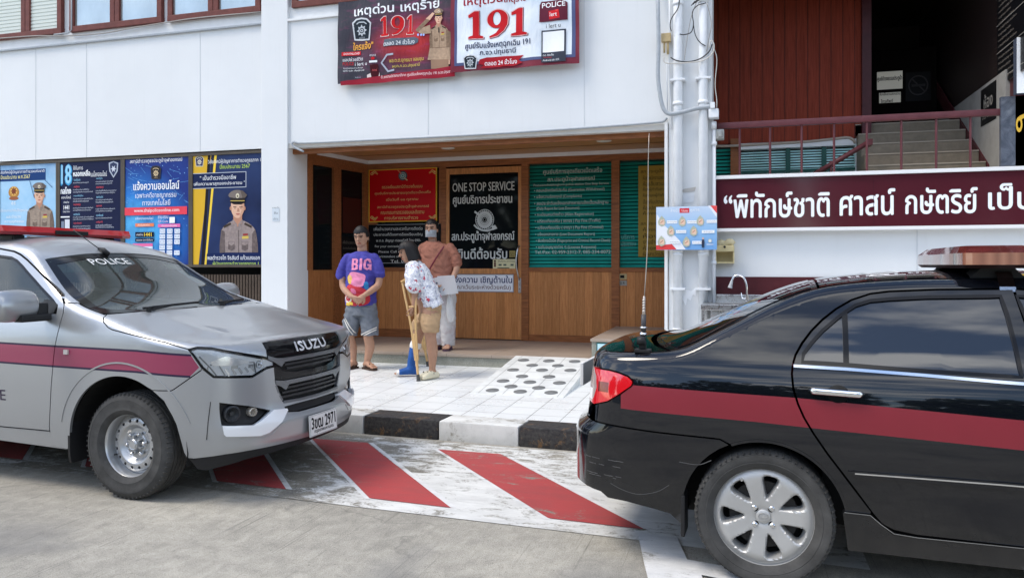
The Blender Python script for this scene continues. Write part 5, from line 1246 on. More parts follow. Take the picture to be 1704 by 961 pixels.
    def band(s, name, kind, pts, w, m, parent=None, off=.003, closed=False, thick=.004, bm=None, mi=0):
        """raised strip following a line on the surface"""
        own = bm is None; bm = bm or NB(); f0 = s.fn(kind, off); f1 = s.fn(kind, off-thick-.01)
        n = len(pts); A = []
        for i, p in enumerate(pts):
            a = pts[i-1] if (closed or i) else p; b = pts[(i+1) % n] if (closed or i < n-1) else p
            dx, dy = b[0]-a[0], b[1]-a[1]; l = math.hypot(dx, dy) or 1; ww = w[i]/2 if isinstance(w, (list, tuple)) else w/2
            l_, r_ = (p[0]-dy/l*ww, p[1]+dx/l*ww), (p[0]+dy/l*ww, p[1]-dx/l*ww)
            A.append([bm.verts.new(q) for q in (f1(*l_), f0(*l_), f0(*r_), f1(*r_))])
        for i in range(n if closed else n-1):
            a, b = A[i], A[(i+1) % n]
            for k in range(3):
                q = (a[k], a[k+1], b[k+1], b[k]); f = bm.faces.new(q if kind == 'L' else q[::-1]); f.material_index = mi
        if not closed:
            for a in (A[0], A[-1]): f = bm.faces.new(a); f.material_index = mi
        if own:
            bmesh.ops.recalc_face_normals(bm, faces=bm.faces); return mesh_obj(name, bm, m, parent or s.root, True, 35)
    def text(s, name, kind, t, u0, u1, wc, h, m, parent=None, off=.0015, bold=0.0, flip=False):
        parts, (x0, x1, y0, y1) = text2d(t); bm = NB()
        for i, (dx, dy) in enumerate([(0,0)] if not bold else [(0,0),(bold,0),(-bold,0),(0,bold),(0,-bold)]):
            f = s.fn(kind, off+i*.0001)
            for V, T in parts:
                vs = [bm.verts.new(f(u0+(p[0]-x0)/(x1-x0)*(u1-u0)+dx*h, wc+(p[1]-(y0+y1)/2)/(y1-y0)*h+dy*h) if not flip else f(wc+(p[1]-(y0+y1)/2)/(y1-y0)*h*flip, u0+(p[0]-x0)/(x1-x0)*(u1-u0))) for p in V]
                for t_ in T: bm.faces.new([vs[j] for j in t_])
        return mesh_obj(name, bm, m, parent or s.root)
def arc(cx, cz, rx, rz, a0, a1, n=20): return [(cx+rx*math.cos(R(a0+(a1-a0)*i/n)), cz+rz*math.sin(R(a0+(a1-a0)*i/n))) for i in range(n+1)]

# shared vehicle materials
M_rubber = mat("tyre_rubber", (.060,.059,.057), .8, var=.35, vscale=9, bump=.15, bscale=90)
M_plastic = mat("black_plastic", (.018,.018,.019), .45, bump=.05, bscale=200)
M_gloss = mat("gloss_black", (.008,.008,.009), .08)
M_chrome = mat("chrome", (.78,.79,.80), .08, metal=1.0)
M_alloy = mat("silver_alloy", (.50,.50,.49), .42, metal=.5, var=.05, vscale=12)
M_steelrim = mat("silver_steel_rim", (.50,.51,.52), .33, metal=.7, var=.06, vscale=10)
M_liner = mat("wheel_liner", (.012,.012,.012), .9)
M_lens = mat("clear_lens", (.9,.92,.93), .03, trans=.95)
M_under = mat("underbody", (.015,.015,.015), .9)
def add_alpha(m, a, dust_haze=0.0):
    """tinted see-through glass: reflection by angle over a dark transparent tint"""
    n, l, b = nodes_of(m); tr = n.new("ShaderNodeBsdfTransparent"); tr.inputs[0].default_value = (*a, 1)
    gl = n.new("ShaderNodeBsdfGlossy"); gl.inputs['Roughness'].default_value = .015; gl.inputs[0].default_value = (.95,.97,1,1)
    fr = n.new("ShaderNodeFresnel"); fr.inputs[0].default_value = 1.52
    mx = n.new("ShaderNodeMixShader"); l.new(fr.outputs[0], mx.inputs[0]); l.new(tr.outputs[0], mx.inputs[1]); l.new(gl.outputs[0], mx.inputs[2])
    if dust_haze:
        df = n.new("ShaderNodeBsdfDiffuse"); df.inputs[0].default_value = (.30,.37,.345,1); m2 = n.new("ShaderNodeMixShader"); m2.inputs[0].default_value = dust_haze  # even pale film mixed in to lighten the glass like a reflected haze
        l.new(mx.outputs[0], m2.inputs[1]); l.new(df.outputs[0], m2.inputs[2]); mx = m2
    l.new(mx.outputs[0], n["Material Output"].inputs[0]); return m
M_wind = add_alpha(mat("windscreen_glass", (.02,.03,.03), .02), (.42,.49,.47), .07)
M_sideg = add_alpha(mat("side_glass", (.02,.02,.02), .02), (.16,.17,.18), .10)
M_tint = mat("dark_tinted_glass", (.006,.008,.012), .03, spec=.8, coat=.5)
def tyre(root, r_out, r_rim, w, name="tyre"):
    bm = NB(); hw = w/2; M = Matrix.Rotation(R(90), 4, 'X')   # local Z -> -Y : outer side faces -Y
    prof = [(r_rim,hw*.70),(r_rim+.012,hw*.86),(r_rim+.03,hw*.95),(r_rim+.034,hw*.975),(r_rim+.037,hw*.965),((r_out+r_rim)/2,hw*1.0),((r_out+r_rim)/2+.022,hw*1.0),((r_out+r_rim)/2+.0225,hw*.985),((r_out+r_rim)/2+.026,hw*.985),((r_out+r_rim)/2+.0265,hw*.998),(r_out-.036,hw*.96),(r_out-.016,hw*.86),(r_out-.004,hw*.74),(r_out,hw*.62)]
    gro = []
    for z in (.42,.14,-.14,-.42): gro += [(r_out,hw*(z+.05)),(r_out-.008,hw*(z+.035)),(r_out-.008,hw*(z-.035)),(r_out,hw*(z-.05))]
    prof = prof+gro+[(r, -h) for r, h in prof[::-1]]
    lathe(bm, prof, 56, M)
    for k in range(64):                         # shoulder tread blocks
        a = 2*math.pi*k/64
        for sg in (1, -1):
            c, s_ = math.cos(a), math.sin(a)
            tube(bm, [M @ Vector(((r_out-.001)*c, (r_out-.001)*s_, sg*hw*.60)), M @ Vector(((r_out-.014)*c, (r_out-.014)*s_, sg*hw*.90))], .006, 4)
    return mesh_obj(name, bm, M_rubber, root, True, 40)
def wheel_empty(parent, x, y, z, side, steer=0.0):
    e = bpy.data.objects.new("wheel", None); COL.objects.link(e); e.parent = parent; e.location = (x, y, z)
    e.rotation_euler = (0, 0, steer + (0 if side < 0 else math.pi)); return e
def wheel_well(sh, x, z, r, y_in, y_out):
    for sd in (-1, 1):
        bm = NB(); rings = []
        for y in (y_out, y_in):
            rings.append([bm.verts.new((x+r*math.cos(R(a)), sd*y, z+r*math.sin(R(a)))) for a in range(-10, 191, 10)])
        for i in range(len(rings[0])-1): bm.faces.new((rings[0][i], rings[0][i+1], rings[1][i+1], rings[1][i]))
        bm.faces.new(rings[1])
        mesh_obj("wheel_liner", bm, M_liner, sh.root)
# ---------------------------------------------------------------- black police sedan (origin under the rear axle, forward = +x)
CAR = empty("police_sedan", (.09,4.61,0), -R(2.3), "black police sedan with a dark red side stripe and a light bar on its roof", "car")
sc_ = Chart(**COR); K = Shell(sc_, CAR)
M_blk = mat("black_car_paint", (.0035,.0045,.007), .12, spec=.12, coat=1.0)
t = NT(M_blk); v = t.coord('Object'); d = t.noise(v, 2.2, 6, .65); low = t.math('MULTIPLY', t.math('SUBTRACT', .75, t.sep(v)[2]), 1.6)
t.color(t.mix(t.ramp(t.math('MULTIPLY', d, t.math('MAXIMUM', low, .0)), [(.14,0.0),(.62,.6)]), (.0035,.0045,.007), (.022,.022,.022)))
t.rough(t.ramp(t.math('MULTIPLY', d, t.math('MAXIMUM', low, .0)), [(.10,.09),(.55,.42)]))
M_redst = mat("dark_red_stripe_film", (.20,.016,.026), .32, spec=.5, var=.05, vscale=3)
MP = [M_blk, M_redst]
ST = [(-.588,.902),(-.662,.850),(-.659,.784),(.008,.767),(.21,.757),(1.08,.719),(2.0,.672),(2.9,.63),(2.9,.735),(2.0,.796),(1.08,.843),(.178,.887),(.008,.890)]
seam = [(.381,.386),(.49,.384),(.496,.395),(.433,.48),(.37,.565),(.307,.649),(.249,.735),(.211,.80),(.185,.86),(.165,.927),(.159,.994),(.162,1.02),(.166,1.045),(.176,1.079),(.206,1.134),(.248,1.19),(.296,1.24),(.357,1.29),(.429,1.334),(.512,1.363),(.593,1.375),(.8,1.386),(1.096,1.392),(1.5,1.365),(1.75,1.275),(2.0,1.125),(2.12,1.04)]
lamp = [(-.935,.972),(-.898,.968),(-.747,.966),(-.68,.958),(-.621,.944),(-.594,.926),(-.590,.912),(-.598,.896),(-.673,.849),(-.748,.809),(-.862,.781),(-.96,.79),(-.985,.86)]
arch_c = arc(.035,.315,.367,.367,113,11,18)
quarter = [(-.862,.781)]+[(-.845,.702),(-.658,.694),(-.467,.685),(-.159,.676),(-.118,.655)]+arch_c+seam+K.top(2.12,-.9)+[(-.9,.968)]+lamp[2:11]
K.both("quarter_panel", quarter, MP, regions=[(ST,1)], gap=.003)
# bumper wraps round the back
def bump(): return [(sc_.u0,.7015),(-.9,.7015),(-.845,.699),(-.658,.692),(-.467,.683),(-.159,.674),(-.119,.653)]+arc(.035,.315,.372,.367,114.5,190,10)+[(-.342,.232),(-.399,.283),(-.481,.298),(-.621,.316),(-.723,.319),(-.76,.345),(-.909,.36),(sc_.u0,.36)]
K.panel("rear_bumper", [dict(k='R', p=bump()), dict(k='L', p=bump())], M_blk, gap=.003)
bm = NB(); M_scr = mat("scuff_mark", (.10,.10,.10), .8); rr = random.Random(5)
for _ in range(26):
    u, z = -.86+rr.random()*.2, rr.choice((.52,.49,.44,.43)); u2 = u+rr.uniform(.01,.05)
    K.band("s", 'R', [(u,z),(u2,z-.002)], rr.uniform(.0015,.003), None, off=.0012, thick=0, bm=bm)
for pts in ([(-.70,.40),(-.63,.375),(-.55,.365),(-.46,.39),(-.40,.43)],[(-.2,.57),(-.26,.545),(-.35,.55)]):
    K.band("s", 'R', catmull(pts, 5), .0022, None, off=.0012, thick=0, bm=bm)
mesh_obj("paint_scuff", bm, M_scr, CAR)
M_tl = mat("red_tail_lamp", (.42,.006,.010), .06, spec=.7, coat=1.0); M_tlw = mat("clear_tail_lamp", (.50,.40,.38), .1, metal=.3, coat=1.0)
t = NT(M_tl); vv = t.coord('Object', (1,1,1), (0,0,0)); sx, sy, sz = t.sep(vv); fr_ = t.math('FRACT', t.math('MULTIPLY', t.math('ADD', sx, sz), 70.0))
t.color(t.mix(t.ramp(fr_, [(0,0.0),(.5,.45),(1,0.0)]), (.68,.010,.018), (.38,.004,.009)))
K.both("tail_lamp", lamp, [M_tl, M_tlw, mat("white_reflector", (.8,.8,.8), .2), mat("dark_red_lens", (.16,.002,.004), .08, coat=1.0)], regions=[([(-1.1,.98),(-.93,.975),(-.862,.93),(-.845,.87),(-.87,.82),(-.93,.775),(-1.1,.77)],1),([(-.99,.86),(-.90,.86),(-.90,.805),(-.985,.805)],2),([(-.83,.905),(-.745,.905),(-.745,.855),(-.83,.855)],3)], gap=.004, off=.006, depth=.03, h=.02)
# trunk lid: deck and rear face in one
nT = K.edge(-.44,-.96,1)
rear_p = [(sc_.u0,.705),(-.99,.705),(-.975,.78),(-1.0,.86),(-.95,.972),(-.93,1.0)]
top_T = K.edge(-.42,sc_.u0,-1)+K.edge(sc_.u0,-.42,1)[1:]+[(-.47,.55),(-.505,.25),(-.51,0),(-.505,-.25),(-.47,-.55)]
rp = rear_p+K.top(-.93,sc_.u0)
K.panel("trunk_lid", [dict(k='T', p=top_T), dict(k='R', p=rp), dict(k='L', p=rp)], M_blk, gap=.004)
bm = NB(); box(bm, -.985, -.965, -.26, .26, .80, .93, bev=.004); mesh_obj("number_plate", bm, mat("plate_white", (.7,.7,.68), .4), CAR)
# rear glass, roof, windscreen, bonnet
def Tq(u0, u1, m, cap0=0.0, cap1=0.0):
    return [(u0+(cap0*(1-(w)**2)), 0) for w in ()]+[(a, w-m) for a, w in K.edge(u0, u1, 1)]+[(u1+cap1*(1-k*k), k*(sc_.edge(u1)-m)) for k in (.7,.35,0,-.35,-.7)]+[(a, w+m) for a, w in K.edge(u1, u0, -1)]+[(u0+cap0*(1-k*k), k*(sc_.edge(u0)-m)) for k in (-.7,-.35,0,.35,.7)]
K.panel("rear_glass_border", [dict(k='T', p=Tq(-.40,.285,.004,-.08,.03))], M_gloss, gap=0, off=-.006)
K.panel("rear_glass", [dict(k='T', p=Tq(-.365,.262,.055,-.09,.03))], M_tint, gap=0, off=-.001, depth=.004)
K.panel("roof", [dict(k='T', p=Tq(.292,1.47,.006,.03,.03))], M_blk, gap=.002)
K.panel("windscreen_border", [dict(k='T', p=Tq(1.475,2.36,.004))], M_gloss, gap=0, off=-.006)
K.panel("windscreen", [dict(k='T', p=Tq(1.52,2.30,.05))], M_tint, gap=0, off=-.001, depth=.004)
lampf = [(2.96,.80),(3.0,.77),(3.3,.70),(3.55,.675),(3.58,.73),(3.42,.79),(3.15,.845),(2.98,.84)]
hood_s = K.top(2.38,sc_.u1)[::-1]+[(2.38,sc_.zt(2.38)-.012),(2.8,.905),(2.97,.862),(3.15,.858),(3.43,.80),(3.60,.737),(sc_.u1,.70)]
K.panel("bonnet", [dict(k='T', p=K.edge(2.38,sc_.u1,-1)[::-1]+K.edge(2.38,sc_.u1,1)[1:] if False else K.edge(2.38,sc_.u1,1)+K.edge(sc_.u1,2.38,-1)[1:]), dict(k='R', p=hood_s), dict(k='L', p=hood_s)], M_blk, gap=.003)
K.both("headlamp", lampf, mat("headlamp_silver", (.6,.62,.64), .08, metal=.8, coat=1.0), gap=.004, depth=.03)
fb = [(sc_.u1,.695),(3.58,.672),(3.3,.692),(3.0,.762),(2.97,.66)]+arc(2.6,.315,.367,.367,52,-10,12)[0:]+[(2.99,.22),(3.4,.21),(sc_.u1,.21)]
K.panel("front_bumper", [dict(k='R', p=fb, r=[([(3.62,.66),(sc_.u1+.1,.66),(sc_.u1+.1,.30),(3.55,.30)],1)]), dict(k='L', p=fb, r=[([(3.62,.66),(sc_.u1+.1,.66),(sc_.u1+.1,.30),(3.55,.30)],1)])], [M_blk, M_plastic], gap=.003)
fender = [(2.25,.30)]+[(2.235,.33)]+arc(2.6,.315,.367,.367,177,53,16)+[(2.965,.665),(2.955,.80),(2.975,.848),(2.8,.898),(2.38,sc_.zt(2.38)-.016)]+K.top(2.375,2.125)+[(2.12,1.03),(2.13,.9),(2.15,.7),(2.16,.45)]
K.both("fender", fender, MP, regions=[(ST,1)])
# doors with window openings
g_rear = [(.207,1.048),(.213,1.086),(.249,1.135),(.297,1.190),(.367,1.252),(.40,1.278),(.445,1.309),(.51,1.331),(.591,1.340),(.75,1.351),(1.047,1.359),(1.062,1.28),(1.075,1.150),(1.084,1.020),(.6,1.034),(.383,1.044)]
d_rear = [(.501,.391)]+[(.54,.344),(.589,.321),(.68,.309),(1.086,.305),(1.13,.303),(1.16,.5),(1.172,.8),(1.165,1.0),(1.145,1.12),(1.122,1.242),(1.098,1.388),(.8,1.382),(.593,1.371),(.512,1.359),(.431,1.330),(.36,1.286),(.300,1.236),(.252,1.186),(.211,1.130),(.181,1.077),(.171,1.045),(.166,1.01),(.164,.994),(.170,.927),(.190,.86),(.216,.80),(.254,.735),(.312,.649),(.375,.565),(.438,.48)]
g_front = [(1.16,1.016),(1.152,1.15),(1.128,1.28),(1.11,1.36),(1.5,1.338),(1.72,1.245),(1.93,1.115),(2.02,1.03),(2.03,.985)]
d_front = [(1.139,.303),(2.2,.305),(2.16,.45),(2.145,.7),(2.125,.9),(2.115,1.03),(1.998,1.118),(1.748,1.268),(1.5,1.358),(1.106,1.388),(1.130,1.242),(1.153,1.12),(1.173,1.0),(1.180,.8),(1.168,.5)]
for nm, dp, gp in (("rear", d_rear, g_rear), ("front", d_front, g_front)):
    for sd in ('R', 'L'):
        d = K.panel("door", [dict(k=sd, p=dp, h=[gp], r=[(ST,1)])], MP, gap=.002)
        K.panel("window_glass", [dict(k=sd, p=gp)], M_tint, d, gap=-.004, off=-.009, depth=0, h=.06)
        K.band("window_seal", sd, densify(gp, .04), .015, M_gloss, d, off=.001, closed=True)
        sgn = -1 if sd == 'R' else 1
        if nm == "rear":
            K.band("window_divider", sd, [(.397,1.277),(.397,1.20),(.396,1.10),(.395,1.042)], .024, M_gloss, d, off=.001)
            K.band("belt_trim", sd, [(.169,1.030),(.4,1.025),(.7,1.013),(1.0,.998),(1.155,.992)], .013, M_chrome, d, off=.007)
            K.band("side_moulding", sd, [(.398,.574),(.43,.5655),(.7,.566),(1.0,.566),(1.13,.565)], [.004,.026,.028,.028,.028], M_blk, d, off=.012); K.band("moulding_chrome", sd, [(.425,.568),(.7,.570),(1.0,.571),(1.13,.570)], .006, M_chrome, d, off=.0155)
            hx = .35
        else:
            K.band("belt_trim", sd, [(1.17,.991),(1.6,.985),(2.03,.975)], .013, M_chrome, d, off=.007)
            K.band("side_moulding", sd, [(1.19,.565),(1.6,.563),(2.10,.560)], .028, M_blk, d, off=.012); K.band("moulding_chrome", sd, [(1.19,.570),(2.08,.565)], .006, M_chrome, d, off=.0155); hx = 1.32
        # handle cup and pull
        bm = NB(); f = K.fn(sd, .0015); ce = bm.verts.new(f(hx+.008,.913)); ring = [bm.verts.new(f(hx+.008+.048*math.cos(a), .914+.040*math.sin(a))) for a in [2*math.pi*k/20 for k in range(20)]]
        for k in range(20):
            q = (ce, ring[k], ring[(k+1) % 20]); bm.faces.new(q if sd == 'R' else q[::-1])
        mesh_obj("handle_cup", bm, M_gloss, d)
        bm = NB(); f = K.fn(sd, .028); pts = [K.fn(sd, .006)(hx-.110,.926)]+[f(hx-.098+.012*k, .9255-.0004*k) for k in range(17)]+[K.fn(sd, .006)(hx+.112,.919)]
        tube(bm, pts, [(.008,.008)]+[(.010,.015)]*17+[(.008,.008)], 10); mesh_obj("door_handle", bm, M_chrome, d, True)
sill = [(.376,.381),(.49,.379),(.534,.340),(.585,.302),(.681,.296),(1.086,.297),(2.2,.297),(2.235,.20),(.40,.202)]
K.both("sill_skirt", sill, M_blk, off=.008, gap=.001, depth=.03)
for sd in ('R','L'): K.band("sill_chrome", sd, [(.383,.384),(.49,.382),(.534,.344),(.587,.307),(.681,.300),(1.086,.301),(2.2,.301)], .004, mat("dull_chrome", (.35,.37,.40), .25, metal=1), off=.011)
for sd in (-1, 1):
    bm = NB(); box(bm, -.345, -.325, min(sd*.68,sd*.83), max(sd*.68,sd*.83), .185, .385, bev=.006); mesh_obj("mud_flap", bm, M_plastic, CAR)
# arch lip
for sd in ('R','L'):
    K.band("arch_lip", sd, arc(.035,.315,.366,.366,113,12,22), .012, M_blk, off=.004); K.band("arch_lip", sd, arc(2.6,.315,.366,.366,172,52,22), .012, M_blk, off=.004)
wheel_well(K, .035, .315, .375, .50, .80); wheel_well(K, 2.6, .315, .375, .50, .80)
bm = NB(); box(bm, -.62, 3.2, -.5, .5, .22, .27); box(bm, .42, 2.2, -.74, .74, .23, .30); box(bm, -.72, -.36, -.55, .55, .36, .66); mesh_obj("underbody", bm, M_under, CAR)
bm = NB(); box(bm, .3, 2.3, -.70, .70, .31, .97); box(bm, -.80, -.45, -.62, .62, .5, .98); box(bm, 2.3, 3.2, -.55, .55, .45, .78); mesh_obj("cabin_floor", bm, M_under, CAR)
# alloy wheels: seven flat spokes, four nuts, oval emblem cap
def alloy():
    W = wheel_empty(CAR, 0, 0, 0, -1)
    tyre(W, .316, .226, .195)
    bm = NB(); M = Matrix.Rotation(R(90), 4, 'X')
    holes = []
    for k in range(7):
        a0 = R(79.5)+k*2*math.pi/7
        tear = [(.082,-.03),(.098,-.12),(.135,-.19),(.164,-.225),(.182,-.21),(.188,-.11),(.188,.09),(.182,.19),(.164,.215),(.135,.185),(.098,.12),(.082,.03)]
        holes.append([(r*math.cos(a0+t_), r*math.sin(a0+t_)) for r, t_ in smooth_loop(tear, 1)])
    outer = [(.214*math.cos(2*math.pi*k/56), .214*math.sin(2*math.pi*k/56)) for k in range(56)]
    g = [(x*.008, y*.008) for x in range(-27, 28) for y in range(-27, 28) if math.hypot(x*.008, y*.008) < .208]
    HB = np.array([p_ for q_ in holes for p_ in q_])
    V, T = cdt_fill([outer, *holes], g)
    def fz(x, y):
        r = math.hypot(x, y); dd = float(np.sqrt(((HB-np.array((x,y)))**2).sum(1)).min())
        return -.007*max(0, 1-dd/.007)**1.4+ .052+.020*min(1, r/.17)-.018*max(0, (r-.17)/.044)**2-.010*max(0, 1-r/.05)
    vs = [bm.verts.new(M @ Vector((x, y, fz(x, y)))) for x, y in V]
    for t_ in T: f = bm.faces.new([vs[i] for i in t_]); f.smooth = True
    for q in holes:
        a = [bm.verts.new(M @ Vector((x, y, fz(x, y)))) for x, y in q]
        cx_ = sum(p[0] for p in q)/len(q); cy_ = sum(p[1] for p in q)/len(q)
        b = [bm.verts.new(M @ Vector((cx_+(x-cx_)*.86, cy_+(y-cy_)*.86, fz(x, y)-.022))) for x, y in q]; c = [bm.verts.new(M @ Vector((cx_+(x-cx_)*.80, cy_+(y-cy_)*.80, fz(x, y)-.06))) for x, y in q]
        for k in range(len(q)):
            j = (k+1) % len(q)
            for p_, q_ in ((a,b),(b,c)): f = bm.faces.new((p_[k], q_[k], q_[j], p_[j])); f.smooth = True
    lathe(bm, [(.213,.050),(.219,.066),(.226,.066),(.228,.060),(.224,.03),(.205,.02),(.200,-.08)], 56, M)
    mesh_obj("rim", bm, M_alloy, W, True, 35)
    bm = NB(); lathe(bm, [(0,.012),(.15,.012),(.15,-.01),(0,-.01)], 40, M); lathe(bm, [(.198,-.07),(0,-.07)], 40, M); mesh_obj("brake_disc", bm, mat("brake_steel", (.05,.048,.046), .6, metal=.4), W, True, 35)
    bm = NB(); bl = NB()
    for k in range(4):
        a = R(47)+k*math.pi/2; x, y = .054*math.cos(a), .054*math.sin(a); Tm = M @ Matrix.Translation((x, y, 0))
        lathe(bl, [(.0,.0535),(.0185,.0560),(.0195,.052)], 16, Tm); lathe(bm, [(0,.0635),(.008,.0635),(.0115,.060),(.0125,.052)], 12, Tm)
    mesh_obj("nut_recess", bl, M_gloss, W, True, 35); mesh_obj("wheel_nut", bm, M_chrome, W, True, 35)
    bm = NB(); lathe(bm, [(0,.0625),(.026,.0615),(.031,.058),(.032,.05)], 28, M)
    def ov(cx_, cy_, rx, ry): tube(bm, [M @ Vector((cx_+rx*math.cos(2*math.pi*k/22), cy_+ry*math.sin(2*math.pi*k/22), .0632)) for k in range(23)], .0013, 5, caps=False)
    ov(0,0,.022,.0165); ov(0,0,.0085,.0162); ov(0,.0055,.0195,.0095)
    mesh_obj("centre_cap", bm, M_alloy, W, True, 35)
    bm = NB(); tube(bm, [M @ Vector((-.092,.150,.02)), M @ Vector((-.094,.152,.05))], .005, 6); mesh_obj("valve", bm, M_chrome, W)
    return W
w0 = alloy(); w0.location = (.035, -.745, .316)
for ch in w0.children:
    if ch.name.split(".")[0] != "tyre": ch.scale = (1.045, 1, 1.045)
for x, y, sd in ((.035,.745,1),(2.6,-.745,-1),(2.6,.745,1)):
    w = copy_tree(w0, CAR); w.location = (x, y, .316); w.rotation_euler = (0, R(23) if x > 1 else 0, 0 if sd < 0 else math.pi)
# roof markings
K.text("roof_lettering", 'T', "POLICE", -.36, .36, .62, .17, mat("white_film", (.75,.75,.74), .4), flip=-1)
# door mirror
for sd in (-1, 1):
    bm = NB(); box(bm, 1.96, 2.12, min(sd*.80,sd*1.0), max(sd*.80,sd*1.0), .98, 1.12, bev=.035); mesh_obj("door_mirror", bm, M_blk, CAR, True, 50)
# antenna with its clamp on the boot edge
ANT = empty("radio_antenna", (0,0,0), 0, "tall whip radio antenna clamped to the boot edge of the black sedan", "antenna"); 
def W3(x, y, z): return CAR.matrix_basis @ Vector((x, y, z))
CAR_M = Matrix.Translation((.09,4.61,0)) @ Matrix.Rotation(-R(2.3), 4, 'Z')
def W3(x, y, z): return CAR_M @ Vector((x, y, z))
ax, ay = -.552, -.70; az = sc_.T(ax, ay)[2]; ANT.location = W3(ax, ay, az)
bm = NB(); box(bm, -.035, .045, -.04, .03, -.004, .012, bev=.003); box(bm, -.015, .02, -.02, .02, .012, .05, bev=.006); tube(bm, [(-.02,-.03,.02),(-.045,-.05,.03),(-.03,-.05,.06)], .003, 5); tube(bm, [(-.022,-.024,.055),(.02,-.024,.055)], .022, 12); tube(bm, [(-.01,.0,.05),(.006,0,.085)], .014, 10); mesh_obj("clamp", bm, M_plastic, ANT)
bm = NB(); tube(bm, [(.004,0,.08),(.006,0,.095)], .017, 12); tube(bm, [(.006,0,.115),(.006,0,.125)], .0165, 12); mesh_obj("base_collar", bm, M_chrome, ANT)
bm = NB(); tube(bm, [(.006,0,.09),(.008,0,.185)], .0125, 12); mesh_obj("loading_coil", bm, mat("dark_grey_coil", (.06,.06,.065), .4), ANT)
bm = NB(); tube(bm, [(.008,0,.18),(.009,0,.20),(.01,0,.275),(.011,0,.28)], [.012,.007,.006,.003], 10)
for k in range(5): tube(bm, [(.0085,0,.2+.014*k),(.0086,0,.206+.014*k)], .0085, 10)
tube(bm, [Vector((.011+.03*k/10+.006*math.sin(k*.5), 0, .275+.083*k)) for k in range(11)], [.0028-.00015*k for k in range(11)], 6); mesh_obj("whip", bm, mat("whip_steel", (.52,.46,.40), .35, metal=.7), ANT)
# roof light bar: wide lens body on two feet with chrome gutter straps
LB = empty("light_bar", W3(1.06,0,1.483), -R(2.3), "long red and amber emergency light bar strapped across the black sedan roof", "light bar")
o2 = smooth_loop([(-.17,-.56),(-.14,-.66),(.13,-.68),(.17,-.60),(.17,.60),(.13,.68),(-.14,.66),(-.17,.56)], 2)
def lbm(name, z0, z1, k0, k1, m):
    bm = NB(); prism(bm, o2, lambda a, b: Vector((a*k1,b*k1,z1)), lambda a, b: Vector((a*k0,b*k0,z0))); return mesh_obj(name, bm, m, LB)
M_lb = mat("smoky_red_lens", (.12,.022,.020), .12, coat=.8, var=.3, vscale=14); M_lb2 = mat("amber_clear_lens", (.32,.20,.14), .14, coat=.8)
t = NT(M_lb2); v = t.coord('Object'); sx, sy, sz = t.sep(v); st = t.math('FRACT', t.math('MULTIPLY', t.math('ADD', sx, sy), 22.0)); blk = t.math('FRACT', t.math('MULTIPLY', sy, 3.4))
t.color(t.mix(t.ramp(st, [(0,0.0),(.45,.6),(.55,.6),(1,0.0)]), t.ramp(blk, [(0,(.34,.15,.09)),(.28,(.46,.40,.36)),(.45,(.30,.34,.34)),(.52,(.05,.04,.04)),(.56,(.40,.22,.15)),(1,(.26,.10,.06))]), (.16,.07,.05)))
lbm("lower_tray", .0, .016, .92, 1.0, mat("lightbar_tray", (.04,.02,.02), .4)); lbm("lens_band", .016, .070, 1.0, 1.0, M_lb2); lbm("lens_top", .070, .105, 1.0, .80, M_lb)
for sd in (-1, 1):
    bm = NB(); prism(bm, [(-.12,-.055),(.12,-.055),(.07,.0),(-.07,.0)], lambda a, b, s_=sd: Vector((a,s_*.52,b)), lambda a, b, s_=sd: Vector((a,s_*.34,b))); mesh_obj("foot", bm, M_plastic, LB)
    bm = NB(); sw = .032; path = [(sd*.50,.0),(sd*.545,-.028),(sd*.575,-.060),(sd*.600,-.083),(sd*.608,-.105)]
    A = [[bm.verts.new((x, y, z)) for x in (.02-sw, .02+sw)] for y, z in path]
    for a, b in zip(A, A[1:]): bm.faces.new((a[0],a[1],b[1],b[0]))
    bmesh.ops.solidify(bm, geom=bm.faces[:], thickness=.003); mesh_obj("gutter_strap", bm, M_chrome, LB)
# ---------------------------------------------------------------- silver police pickup (origin under the front axle, forward = +x)
TK = empty("police_pickup", (-3.69,4.86,0), -R(2.3), "silver police pickup truck with a maroon side stripe and a red roof light bar", "pickup truck")
TK_M = Matrix.Translation((-3.69,4.86,0)) @ Matrix.Rotation(-R(2.3), 4, 'Z')
tc_ = Chart(**TRK); tc_.ridge = smoothed(pchip([(-.30,0),(-.15,0),(.1,.012),(.4,.016),(.65,.010),(.85,.0),(1.5,0)]),-.3,1.5,.08); Q = Shell(tc_, TK); U1 = tc_.u1
M_sil = mat("silver_car_paint", (.40,.415,.43), .32, metal=.62, spec=.5, coat=.45)
t = NT(M_sil); v = t.coord('Object'); fl = t.noise(v, 900, 2, .5); d = t.noise(v, 2.0, 6, .65); low = t.math('MAXIMUM', t.math('MULTIPLY', t.math('SUBTRACT', .62, t.sep(v)[2]), 1.6), 0.0)
c = t.mix(t.ramp(fl, [(.3,0.0),(.7,1.0)]), (.38,.395,.41), (.42,.435,.45)); t.color(t.mix(t.ramp(t.math('MULTIPLY', d, low), [(.10,0.0),(.6,.4)]), c, (.26,.25,.235)))
M_mar = mat("maroon_stripe_film", (.27,.035,.085), .32, spec=.5, coat=.3); M_nav = mat("navy_pinstripe", (.03,.02,.05), .35)
TP = [M_sil, M_mar, M_nav]
STa = [(-4.4,.985),(-2,.972),(-1.103,.966),(-.589,.961),(.091,.957),(.479,.937),(.53,.865),(.473,.812),(.091,.832),(-.615,.836),(-1.103,.842),(-2,.85),(-4.4,.86)]
def off_line(pts, d): return [(a, b+d) for a, b in pts]
top_l = [(-4.4,.985),(-2,.972),(-1.103,.966),(-.589,.961),(.091,.957),(.479,.937)]; bot_l = [(.473,.812),(.091,.832),(-.615,.836),(-1.103,.842),(-2,.85),(-4.4,.86)]
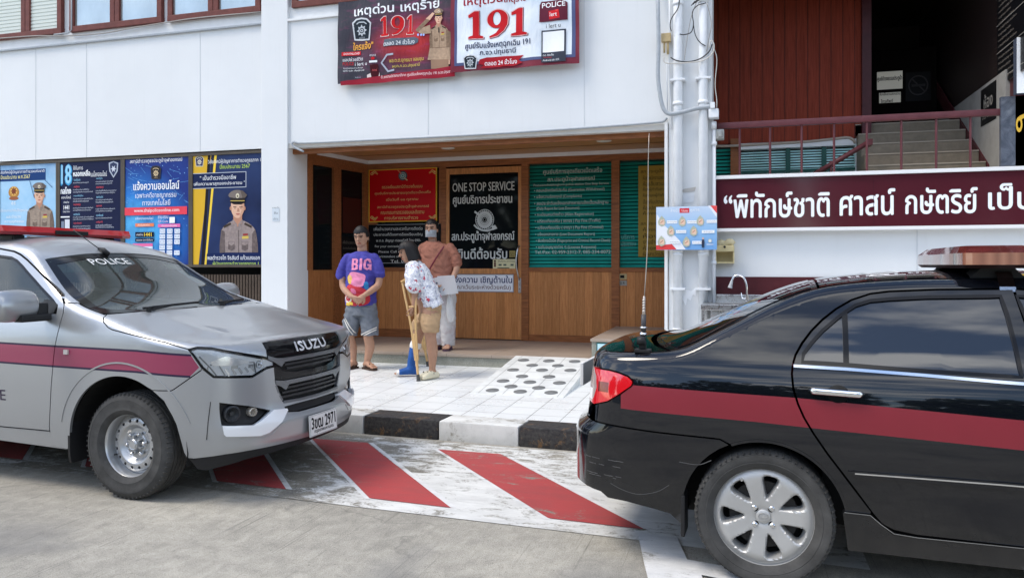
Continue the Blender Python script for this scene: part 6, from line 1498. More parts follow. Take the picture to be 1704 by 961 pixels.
PIN1 = off_line(top_l, .010)+off_line(top_l[::-1], -.003); PIN2 = off_line(bot_l, .003)+off_line(bot_l[::-1], -.010)
RG = [(STa,1),(PIN1,2),(PIN2,2)]
A_R = arc(-.04,.335,.470,.462,8,180,30)
arch = [p for p in arc(-.045,.33,.455,.463,57,172,26)]
# doors
seam_d = [(-.676,.400),(-.674,.43),(-.653,.561),(-.632,.72),(-.615,.864),(-.597,1.0),(-.588,1.09),(-.588,1.18),(-.605,1.235),(-.67,1.291),(-.76,1.343),(-.873,1.402),(-1.0,1.468),(-1.124,1.530),(-1.21,1.567),(-1.287,1.59),(-1.448,1.612)]
door_p = seam_d+[(-1.66,1.615),(-1.72,1.4),(-1.75,1.18),(-1.76,.9),(-1.75,.6),(-1.74,.395)]
dg = [(-.650,1.178),(-.660,1.222),(-.72,1.262),(-.787,1.297),(-.88,1.345),(-.974,1.396),(-1.06,1.442),(-1.141,1.488),(-1.22,1.528),(-1.289,1.550),(-1.411,1.562),(-1.60,1.562),(-1.655,1.40),(-1.685,1.205),(-1.2,1.19)]
for sd in ('R','L'):
    d = Q.panel("door", [dict(k=sd, p=door_p, h=[dg], r=RG)], TP, gap=.0025)
    Q.panel("window_glass", [dict(k=sd, p=dg)], M_sideg, d, gap=-.004, off=-.008, depth=0, h=.06)
    Q.band("window_seal", sd, densify(dg, .04), .016, M_gloss, d, off=.001, closed=True)
    Q.band("mirror_base_triangle", sd, [(-.665,1.205),(-.72,1.215),(-.80,1.235)], [.06,.085,.06], M_plastic, d, off=.003)
    bm = NB(); f = Q.fn(sd, .03); tube(bm, [Q.fn(sd,.0)(-1.66,1.06)]+[f(-1.64+.03*k, 1.06) for k in range(6)]+[Q.fn(sd,.0)(-1.47,1.06)], [(.012,.016)]*8, 8); mesh_obj("door_handle", bm, M_sil, d, True)
    Q.text("door_lettering", sd, "POLICE", -1.475 if sd == 'R' else -1.055, -1.055 if sd == 'R' else -1.475, .617, .072, M_nav, d)
    Q.text("door_lettering", sd, "www.police", -1.62 if sd == 'R' else -1.10, -1.10 if sd == 'R' else -1.62, .735, .03, mat("white_film", (.75,.75,.74), .4), d)
# cab rear part, A pillars and roof in one skin
pil = [(-.603,1.243),(-.535,1.243)]+[(a, b) for a, b in Q.top(-.527,-2.15)]+[(-2.16,1.19),(-1.756,1.19),(-1.726,1.4),(-1.664,1.621),(-1.448,1.618),(-1.287,1.597),(-1.21,1.574),(-1.124,1.537),(-1.0,1.475),(-.873,1.409),(-.76,1.350),(-.665,1.297)]
roof_T = Q.edge(-1.02,-2.15,-1)+[(-2.15,k*tc_.edge(-2.15)) for k in (-.5,0,.5)]+Q.edge(-2.15,-1.02,1)+[(-1.045,.3),(-1.05,0),(-1.045,-.3)]
strip_R = lambda sg: [(a, sg*tc_.edge(a)) for a, _ in Q.edge(-.465,-1.0,1)]
Q.panel("cab_roof", [dict(k='R', p=pil), dict(k='L', p=pil), dict(k='T', p=roof_T)], M_sil, gap=.003)
Q.panel("windscreen_border", [dict(k='T', p=[(a, w*.998) for a, w in Q.edge(-1.015,-.30,1)]+[(-.255,.55),(-.245,.3),(-.24,0),(-.245,-.3),(-.255,-.55)]+[(a, w*.998) for a, w in Q.edge(-.30,-1.015,-1)]+[(-1.04,-.3),(-1.045,0),(-1.04,.3)],
    h=[[(-.965,.60),(-.80,.645),(-.60,.70),(-.43,.745),(-.36,.70),(-.30,.55),(-.28,.3),(-.275,0),(-.28,-.3),(-.30,-.55),(-.36,-.70),(-.43,-.745),(-.60,-.70),(-.80,-.645),(-.965,-.60),(-1.005,-.3),(-1.01,0),(-1.005,.3)]])], M_gloss, gap=0, off=-.004, depth=.01)
ws_p = [(-.975,.61),(-.80,.655),(-.60,.71),(-.42,.755),(-.35,.71),(-.29,.55),(-.27,.3),(-.265,0),(-.27,-.3),(-.29,-.55),(-.35,-.71),(-.42,-.755),(-.60,-.71),(-.80,-.655),(-.975,-.61),(-1.015,-.3),(-1.02,0),(-1.015,.3)]
Q.panel("windscreen", [dict(k='T', p=ws_p)], M_wind, gap=0, off=-.007, depth=0)
Q.text("windscreen_lettering", "T", "POLICE", -.365, -.035, -.958, .060, mat("white_film", (.75,.75,.74), .4), flip=-1, off=.003)
bm = NB(); f = Q.fn('T', -.011); q = [f(a, b) for a, b in ((-.955,.34),(-.955,.50),(-.90,.50),(-.90,.34))]; bm.faces.new([bm.verts.new(p) for p in q]); q = [f(a, b) for a, b in ((-.89,.42),(-.89,.56),(-.72,.58),(-.72,.44))]; fa = bm.faces.new([bm.verts.new(p) for p in q]); fa.material_index = 1
mesh_obj("tax_sticker", bm, [mat("cream_paper", (.7,.62,.5), .6), mat("pale_blue_paper", (.35,.5,.6), .5)], TK)
# cowl and wipers
for a, b, c_ in (((-.262,-.60),(-.30,-.15),(-.275,.02)), ((-.262,.02),(-.30,.40),(-.29,.58))):
    bm = NB(); f = Q.fn('T', .018); pts = [f(a[0]+(b[0]-a[0])*k/8, a[1]+(b[1]-a[1])*k/8) for k in range(9)]; tube(bm, pts, .009, 6); tube(bm, [Q.fn('T',.01)(-.235,a[1]+.02), f((a[0]+b[0])/2,(a[1]+b[1])/2)], .008, 6); tube(bm, [Q.fn('T',-.01)(-.24,a[1]+.02), Q.fn('T',.03)(-.24,a[1]+.02)], .018, 8); mesh_obj("wiper", bm, M_plastic, TK, True, 40)
# bonnet: top plus the wrapped edges
lamp_t = [(.466,.974),(.52,.984),(.621,.978),(.797,.937),(1.008,.887)]
hs = Q.top(-.262,U1)[::-1]+[(-.262,1.19),(-.246,1.155),(-.22,1.13),(-.17,1.098),(-.129,1.085),(.072,1.053),(.299,1.016),(.457,.979)]+[(a, b+.006) for a, b in lamp_t]+[(1.012,.985),(1.1,.990),(U1,.993)]
hood_T = Q.edge(-.262,U1,1)+Q.edge(U1,-.262,-1)[1:]+[(-.245,-.55),(-.235,-.3),(-.23,0),(-.235,.3),(-.245,.55)]
Q.panel("bonnet", [dict(k='T', p=hood_T), dict(k='R', p=hs), dict(k='L', p=hs)], M_sil, gap=.003)
fend = [(-.603,1.2415),(-.533,1.2415)]+Q.top(-.522,-.265)+[(-.264,1.19),(-.248,1.155),(-.222,1.1295),(-.171,1.0975),(-.13,1.0835),(.072,1.0515),(.299,1.0145),(.455,.9775),(.483,.948),(.547,.858),(.542,.848),(.367,.734),(.345,.722),(.212,.719)]+arch[1:]+[(-.505,.30),(-.53,.287),(-.67,.300),(-.6705,.40)]+[(a+.002, b) for a, b in seam_d[1:8]]
for sd in ('R','L'):
    Q.panel("fender", [dict(k=sd, p=fend, r=RG)], TP, gap=.0025)
    Q.band("side_repeater", sd, [(-.512,.932),(-.478,.931)], .030, mat("repeater_lens", (.55,.5,.47), .1, coat=1), off=.012)
    Q.band("fender_flare", sd, [(a, b) for a, b in arc(-.045,.33,.535,.55,20,165,30)], .010, M_sil, off=.004)
    bm = NB(); s_ = -1 if sd == 'R' else 1
    bm2 = NB()
M_gm = mat("grey_metallic_trim", (.20,.21,.225), .3, metal=.8)
# front bumper, wrapped
bp_ = [(.213,.7175),(.3455,.7205),(.368,.7325),(.543,.8465),(.549,.856),(.620,.799),(.886,.775),(1.000,.818),(1.062,.822),(1.070,.722),(1.126,.585),(1.2,.575),(U1,.575),(U1,.305),(1.0,.312),(.81,.315),(.662,.314),(.469,.296),(.426,.300),(.407,.335),(.392,.405),(.369,.513),(.345,.565),(.293,.656)]
fog = [(.655,.640),(.652,.500),(.846,.478),(.93,.51),(1.010,.545),(.85,.595)]
slot = [(1.135,.548),(1.25,.552),(U1+.0005,.552),(U1+.0005,.500),(1.25,.500),(1.155,.512)]
slotR = [(1.135,.548),(1.25,.552),(U1-.0006,.552),(U1-.0006,.500),(1.25,.500),(1.155,.512)]
Q.panel("front_bumper", [dict(k='R', p=bp_, h=[fog, slotR]), dict(k='L', p=bp_, h=[fog, slotR])], M_sil, gap=.0025, h=.035, depth=.03)
Q.panel("bumper_slot", [dict(k='R', p=slot), dict(k='L', p=slot)], M_plastic, gap=0, off=-.028, depth=0)
lip = [(.40,.32),(.461,.295),(.469,.299),(.662,.316),(.81,.318),(1.0,.315),(U1,.308),(U1,.27),(1.0,.262),(.824,.258),(.65,.235),(.551,.218),(.491,.228),(.455,.27)]
Q.panel("lower_lip", [dict(k='R', p=lip), dict(k='L', p=lip)], M_plastic, gap=.001, off=-.006)
for sd in ('R','L'):
    Q.panel("fog_pocket", [dict(k=sd, p=fog)], M_plastic, gap=-.01, off=-.045, depth=0)
    Q.band("bumper_crease", sd, [(.548,.412),(.75,.395),(.919,.380),(.985,.392),(1.06,.446),(1.16,.468),(1.3,.470),(U1,.470)], .008, M_sil, off=.004)
    Q.band("bumper_seam", sd, [(.60,.650),(.575,.53),(.552,.415)], .004, M_gloss, off=.0045)
    Q.panel("running_light", [dict(k=sd, p=[(.652,.500),(.846,.478),(.935,.508),(1.03,.550),(1.143,.540),(1.15,.525),(1.06,.462),(.955,.409),(.886,.400),(.665,.428),(.652,.445)])], mat("white_running_light", (.80,.81,.82), .25, coat=1.0), gap=.002, off=.014, depth=.04, h=.03)
    f0 = Q.fn(sd, -.04); f1 = Q.fn(sd, .0)
    bm = NB()
    def disc_at(u, z, r0, r1, o0, o1, bm): 
        p0 = Q.fn(sd, o0)(u, z); n = (Q.fn(sd, .1)(u, z)-Q.fn(sd, 0)(u, z)).normalized(); a, b = frame_of(n)
        Mx = Matrix((( a.x,b.x,n.x,p0.x),(a.y,b.y,n.y,p0.y),(a.z,b.z,n.z,p0.z),(0,0,0,1))); d_ = o1-o0
        lathe(bm, [(r0,0),(r1,d_),(r1*.8,d_+.004),(r1*.55,d_*.4),(r1*.3,d_*.3),(r1*.25,d_*.7),(0,d_*.7)], 24, Mx)
    disc_at(.735,.560,.055,.052,-.045,-.010,bm); mesh_obj("horn_ring", bm, mat("dark_grey_plastic", (.035,.037,.04), .35), TK, True, 50)
    bm = NB(); disc_at(.885,.552,.034,.030,-.045,-.012,bm); mesh_obj("fog_lamp", bm, mat("fog_lens", (.50,.46,.40), .1, metal=.5, coat=1), TK, True, 50)
    # headlamp: dark rim, reflector bowl, projector, clear cover
    hl = [(.470,.968),(.52,.981),(.621,.975),(.797,.933),(1.004,.884),(1.058,.862),(1.058,.828),(1.000,.826),(.886,.782),(.622,.803),(.553,.862),(.49,.945)]
    H = Q.panel("headlamp", [dict(k=sd, p=hl)], mat("lamp_chrome_bowl", (.95,.96,.97), .3, metal=.0, spec=.8), gap=.008, off=-.010, depth=-.009, h=.03)
    Q.band("lamp_rim", sd, densify(hl, .03), .007, M_gloss, H, off=-.004, closed=True)
    Q.panel("reflector", [dict(k=sd, p=[(.60,.895),(.70,.925),(.80,.905),(.88,.875),(.80,.862),(.62,.870)])], mat("bright_reflector", (.9,.91,.92), .2, metal=.5), H, gap=0, off=-.008, depth=.006, h=.02)
    Q.band("lamp_strip", sd, [(.58,.855),(.75,.852),(.90,.848)], .020, mat("smoked_silver", (.45,.46,.47), .2, metal=.5), H, off=-.008)
    bm = NB()
    for k in range(5): Q.band("x", sd, [(.70+.045*k,.845),(.725+.045*k,.80+.004*k)], .014, None, off=-.006, bm=bm)
    mesh_obj("reflector_fin", bm, mat("bright_reflector", (.9,.91,.92), .2, metal=.5), H)
    bm = NB(); disc_at(.945,.852,.028,.026,-.018,-.006,bm); mesh_obj("side_lamp", bm, M_chrome, H, True, 50)
    for pts_ in ([(.60,.878),(.90,.872)],[(.66,.868),(.70,.80)],[(.905,.872),(.915,.80)],[(.53,.93),(.60,.86),(.64,.81)]): Q.band('lamp_divider', sd, pts_, .007, M_gm, H, off=-.004)
    Q.panel("lamp_cover", [dict(k=sd, p=hl)], add_alpha(mat("lamp_cover", (.9,.9,.9), .03), (.97,.98,.985)), H, gap=.003, off=-.001, depth=0, h=.05)
# grille
go = [(1.012,.990),(1.012,.888),(1.065,.858),(1.070,.722),(1.127,.582),(1.2,.572),(U1,.572),(U1,.995),(1.1,.992)]
Q.panel("grille_backing", [dict(k='R', p=go), dict(k='L', p=go)], M_plastic, gap=-.004, off=-.045, depth=0)
tb_ = [(1.015,.985),(1.015,.905),(1.08,.885),(1.14,.880),(U1,.880),(U1,.990),(1.1,.988)]
Q.panel("grille_badge_band", [dict(k='R', p=tb_), dict(k='L', p=tb_)], M_gloss, gap=.002, off=-.012)
b1 = [(1.014,.903),(1.014,.878),(1.07,.850),(1.13,.815),(1.165,.845),(U1,.846),(U1,.874),(1.15,.874),(1.09,.880)]
b2 = [(1.070,.735),(1.070,.705),(1.12,.685),(1.165,.655),(1.20,.690),(U1,.692),(U1,.720),(1.15,.722)]
for b_ in (b1, b2): Q.panel("grille_bar", [dict(k='R', p=b_), dict(k='L', p=b_)], M_gm, gap=.0015, off=.002, depth=.035, h=.03)
b3 = [(1.068,.845),(1.11,.818),(1.16,.785),(1.28,.765),(U1,.765),(U1,.722),(1.15,.722),(1.075,.74)]
Q.panel("grille_gloss_insert", [dict(k='R', p=b3), dict(k='L', p=b3)], M_gloss, gap=.002, off=-.016)
for z, a in ((.826,1.17),(.798,1.19),(.668,1.19),(.640,1.14),(.612,1.13)):
    bm = NB()
    for sd in ('R','L'): Q.band("x", sd, [(a,z),(1.3,z),(U1,z)], .013, None, off=-.008, bm=bm)
    mesh_obj("grille_slat", bm, mat("dark_slat", (.03,.031,.034), .3), TK, True, 40)
for sd in ('R','L'):
    Q.band("grille_side_post", sd, [(1.076,.70),(1.10,.64),(1.13,.59)], .016, M_gm, off=.0)
    Q.band("grille_frame", sd, [(1.135,.580),(1.3,.574),(U1,.574)], .016, M_gm, off=.004)
    Q.band("grille_notch", sd, [(1.05,.955),(1.13,.940),(1.24,.918)], [.014,.034,.006], mat("deep_black", (.003,.003,.003), .6), off=-.010)
# raised maker letters on the band, written across the front
def front_text(name, s_, w, zc, h, m, off, bold=0.0, xo=0.0):
    parts, (x0, x1, y0, y1) = text2d(s_); bm = NB()
    for i, (dx, dy) in enumerate([(0,0),(bold,0),(-bold,0),(0,bold),(0,-bold)] if bold else [(0,0)]):
        for V, T in parts:
            vs = []
            for p in V:
                y = xo+((p[0]-x0)/(x1-x0)-.5)*w+dx*h; z = zc+((p[1]-y0)/(y1-y0)-.5)*h+dy*h
                vs.append(bm.verts.new(Q.fn('R' if y < 0 else 'L', off+i*.0001)(U1-abs(y), z)))
            for t_ in T: bm.faces.new([vs[j] for j in t_])
    return mesh_obj(name, bm, m, TK)
front_text("badge_lettering", "ISUZU", .36, .936, .062, mat("satin_silver_badge", (.75,.76,.78), .3, metal=.4), .002, .05)
# number plate
NP = bpy.data.objects.new("number_plate", None); COL.objects.link(NP); NP.parent = TK
b = Board((.858,-.17,.315), (0,1,0), (-.06,0,1), (1,0,.06)); b.slab(0, 0, .34, .145, mat("plate_white", (.7,.7,.68), .4), .008)
e_ = mat("plate_edge", (.25,.25,.25), .4); b.rect(.003,.003,.337,.006,e_); b.rect(.003,.139,.337,.142,e_); b.rect(.003,.003,.006,.142,e_); b.rect(.334,.003,.337,.142,e_)
b.text("3ขฒ 2971", .022, .318, .088, .078, BLK, .03); b.text("กรุงเทพมหานคร", .05, .29, .026, .026, BLK, .02); b.build("plate_face", NP)
# roof light bar (a thing of its own) and stub aerial
TLB = empty("light_bar", TK_M @ Vector((-1.62,0,1.725)), -R(2.3), "long flat bright red emergency light bar above the silver pickup roof", "light bar")
o3 = smooth_loop([(-.13,-.62),(.12,-.62),(.14,-.56),(.14,.56),(.12,.62),(-.13,.62)], 2)
def tlb(name, z0, z1, k0, k1, m, ya=-1, yb=1):
    bm = NB(); prism(bm, o3, lambda a, b: Vector((a*k1,b,z1)), lambda a, b: Vector((a*k0,b,z0))); return mesh_obj(name, bm, m, TLB)
M_rl = mat("bright_red_lens", (.52,.012,.014), .12, coat=1.0); tlb("lower_lens", .0, .022, .9, 1.0, mat("dark_red_lens_base", (.30,.008,.010), .15, coat=1.0)); tlb("upper_lens", .022, .066, 1.0, .86, M_rl)
bm = NB(); box(bm, .136, .150, -.16, .14, .012, .044, bev=.004); mesh_obj("speaker_grille", bm, M_plastic, TLB)
for y in (-.42,.42): bm = NB(); box(bm, -.08, .08, y-.05, y+.05, -.06, .0, bev=.01); mesh_obj("foot", bm, M_plastic, TLB)
bm = NB(); p0 = Vector(tc_.T(-1.05,-.16)); tube(bm, [p0+Vector((.05,0,-.01)), p0+Vector((.0,0,.02)), p0+Vector((-.05,0,.035))], [(.012,.02),(.016,.022),(.008,.01)], 10); tube(bm, [p0+Vector((-.02,0,.02)), p0+Vector((-.20,-.09,.175))], .0035, 6); mesh_obj("roof_aerial", bm, M_plastic, TK, True)
# mirrors
for sd in (-1, 1):
    mr = bpy.data.objects.new("door_mirror", None); COL.objects.link(mr); mr.parent = TK
    pts = [(-.62,.16),(-.66,.15),(-.70,.10),(-.70,-.12),(-.66,-.16),(-.60,-.16)]
    bm = NB(); ring = []
    prof = catmull([(-.955,.60),(-.972,.86),(-1.03,.98),(-1.10,1.01),(-1.17,.98),(-1.222,.84),(-1.237,.50)], 4)
    for y, k in prof:
        ring.append([bm.verts.new(((-.735 if sd < 0 else -.83)+.060*k*math.cos(a)+.018*k*math.cos(a)**2, (-sd*y if sd > 0 else y)*(.93 if sd > 0 else 1), 1.235+.102*k*math.sin(a))) for a in [2*math.pi*j/32 for j in range(32)]])
    for a, b_ in zip(ring, ring[1:]):
        for k in range(32): f = bm.faces.new((a[k], a[(k+1)%32], b_[(k+1)%32], b_[k])); f.smooth = True
    bm.faces.new(ring[0]); bm.faces.new(ring[-1]); bmesh.ops.recalc_face_normals(bm, faces=bm.faces); mesh_obj("mirror_shell", bm, M_sil, mr)
    bm = NB(); box(bm, -.745, -.655, min(sd*.88,sd*1.10), max(sd*.88,sd*1.10), 1.130, 1.178, bev=.014); box(bm, -.74, -.68, min(sd*.885,sd*.965), max(sd*.885,sd*.965), 1.13, 1.25, bev=.014); mesh_obj("mirror_foot", bm, M_plastic, mr)
# sill, mud flaps, liners, underbody
sl = [(-.676,.385),(-1.74,.380),(-1.75,.315),(-.53,.285),(-.525,.287),(-.668,.300)]
Q.both("sill", [(-.676,.394),(-.672,.306),(-.535,.284),(-1.75,.310),(-1.745,.389)], M_sil, gap=.001, off=-.006, depth=.05)
for sd in (-1, 1):
    bm = NB(); prism(bm, smooth_loop([(.60,.60),(.88,.62),(.89,.30),(.885,.215),(.87,.195),(.66,.21),(.62,.25)], 1), lambda a, b, s_=sd: Vector((-.485-.03*b,s_*a,b)), lambda a, b, s_=sd: Vector((-.503-.03*b,s_*a,b))); mesh_obj("mud_flap", bm, M_plastic, TK)
wheel_well(Q, -.045, .33, .475, .48, .86); wheel_well(Q, -3.12, .33, .46, .48, .84)
bm = NB(); box(bm, -4.2, .55, -.5, .5, .24, .32); box(bm, -2.6, -.62, -.80, .80, .28, .36); mesh_obj("underbody", bm, M_under, TK)
bm = NB(); box(bm, .0, .66, -.45, .45, .32, .9); box(bm, -.45, .0, -.5, .5, .32, 1.0); mesh_obj("engine_bulk", bm, M_under, TK)
# cargo bed
bed = [(-2.20,.35),(-2.64,.35)]+arc(-3.12,.33,.455,.463,3,177,22)+[(-3.6,.35),(-4.38,.42),(-4.38,1.17)]+[(a, b) for a, b in Q.top(-4.3,-2.2)]
for sd in ('R','L'): Q.panel("bed_side", [dict(k=sd, p=bed, r=RG)], TP, gap=.003)
tg = [(-4.44,.45),(tc_.u0,.45),(tc_.u0,1.17),(-4.44,1.17)]
Q.panel("tailgate", [dict(k='R', p=tg), dict(k='L', p=tg)], M_sil, gap=.003)
bm = NB(); box(bm, -4.3, -2.22, -.80, .80, .6, .66); box(bm, -2.2, -2.17, -.8, .8, .5, 1.19); mesh_obj("bed_floor", bm, M_under, TK)
Q.panel("cab_back", [dict(k='R', p=[(-2.16,1.2),(-1.76,1.2),(-1.76,.4),(-2.18,.4)], r=RG), ], TP, gap=.002); Q.panel("cab_back", [dict(k='L', p=[(-2.16,1.2),(-1.76,1.2),(-1.76,.4),(-2.18,.4)], r=RG)], TP, gap=.002)
# cabin
M_seat = mat("grey_seat_cloth", (.06,.062,.065), .85); M_dash = mat("dark_dashboard", (.022,.023,.025), .6)
bm = NB(); box(bm, -.62, -.25, -.78, .78, .86, 1.10, bev=.05); mesh_obj("dashboard", bm, M_dash, TK, True, 50)
for y in (-.38, .38):
    bm = NB(); box(bm, -1.58, -1.42, y-.24, y+.24, .70, 1.28, bev=.06); box(bm, -1.55, -1.45, y-.13, y+.13, 1.30, 1.48, bev=.04); box(bm, -1.5, -1.0, y-.25, y+.25, .62, .78, bev=.05); mesh_obj("seat", bm, M_seat, TK, True, 50)
bm = NB(); cen = Vector((-.82,-.38,1.10)); ax_ = Vector((-.9,0,.45)).normalized(); a, b_ = frame_of(ax_)
tube(bm, [cen+a*.19*math.cos(2*math.pi*k/28)+b_*.19*math.sin(2*math.pi*k/28) for k in range(29)], .016, 8); tube(bm, [cen, Vector((-.55,-.38,1.0))], .03, 8); tube(bm, [cen-a*.19, cen+a*.19], .014, 6); mesh_obj("steering_wheel", bm, M_dash, TK, True)
bm = NB(); box(bm, -1.78, -1.74, -.74, .74, .4, 1.2); mesh_obj("cab_rear_wall", bm, M_dash, TK)
bm = NB(); box(bm, -1.95, -.65, -.72, .72, .36, .42); mesh_obj("cabin_floor", bm, M_under, TK)
bm = NB()
for k in range(9): box(bm, -1.02+.008*k, -.985+.01*k, -.62+.06*k, -.56+.06*k, 1.44, 1.52+.004*(k % 3), bev=.004)
mesh_obj("sun_visor", bm, mat("pale_green_cloth", (.25,.36,.33), .8), TK)
bm = NB(); box(bm, -.93, -.90, -.10, .12, 1.43, 1.50, bev=.012); mesh_obj("rear_view_mirror", bm, M_plastic, TK)
# steel wheels with round vent holes
def steel():
    W = wheel_empty(TK, 0, 0, 0, -1); tyre(W, .341, .200, .215)
    M = Matrix.Rotation(R(90), 4, 'X'); bm = NB()
    lathe(bm, [(.192,-.08),(.194,.052),(.200,.070),(.210,.080),(.216,.080),(.216,.068),(.206,.060)], 56, M)     # rim flange and barrel
    nh = 16; hr = .0105; rc = .152
    holes = [[(rc*math.cos(2*math.pi*k/nh)+hr*math.cos(a)*1.0, rc*math.sin(2*math.pi*k/nh)+hr*math.sin(a)*1.0) for a in [2*math.pi*j/14 for j in range(14)]] for k in range(nh)]
    outer = [(.172*math.cos(2*math.pi*k/56), .172*math.sin(2*math.pi*k/56)) for k in range(56)]; inner = [(.128*math.cos(2*math.pi*k/40), .128*math.sin(2*math.pi*k/40)) for k in range(40)]
    V, T = cdt_fill([outer, inner, *holes])
    def fz(x, y): r = math.hypot(x, y); return .030-.55*max(0, r-.155)
    vs = [bm.verts.new(M @ Vector((x, y, fz(x, y)))) for x, y in V]
    for t_ in T: f = bm.faces.new([vs[i] for i in t_]); f.smooth = True
    for q in holes:
        a = [bm.verts.new(M @ Vector((x, y, fz(x, y)))) for x, y in q]; b = [bm.verts.new(M @ Vector((x, y, fz(x, y)-.012))) for x, y in q]
        for k in range(len(q)): bm.faces.new((a[k], b[k], b[(k+1) % len(q)], a[(k+1) % len(q)]))
    lathe(bm, [(.128,.030),(.120,.026),(.108,.004),(.098,-.004),(.070,-.002),(.066,.004),(.060,.006),(0,.006)], 48, M); lathe(bm, [(.193,.0),(.178,.006),(.172,.0205)], 56, M)
    mesh_obj("rim", bm, M_steelrim, W, True, 40)
    bm = NB(); lathe(bm, [(.17,-.02),(0,-.02)], 40, M); mesh_obj("brake_drum", bm, M_liner, W)
    bm = NB()
    for k in range(6):
        a = R(15)+k*math.pi/3; lathe(bm, [(0,.034),(.007,.034),(.0105,.030),(.0115,.006)], 8, M @ Matrix.Translation((.0695*math.cos(a), .0695*math.sin(a), 0)))
    mesh_obj("wheel_nut", bm, M_chrome, W, True, 35)
    bm = NB(); lathe(bm, [(0,.050),(.024,.050),(.026,.047),(.030,.049),(.036,.044),(.040,.020),(.042,.004)], 28, M)
    for k in range(6): a = R(45)+k*math.pi/3; box(bm, -.012,.012,-.006,.006,0,.036, bev=.003, M=M @ Matrix.Rotation(a,4,'Z') @ Matrix.Translation((.046,0,0)))
    mesh_obj("centre_cap", bm, M_steelrim, W, True, 40)
    bm = NB(); a = R(215); tube(bm, [M @ Vector((.176*math.cos(a),.176*math.sin(a),.02)), M @ Vector((.158*math.cos(a),.158*math.sin(a),.055))], .005, 6); mesh_obj("valve", bm, M_plastic, W)
    return W
w0 = steel(); w0.location = (-.04,-.775,.341); w0.rotation_euler = (0, R(8), 0)
for x, y, sd in ((-.04,.775,1),(-3.12,-.775,-1),(-3.12,.775,1)):
    w = copy_tree(w0, TK); w.location = (x, y, .341); w.rotation_euler = (0, R(31), 0 if sd < 0 else math.pi)
# ---------------------------------------------------------------- people
from mathutils.bvhtree import BVHTree
from mathutils import noise
def J(px, py, Y): x, z = P(px, py, Y); return Vector((x, Y, z))
def ring_loft(bm, secs, seg=20, cap=True):
    """secs: (centre, half-axis a, half-axis b, squareness)"""
    rings = []
    for c, a, b, *e in secs:
        p = e[0] if e else 2.0; c, a, b = Vector(c), Vector(a), Vector(b); r = []
        for k in range(seg):
            t_ = 2*math.pi*k/seg; co, si = math.cos(t_), math.sin(t_)
            q = 2/p; r.append(bm.verts.new(c+a*math.copysign(abs(co)**q, co)+b*math.copysign(abs(si)**q, si)))
        rings.append(r)
    for a, b in zip(rings, rings[1:]):
        for k in range(seg): bm.faces.new((a[k], a[(k+1)%seg], b[(k+1)%seg], b[k]))
    if cap: bm.faces.new(rings[0][::-1]); bm.faces.new(rings[-1])
def limb(bm, pts, rad, seg=14, sub=5):
    pts = [tuple(p) for p in pts]; n = len(pts); sm = catmull(pts, sub); rr_ = catmull([(r,) for r in rad], sub)
    tube(bm, sm, [max(.003, r[0]) for r in rr_], seg)
    for p, r in ((pts[0], rad[0]), (pts[-1], rad[-1])): ball(bm, p, r*.97)
def ball(bm, c, r, sc=(1,1,1), M=None):
    Mx = Matrix.Translation(Vector(c)) @ (M or Matrix()) @ Matrix.Diagonal((r*sc[0], r*sc[1], r*sc[2], 1))
    bmesh.ops.create_uvsphere(bm, u_segments=20, v_segments=12, radius=1.0, matrix=Mx)
def fuse(name, bm, mats, parent, voxel=.006, smooth=4, paint=None, wrinkle=0.0):
    """weld overlapping closed pieces into one continuous skin"""
    bmesh.ops.recalc_face_normals(bm, faces=bm.faces)
    me = bpy.data.meshes.new("tmp"); bm.to_mesh(me); bm.free(); o = bpy.data.objects.new("tmp", me); COL.objects.link(o)
    m = o.modifiers.new("r", 'REMESH'); m.mode = 'VOXEL'; m.voxel_size = voxel; m.adaptivity = 0
    s = o.modifiers.new("s", 'SMOOTH'); s.factor = .5; s.iterations = smooth
    bpy.context.view_layer.update(); dg = bpy.context.evaluated_depsgraph_get()
    new = bpy.data.meshes.new_from_object(o.evaluated_get(dg)); bpy.data.objects.remove(o); bpy.data.meshes.remove(me)
    new.name = name; new.materials.clear()
    for mm in (mats if isinstance(mats, (list, tuple)) else [mats]): new.materials.append(mm)
    new.polygons.foreach_set("use_smooth", [True]*len(new.polygons))
    if wrinkle:
        nr = [v.normal.copy() for v in new.vertices]
        for v, nn in zip(new.vertices, nr):
            q = Vector((v.co.x*9+v.co.z*3, v.co.y*9, v.co.z*11+v.co.x*3)); d = noise.noise(q)+.6*noise.noise(q*2.1+Vector((3,1,7))); v.co += nn*wrinkle*(abs(d)*1.6-.45)
    if paint:
        mi = [paint(p.center) for p in new.polygons]; new.polygons.foreach_set("material_index", mi)
    r = bpy.data.objects.new(name, new); COL.objects.link(r); r.parent = parent
    if parent: r.matrix_parent_inverse = Matrix.Translation(-Vector(parent.location))
    return r
def put(name, bm, m, parent, smooth=True, angle=50):
    o = mesh_obj(name, bm, m, parent, smooth, angle); o.matrix_parent_inverse = Matrix.Translation(-Vector(parent.location)); return o
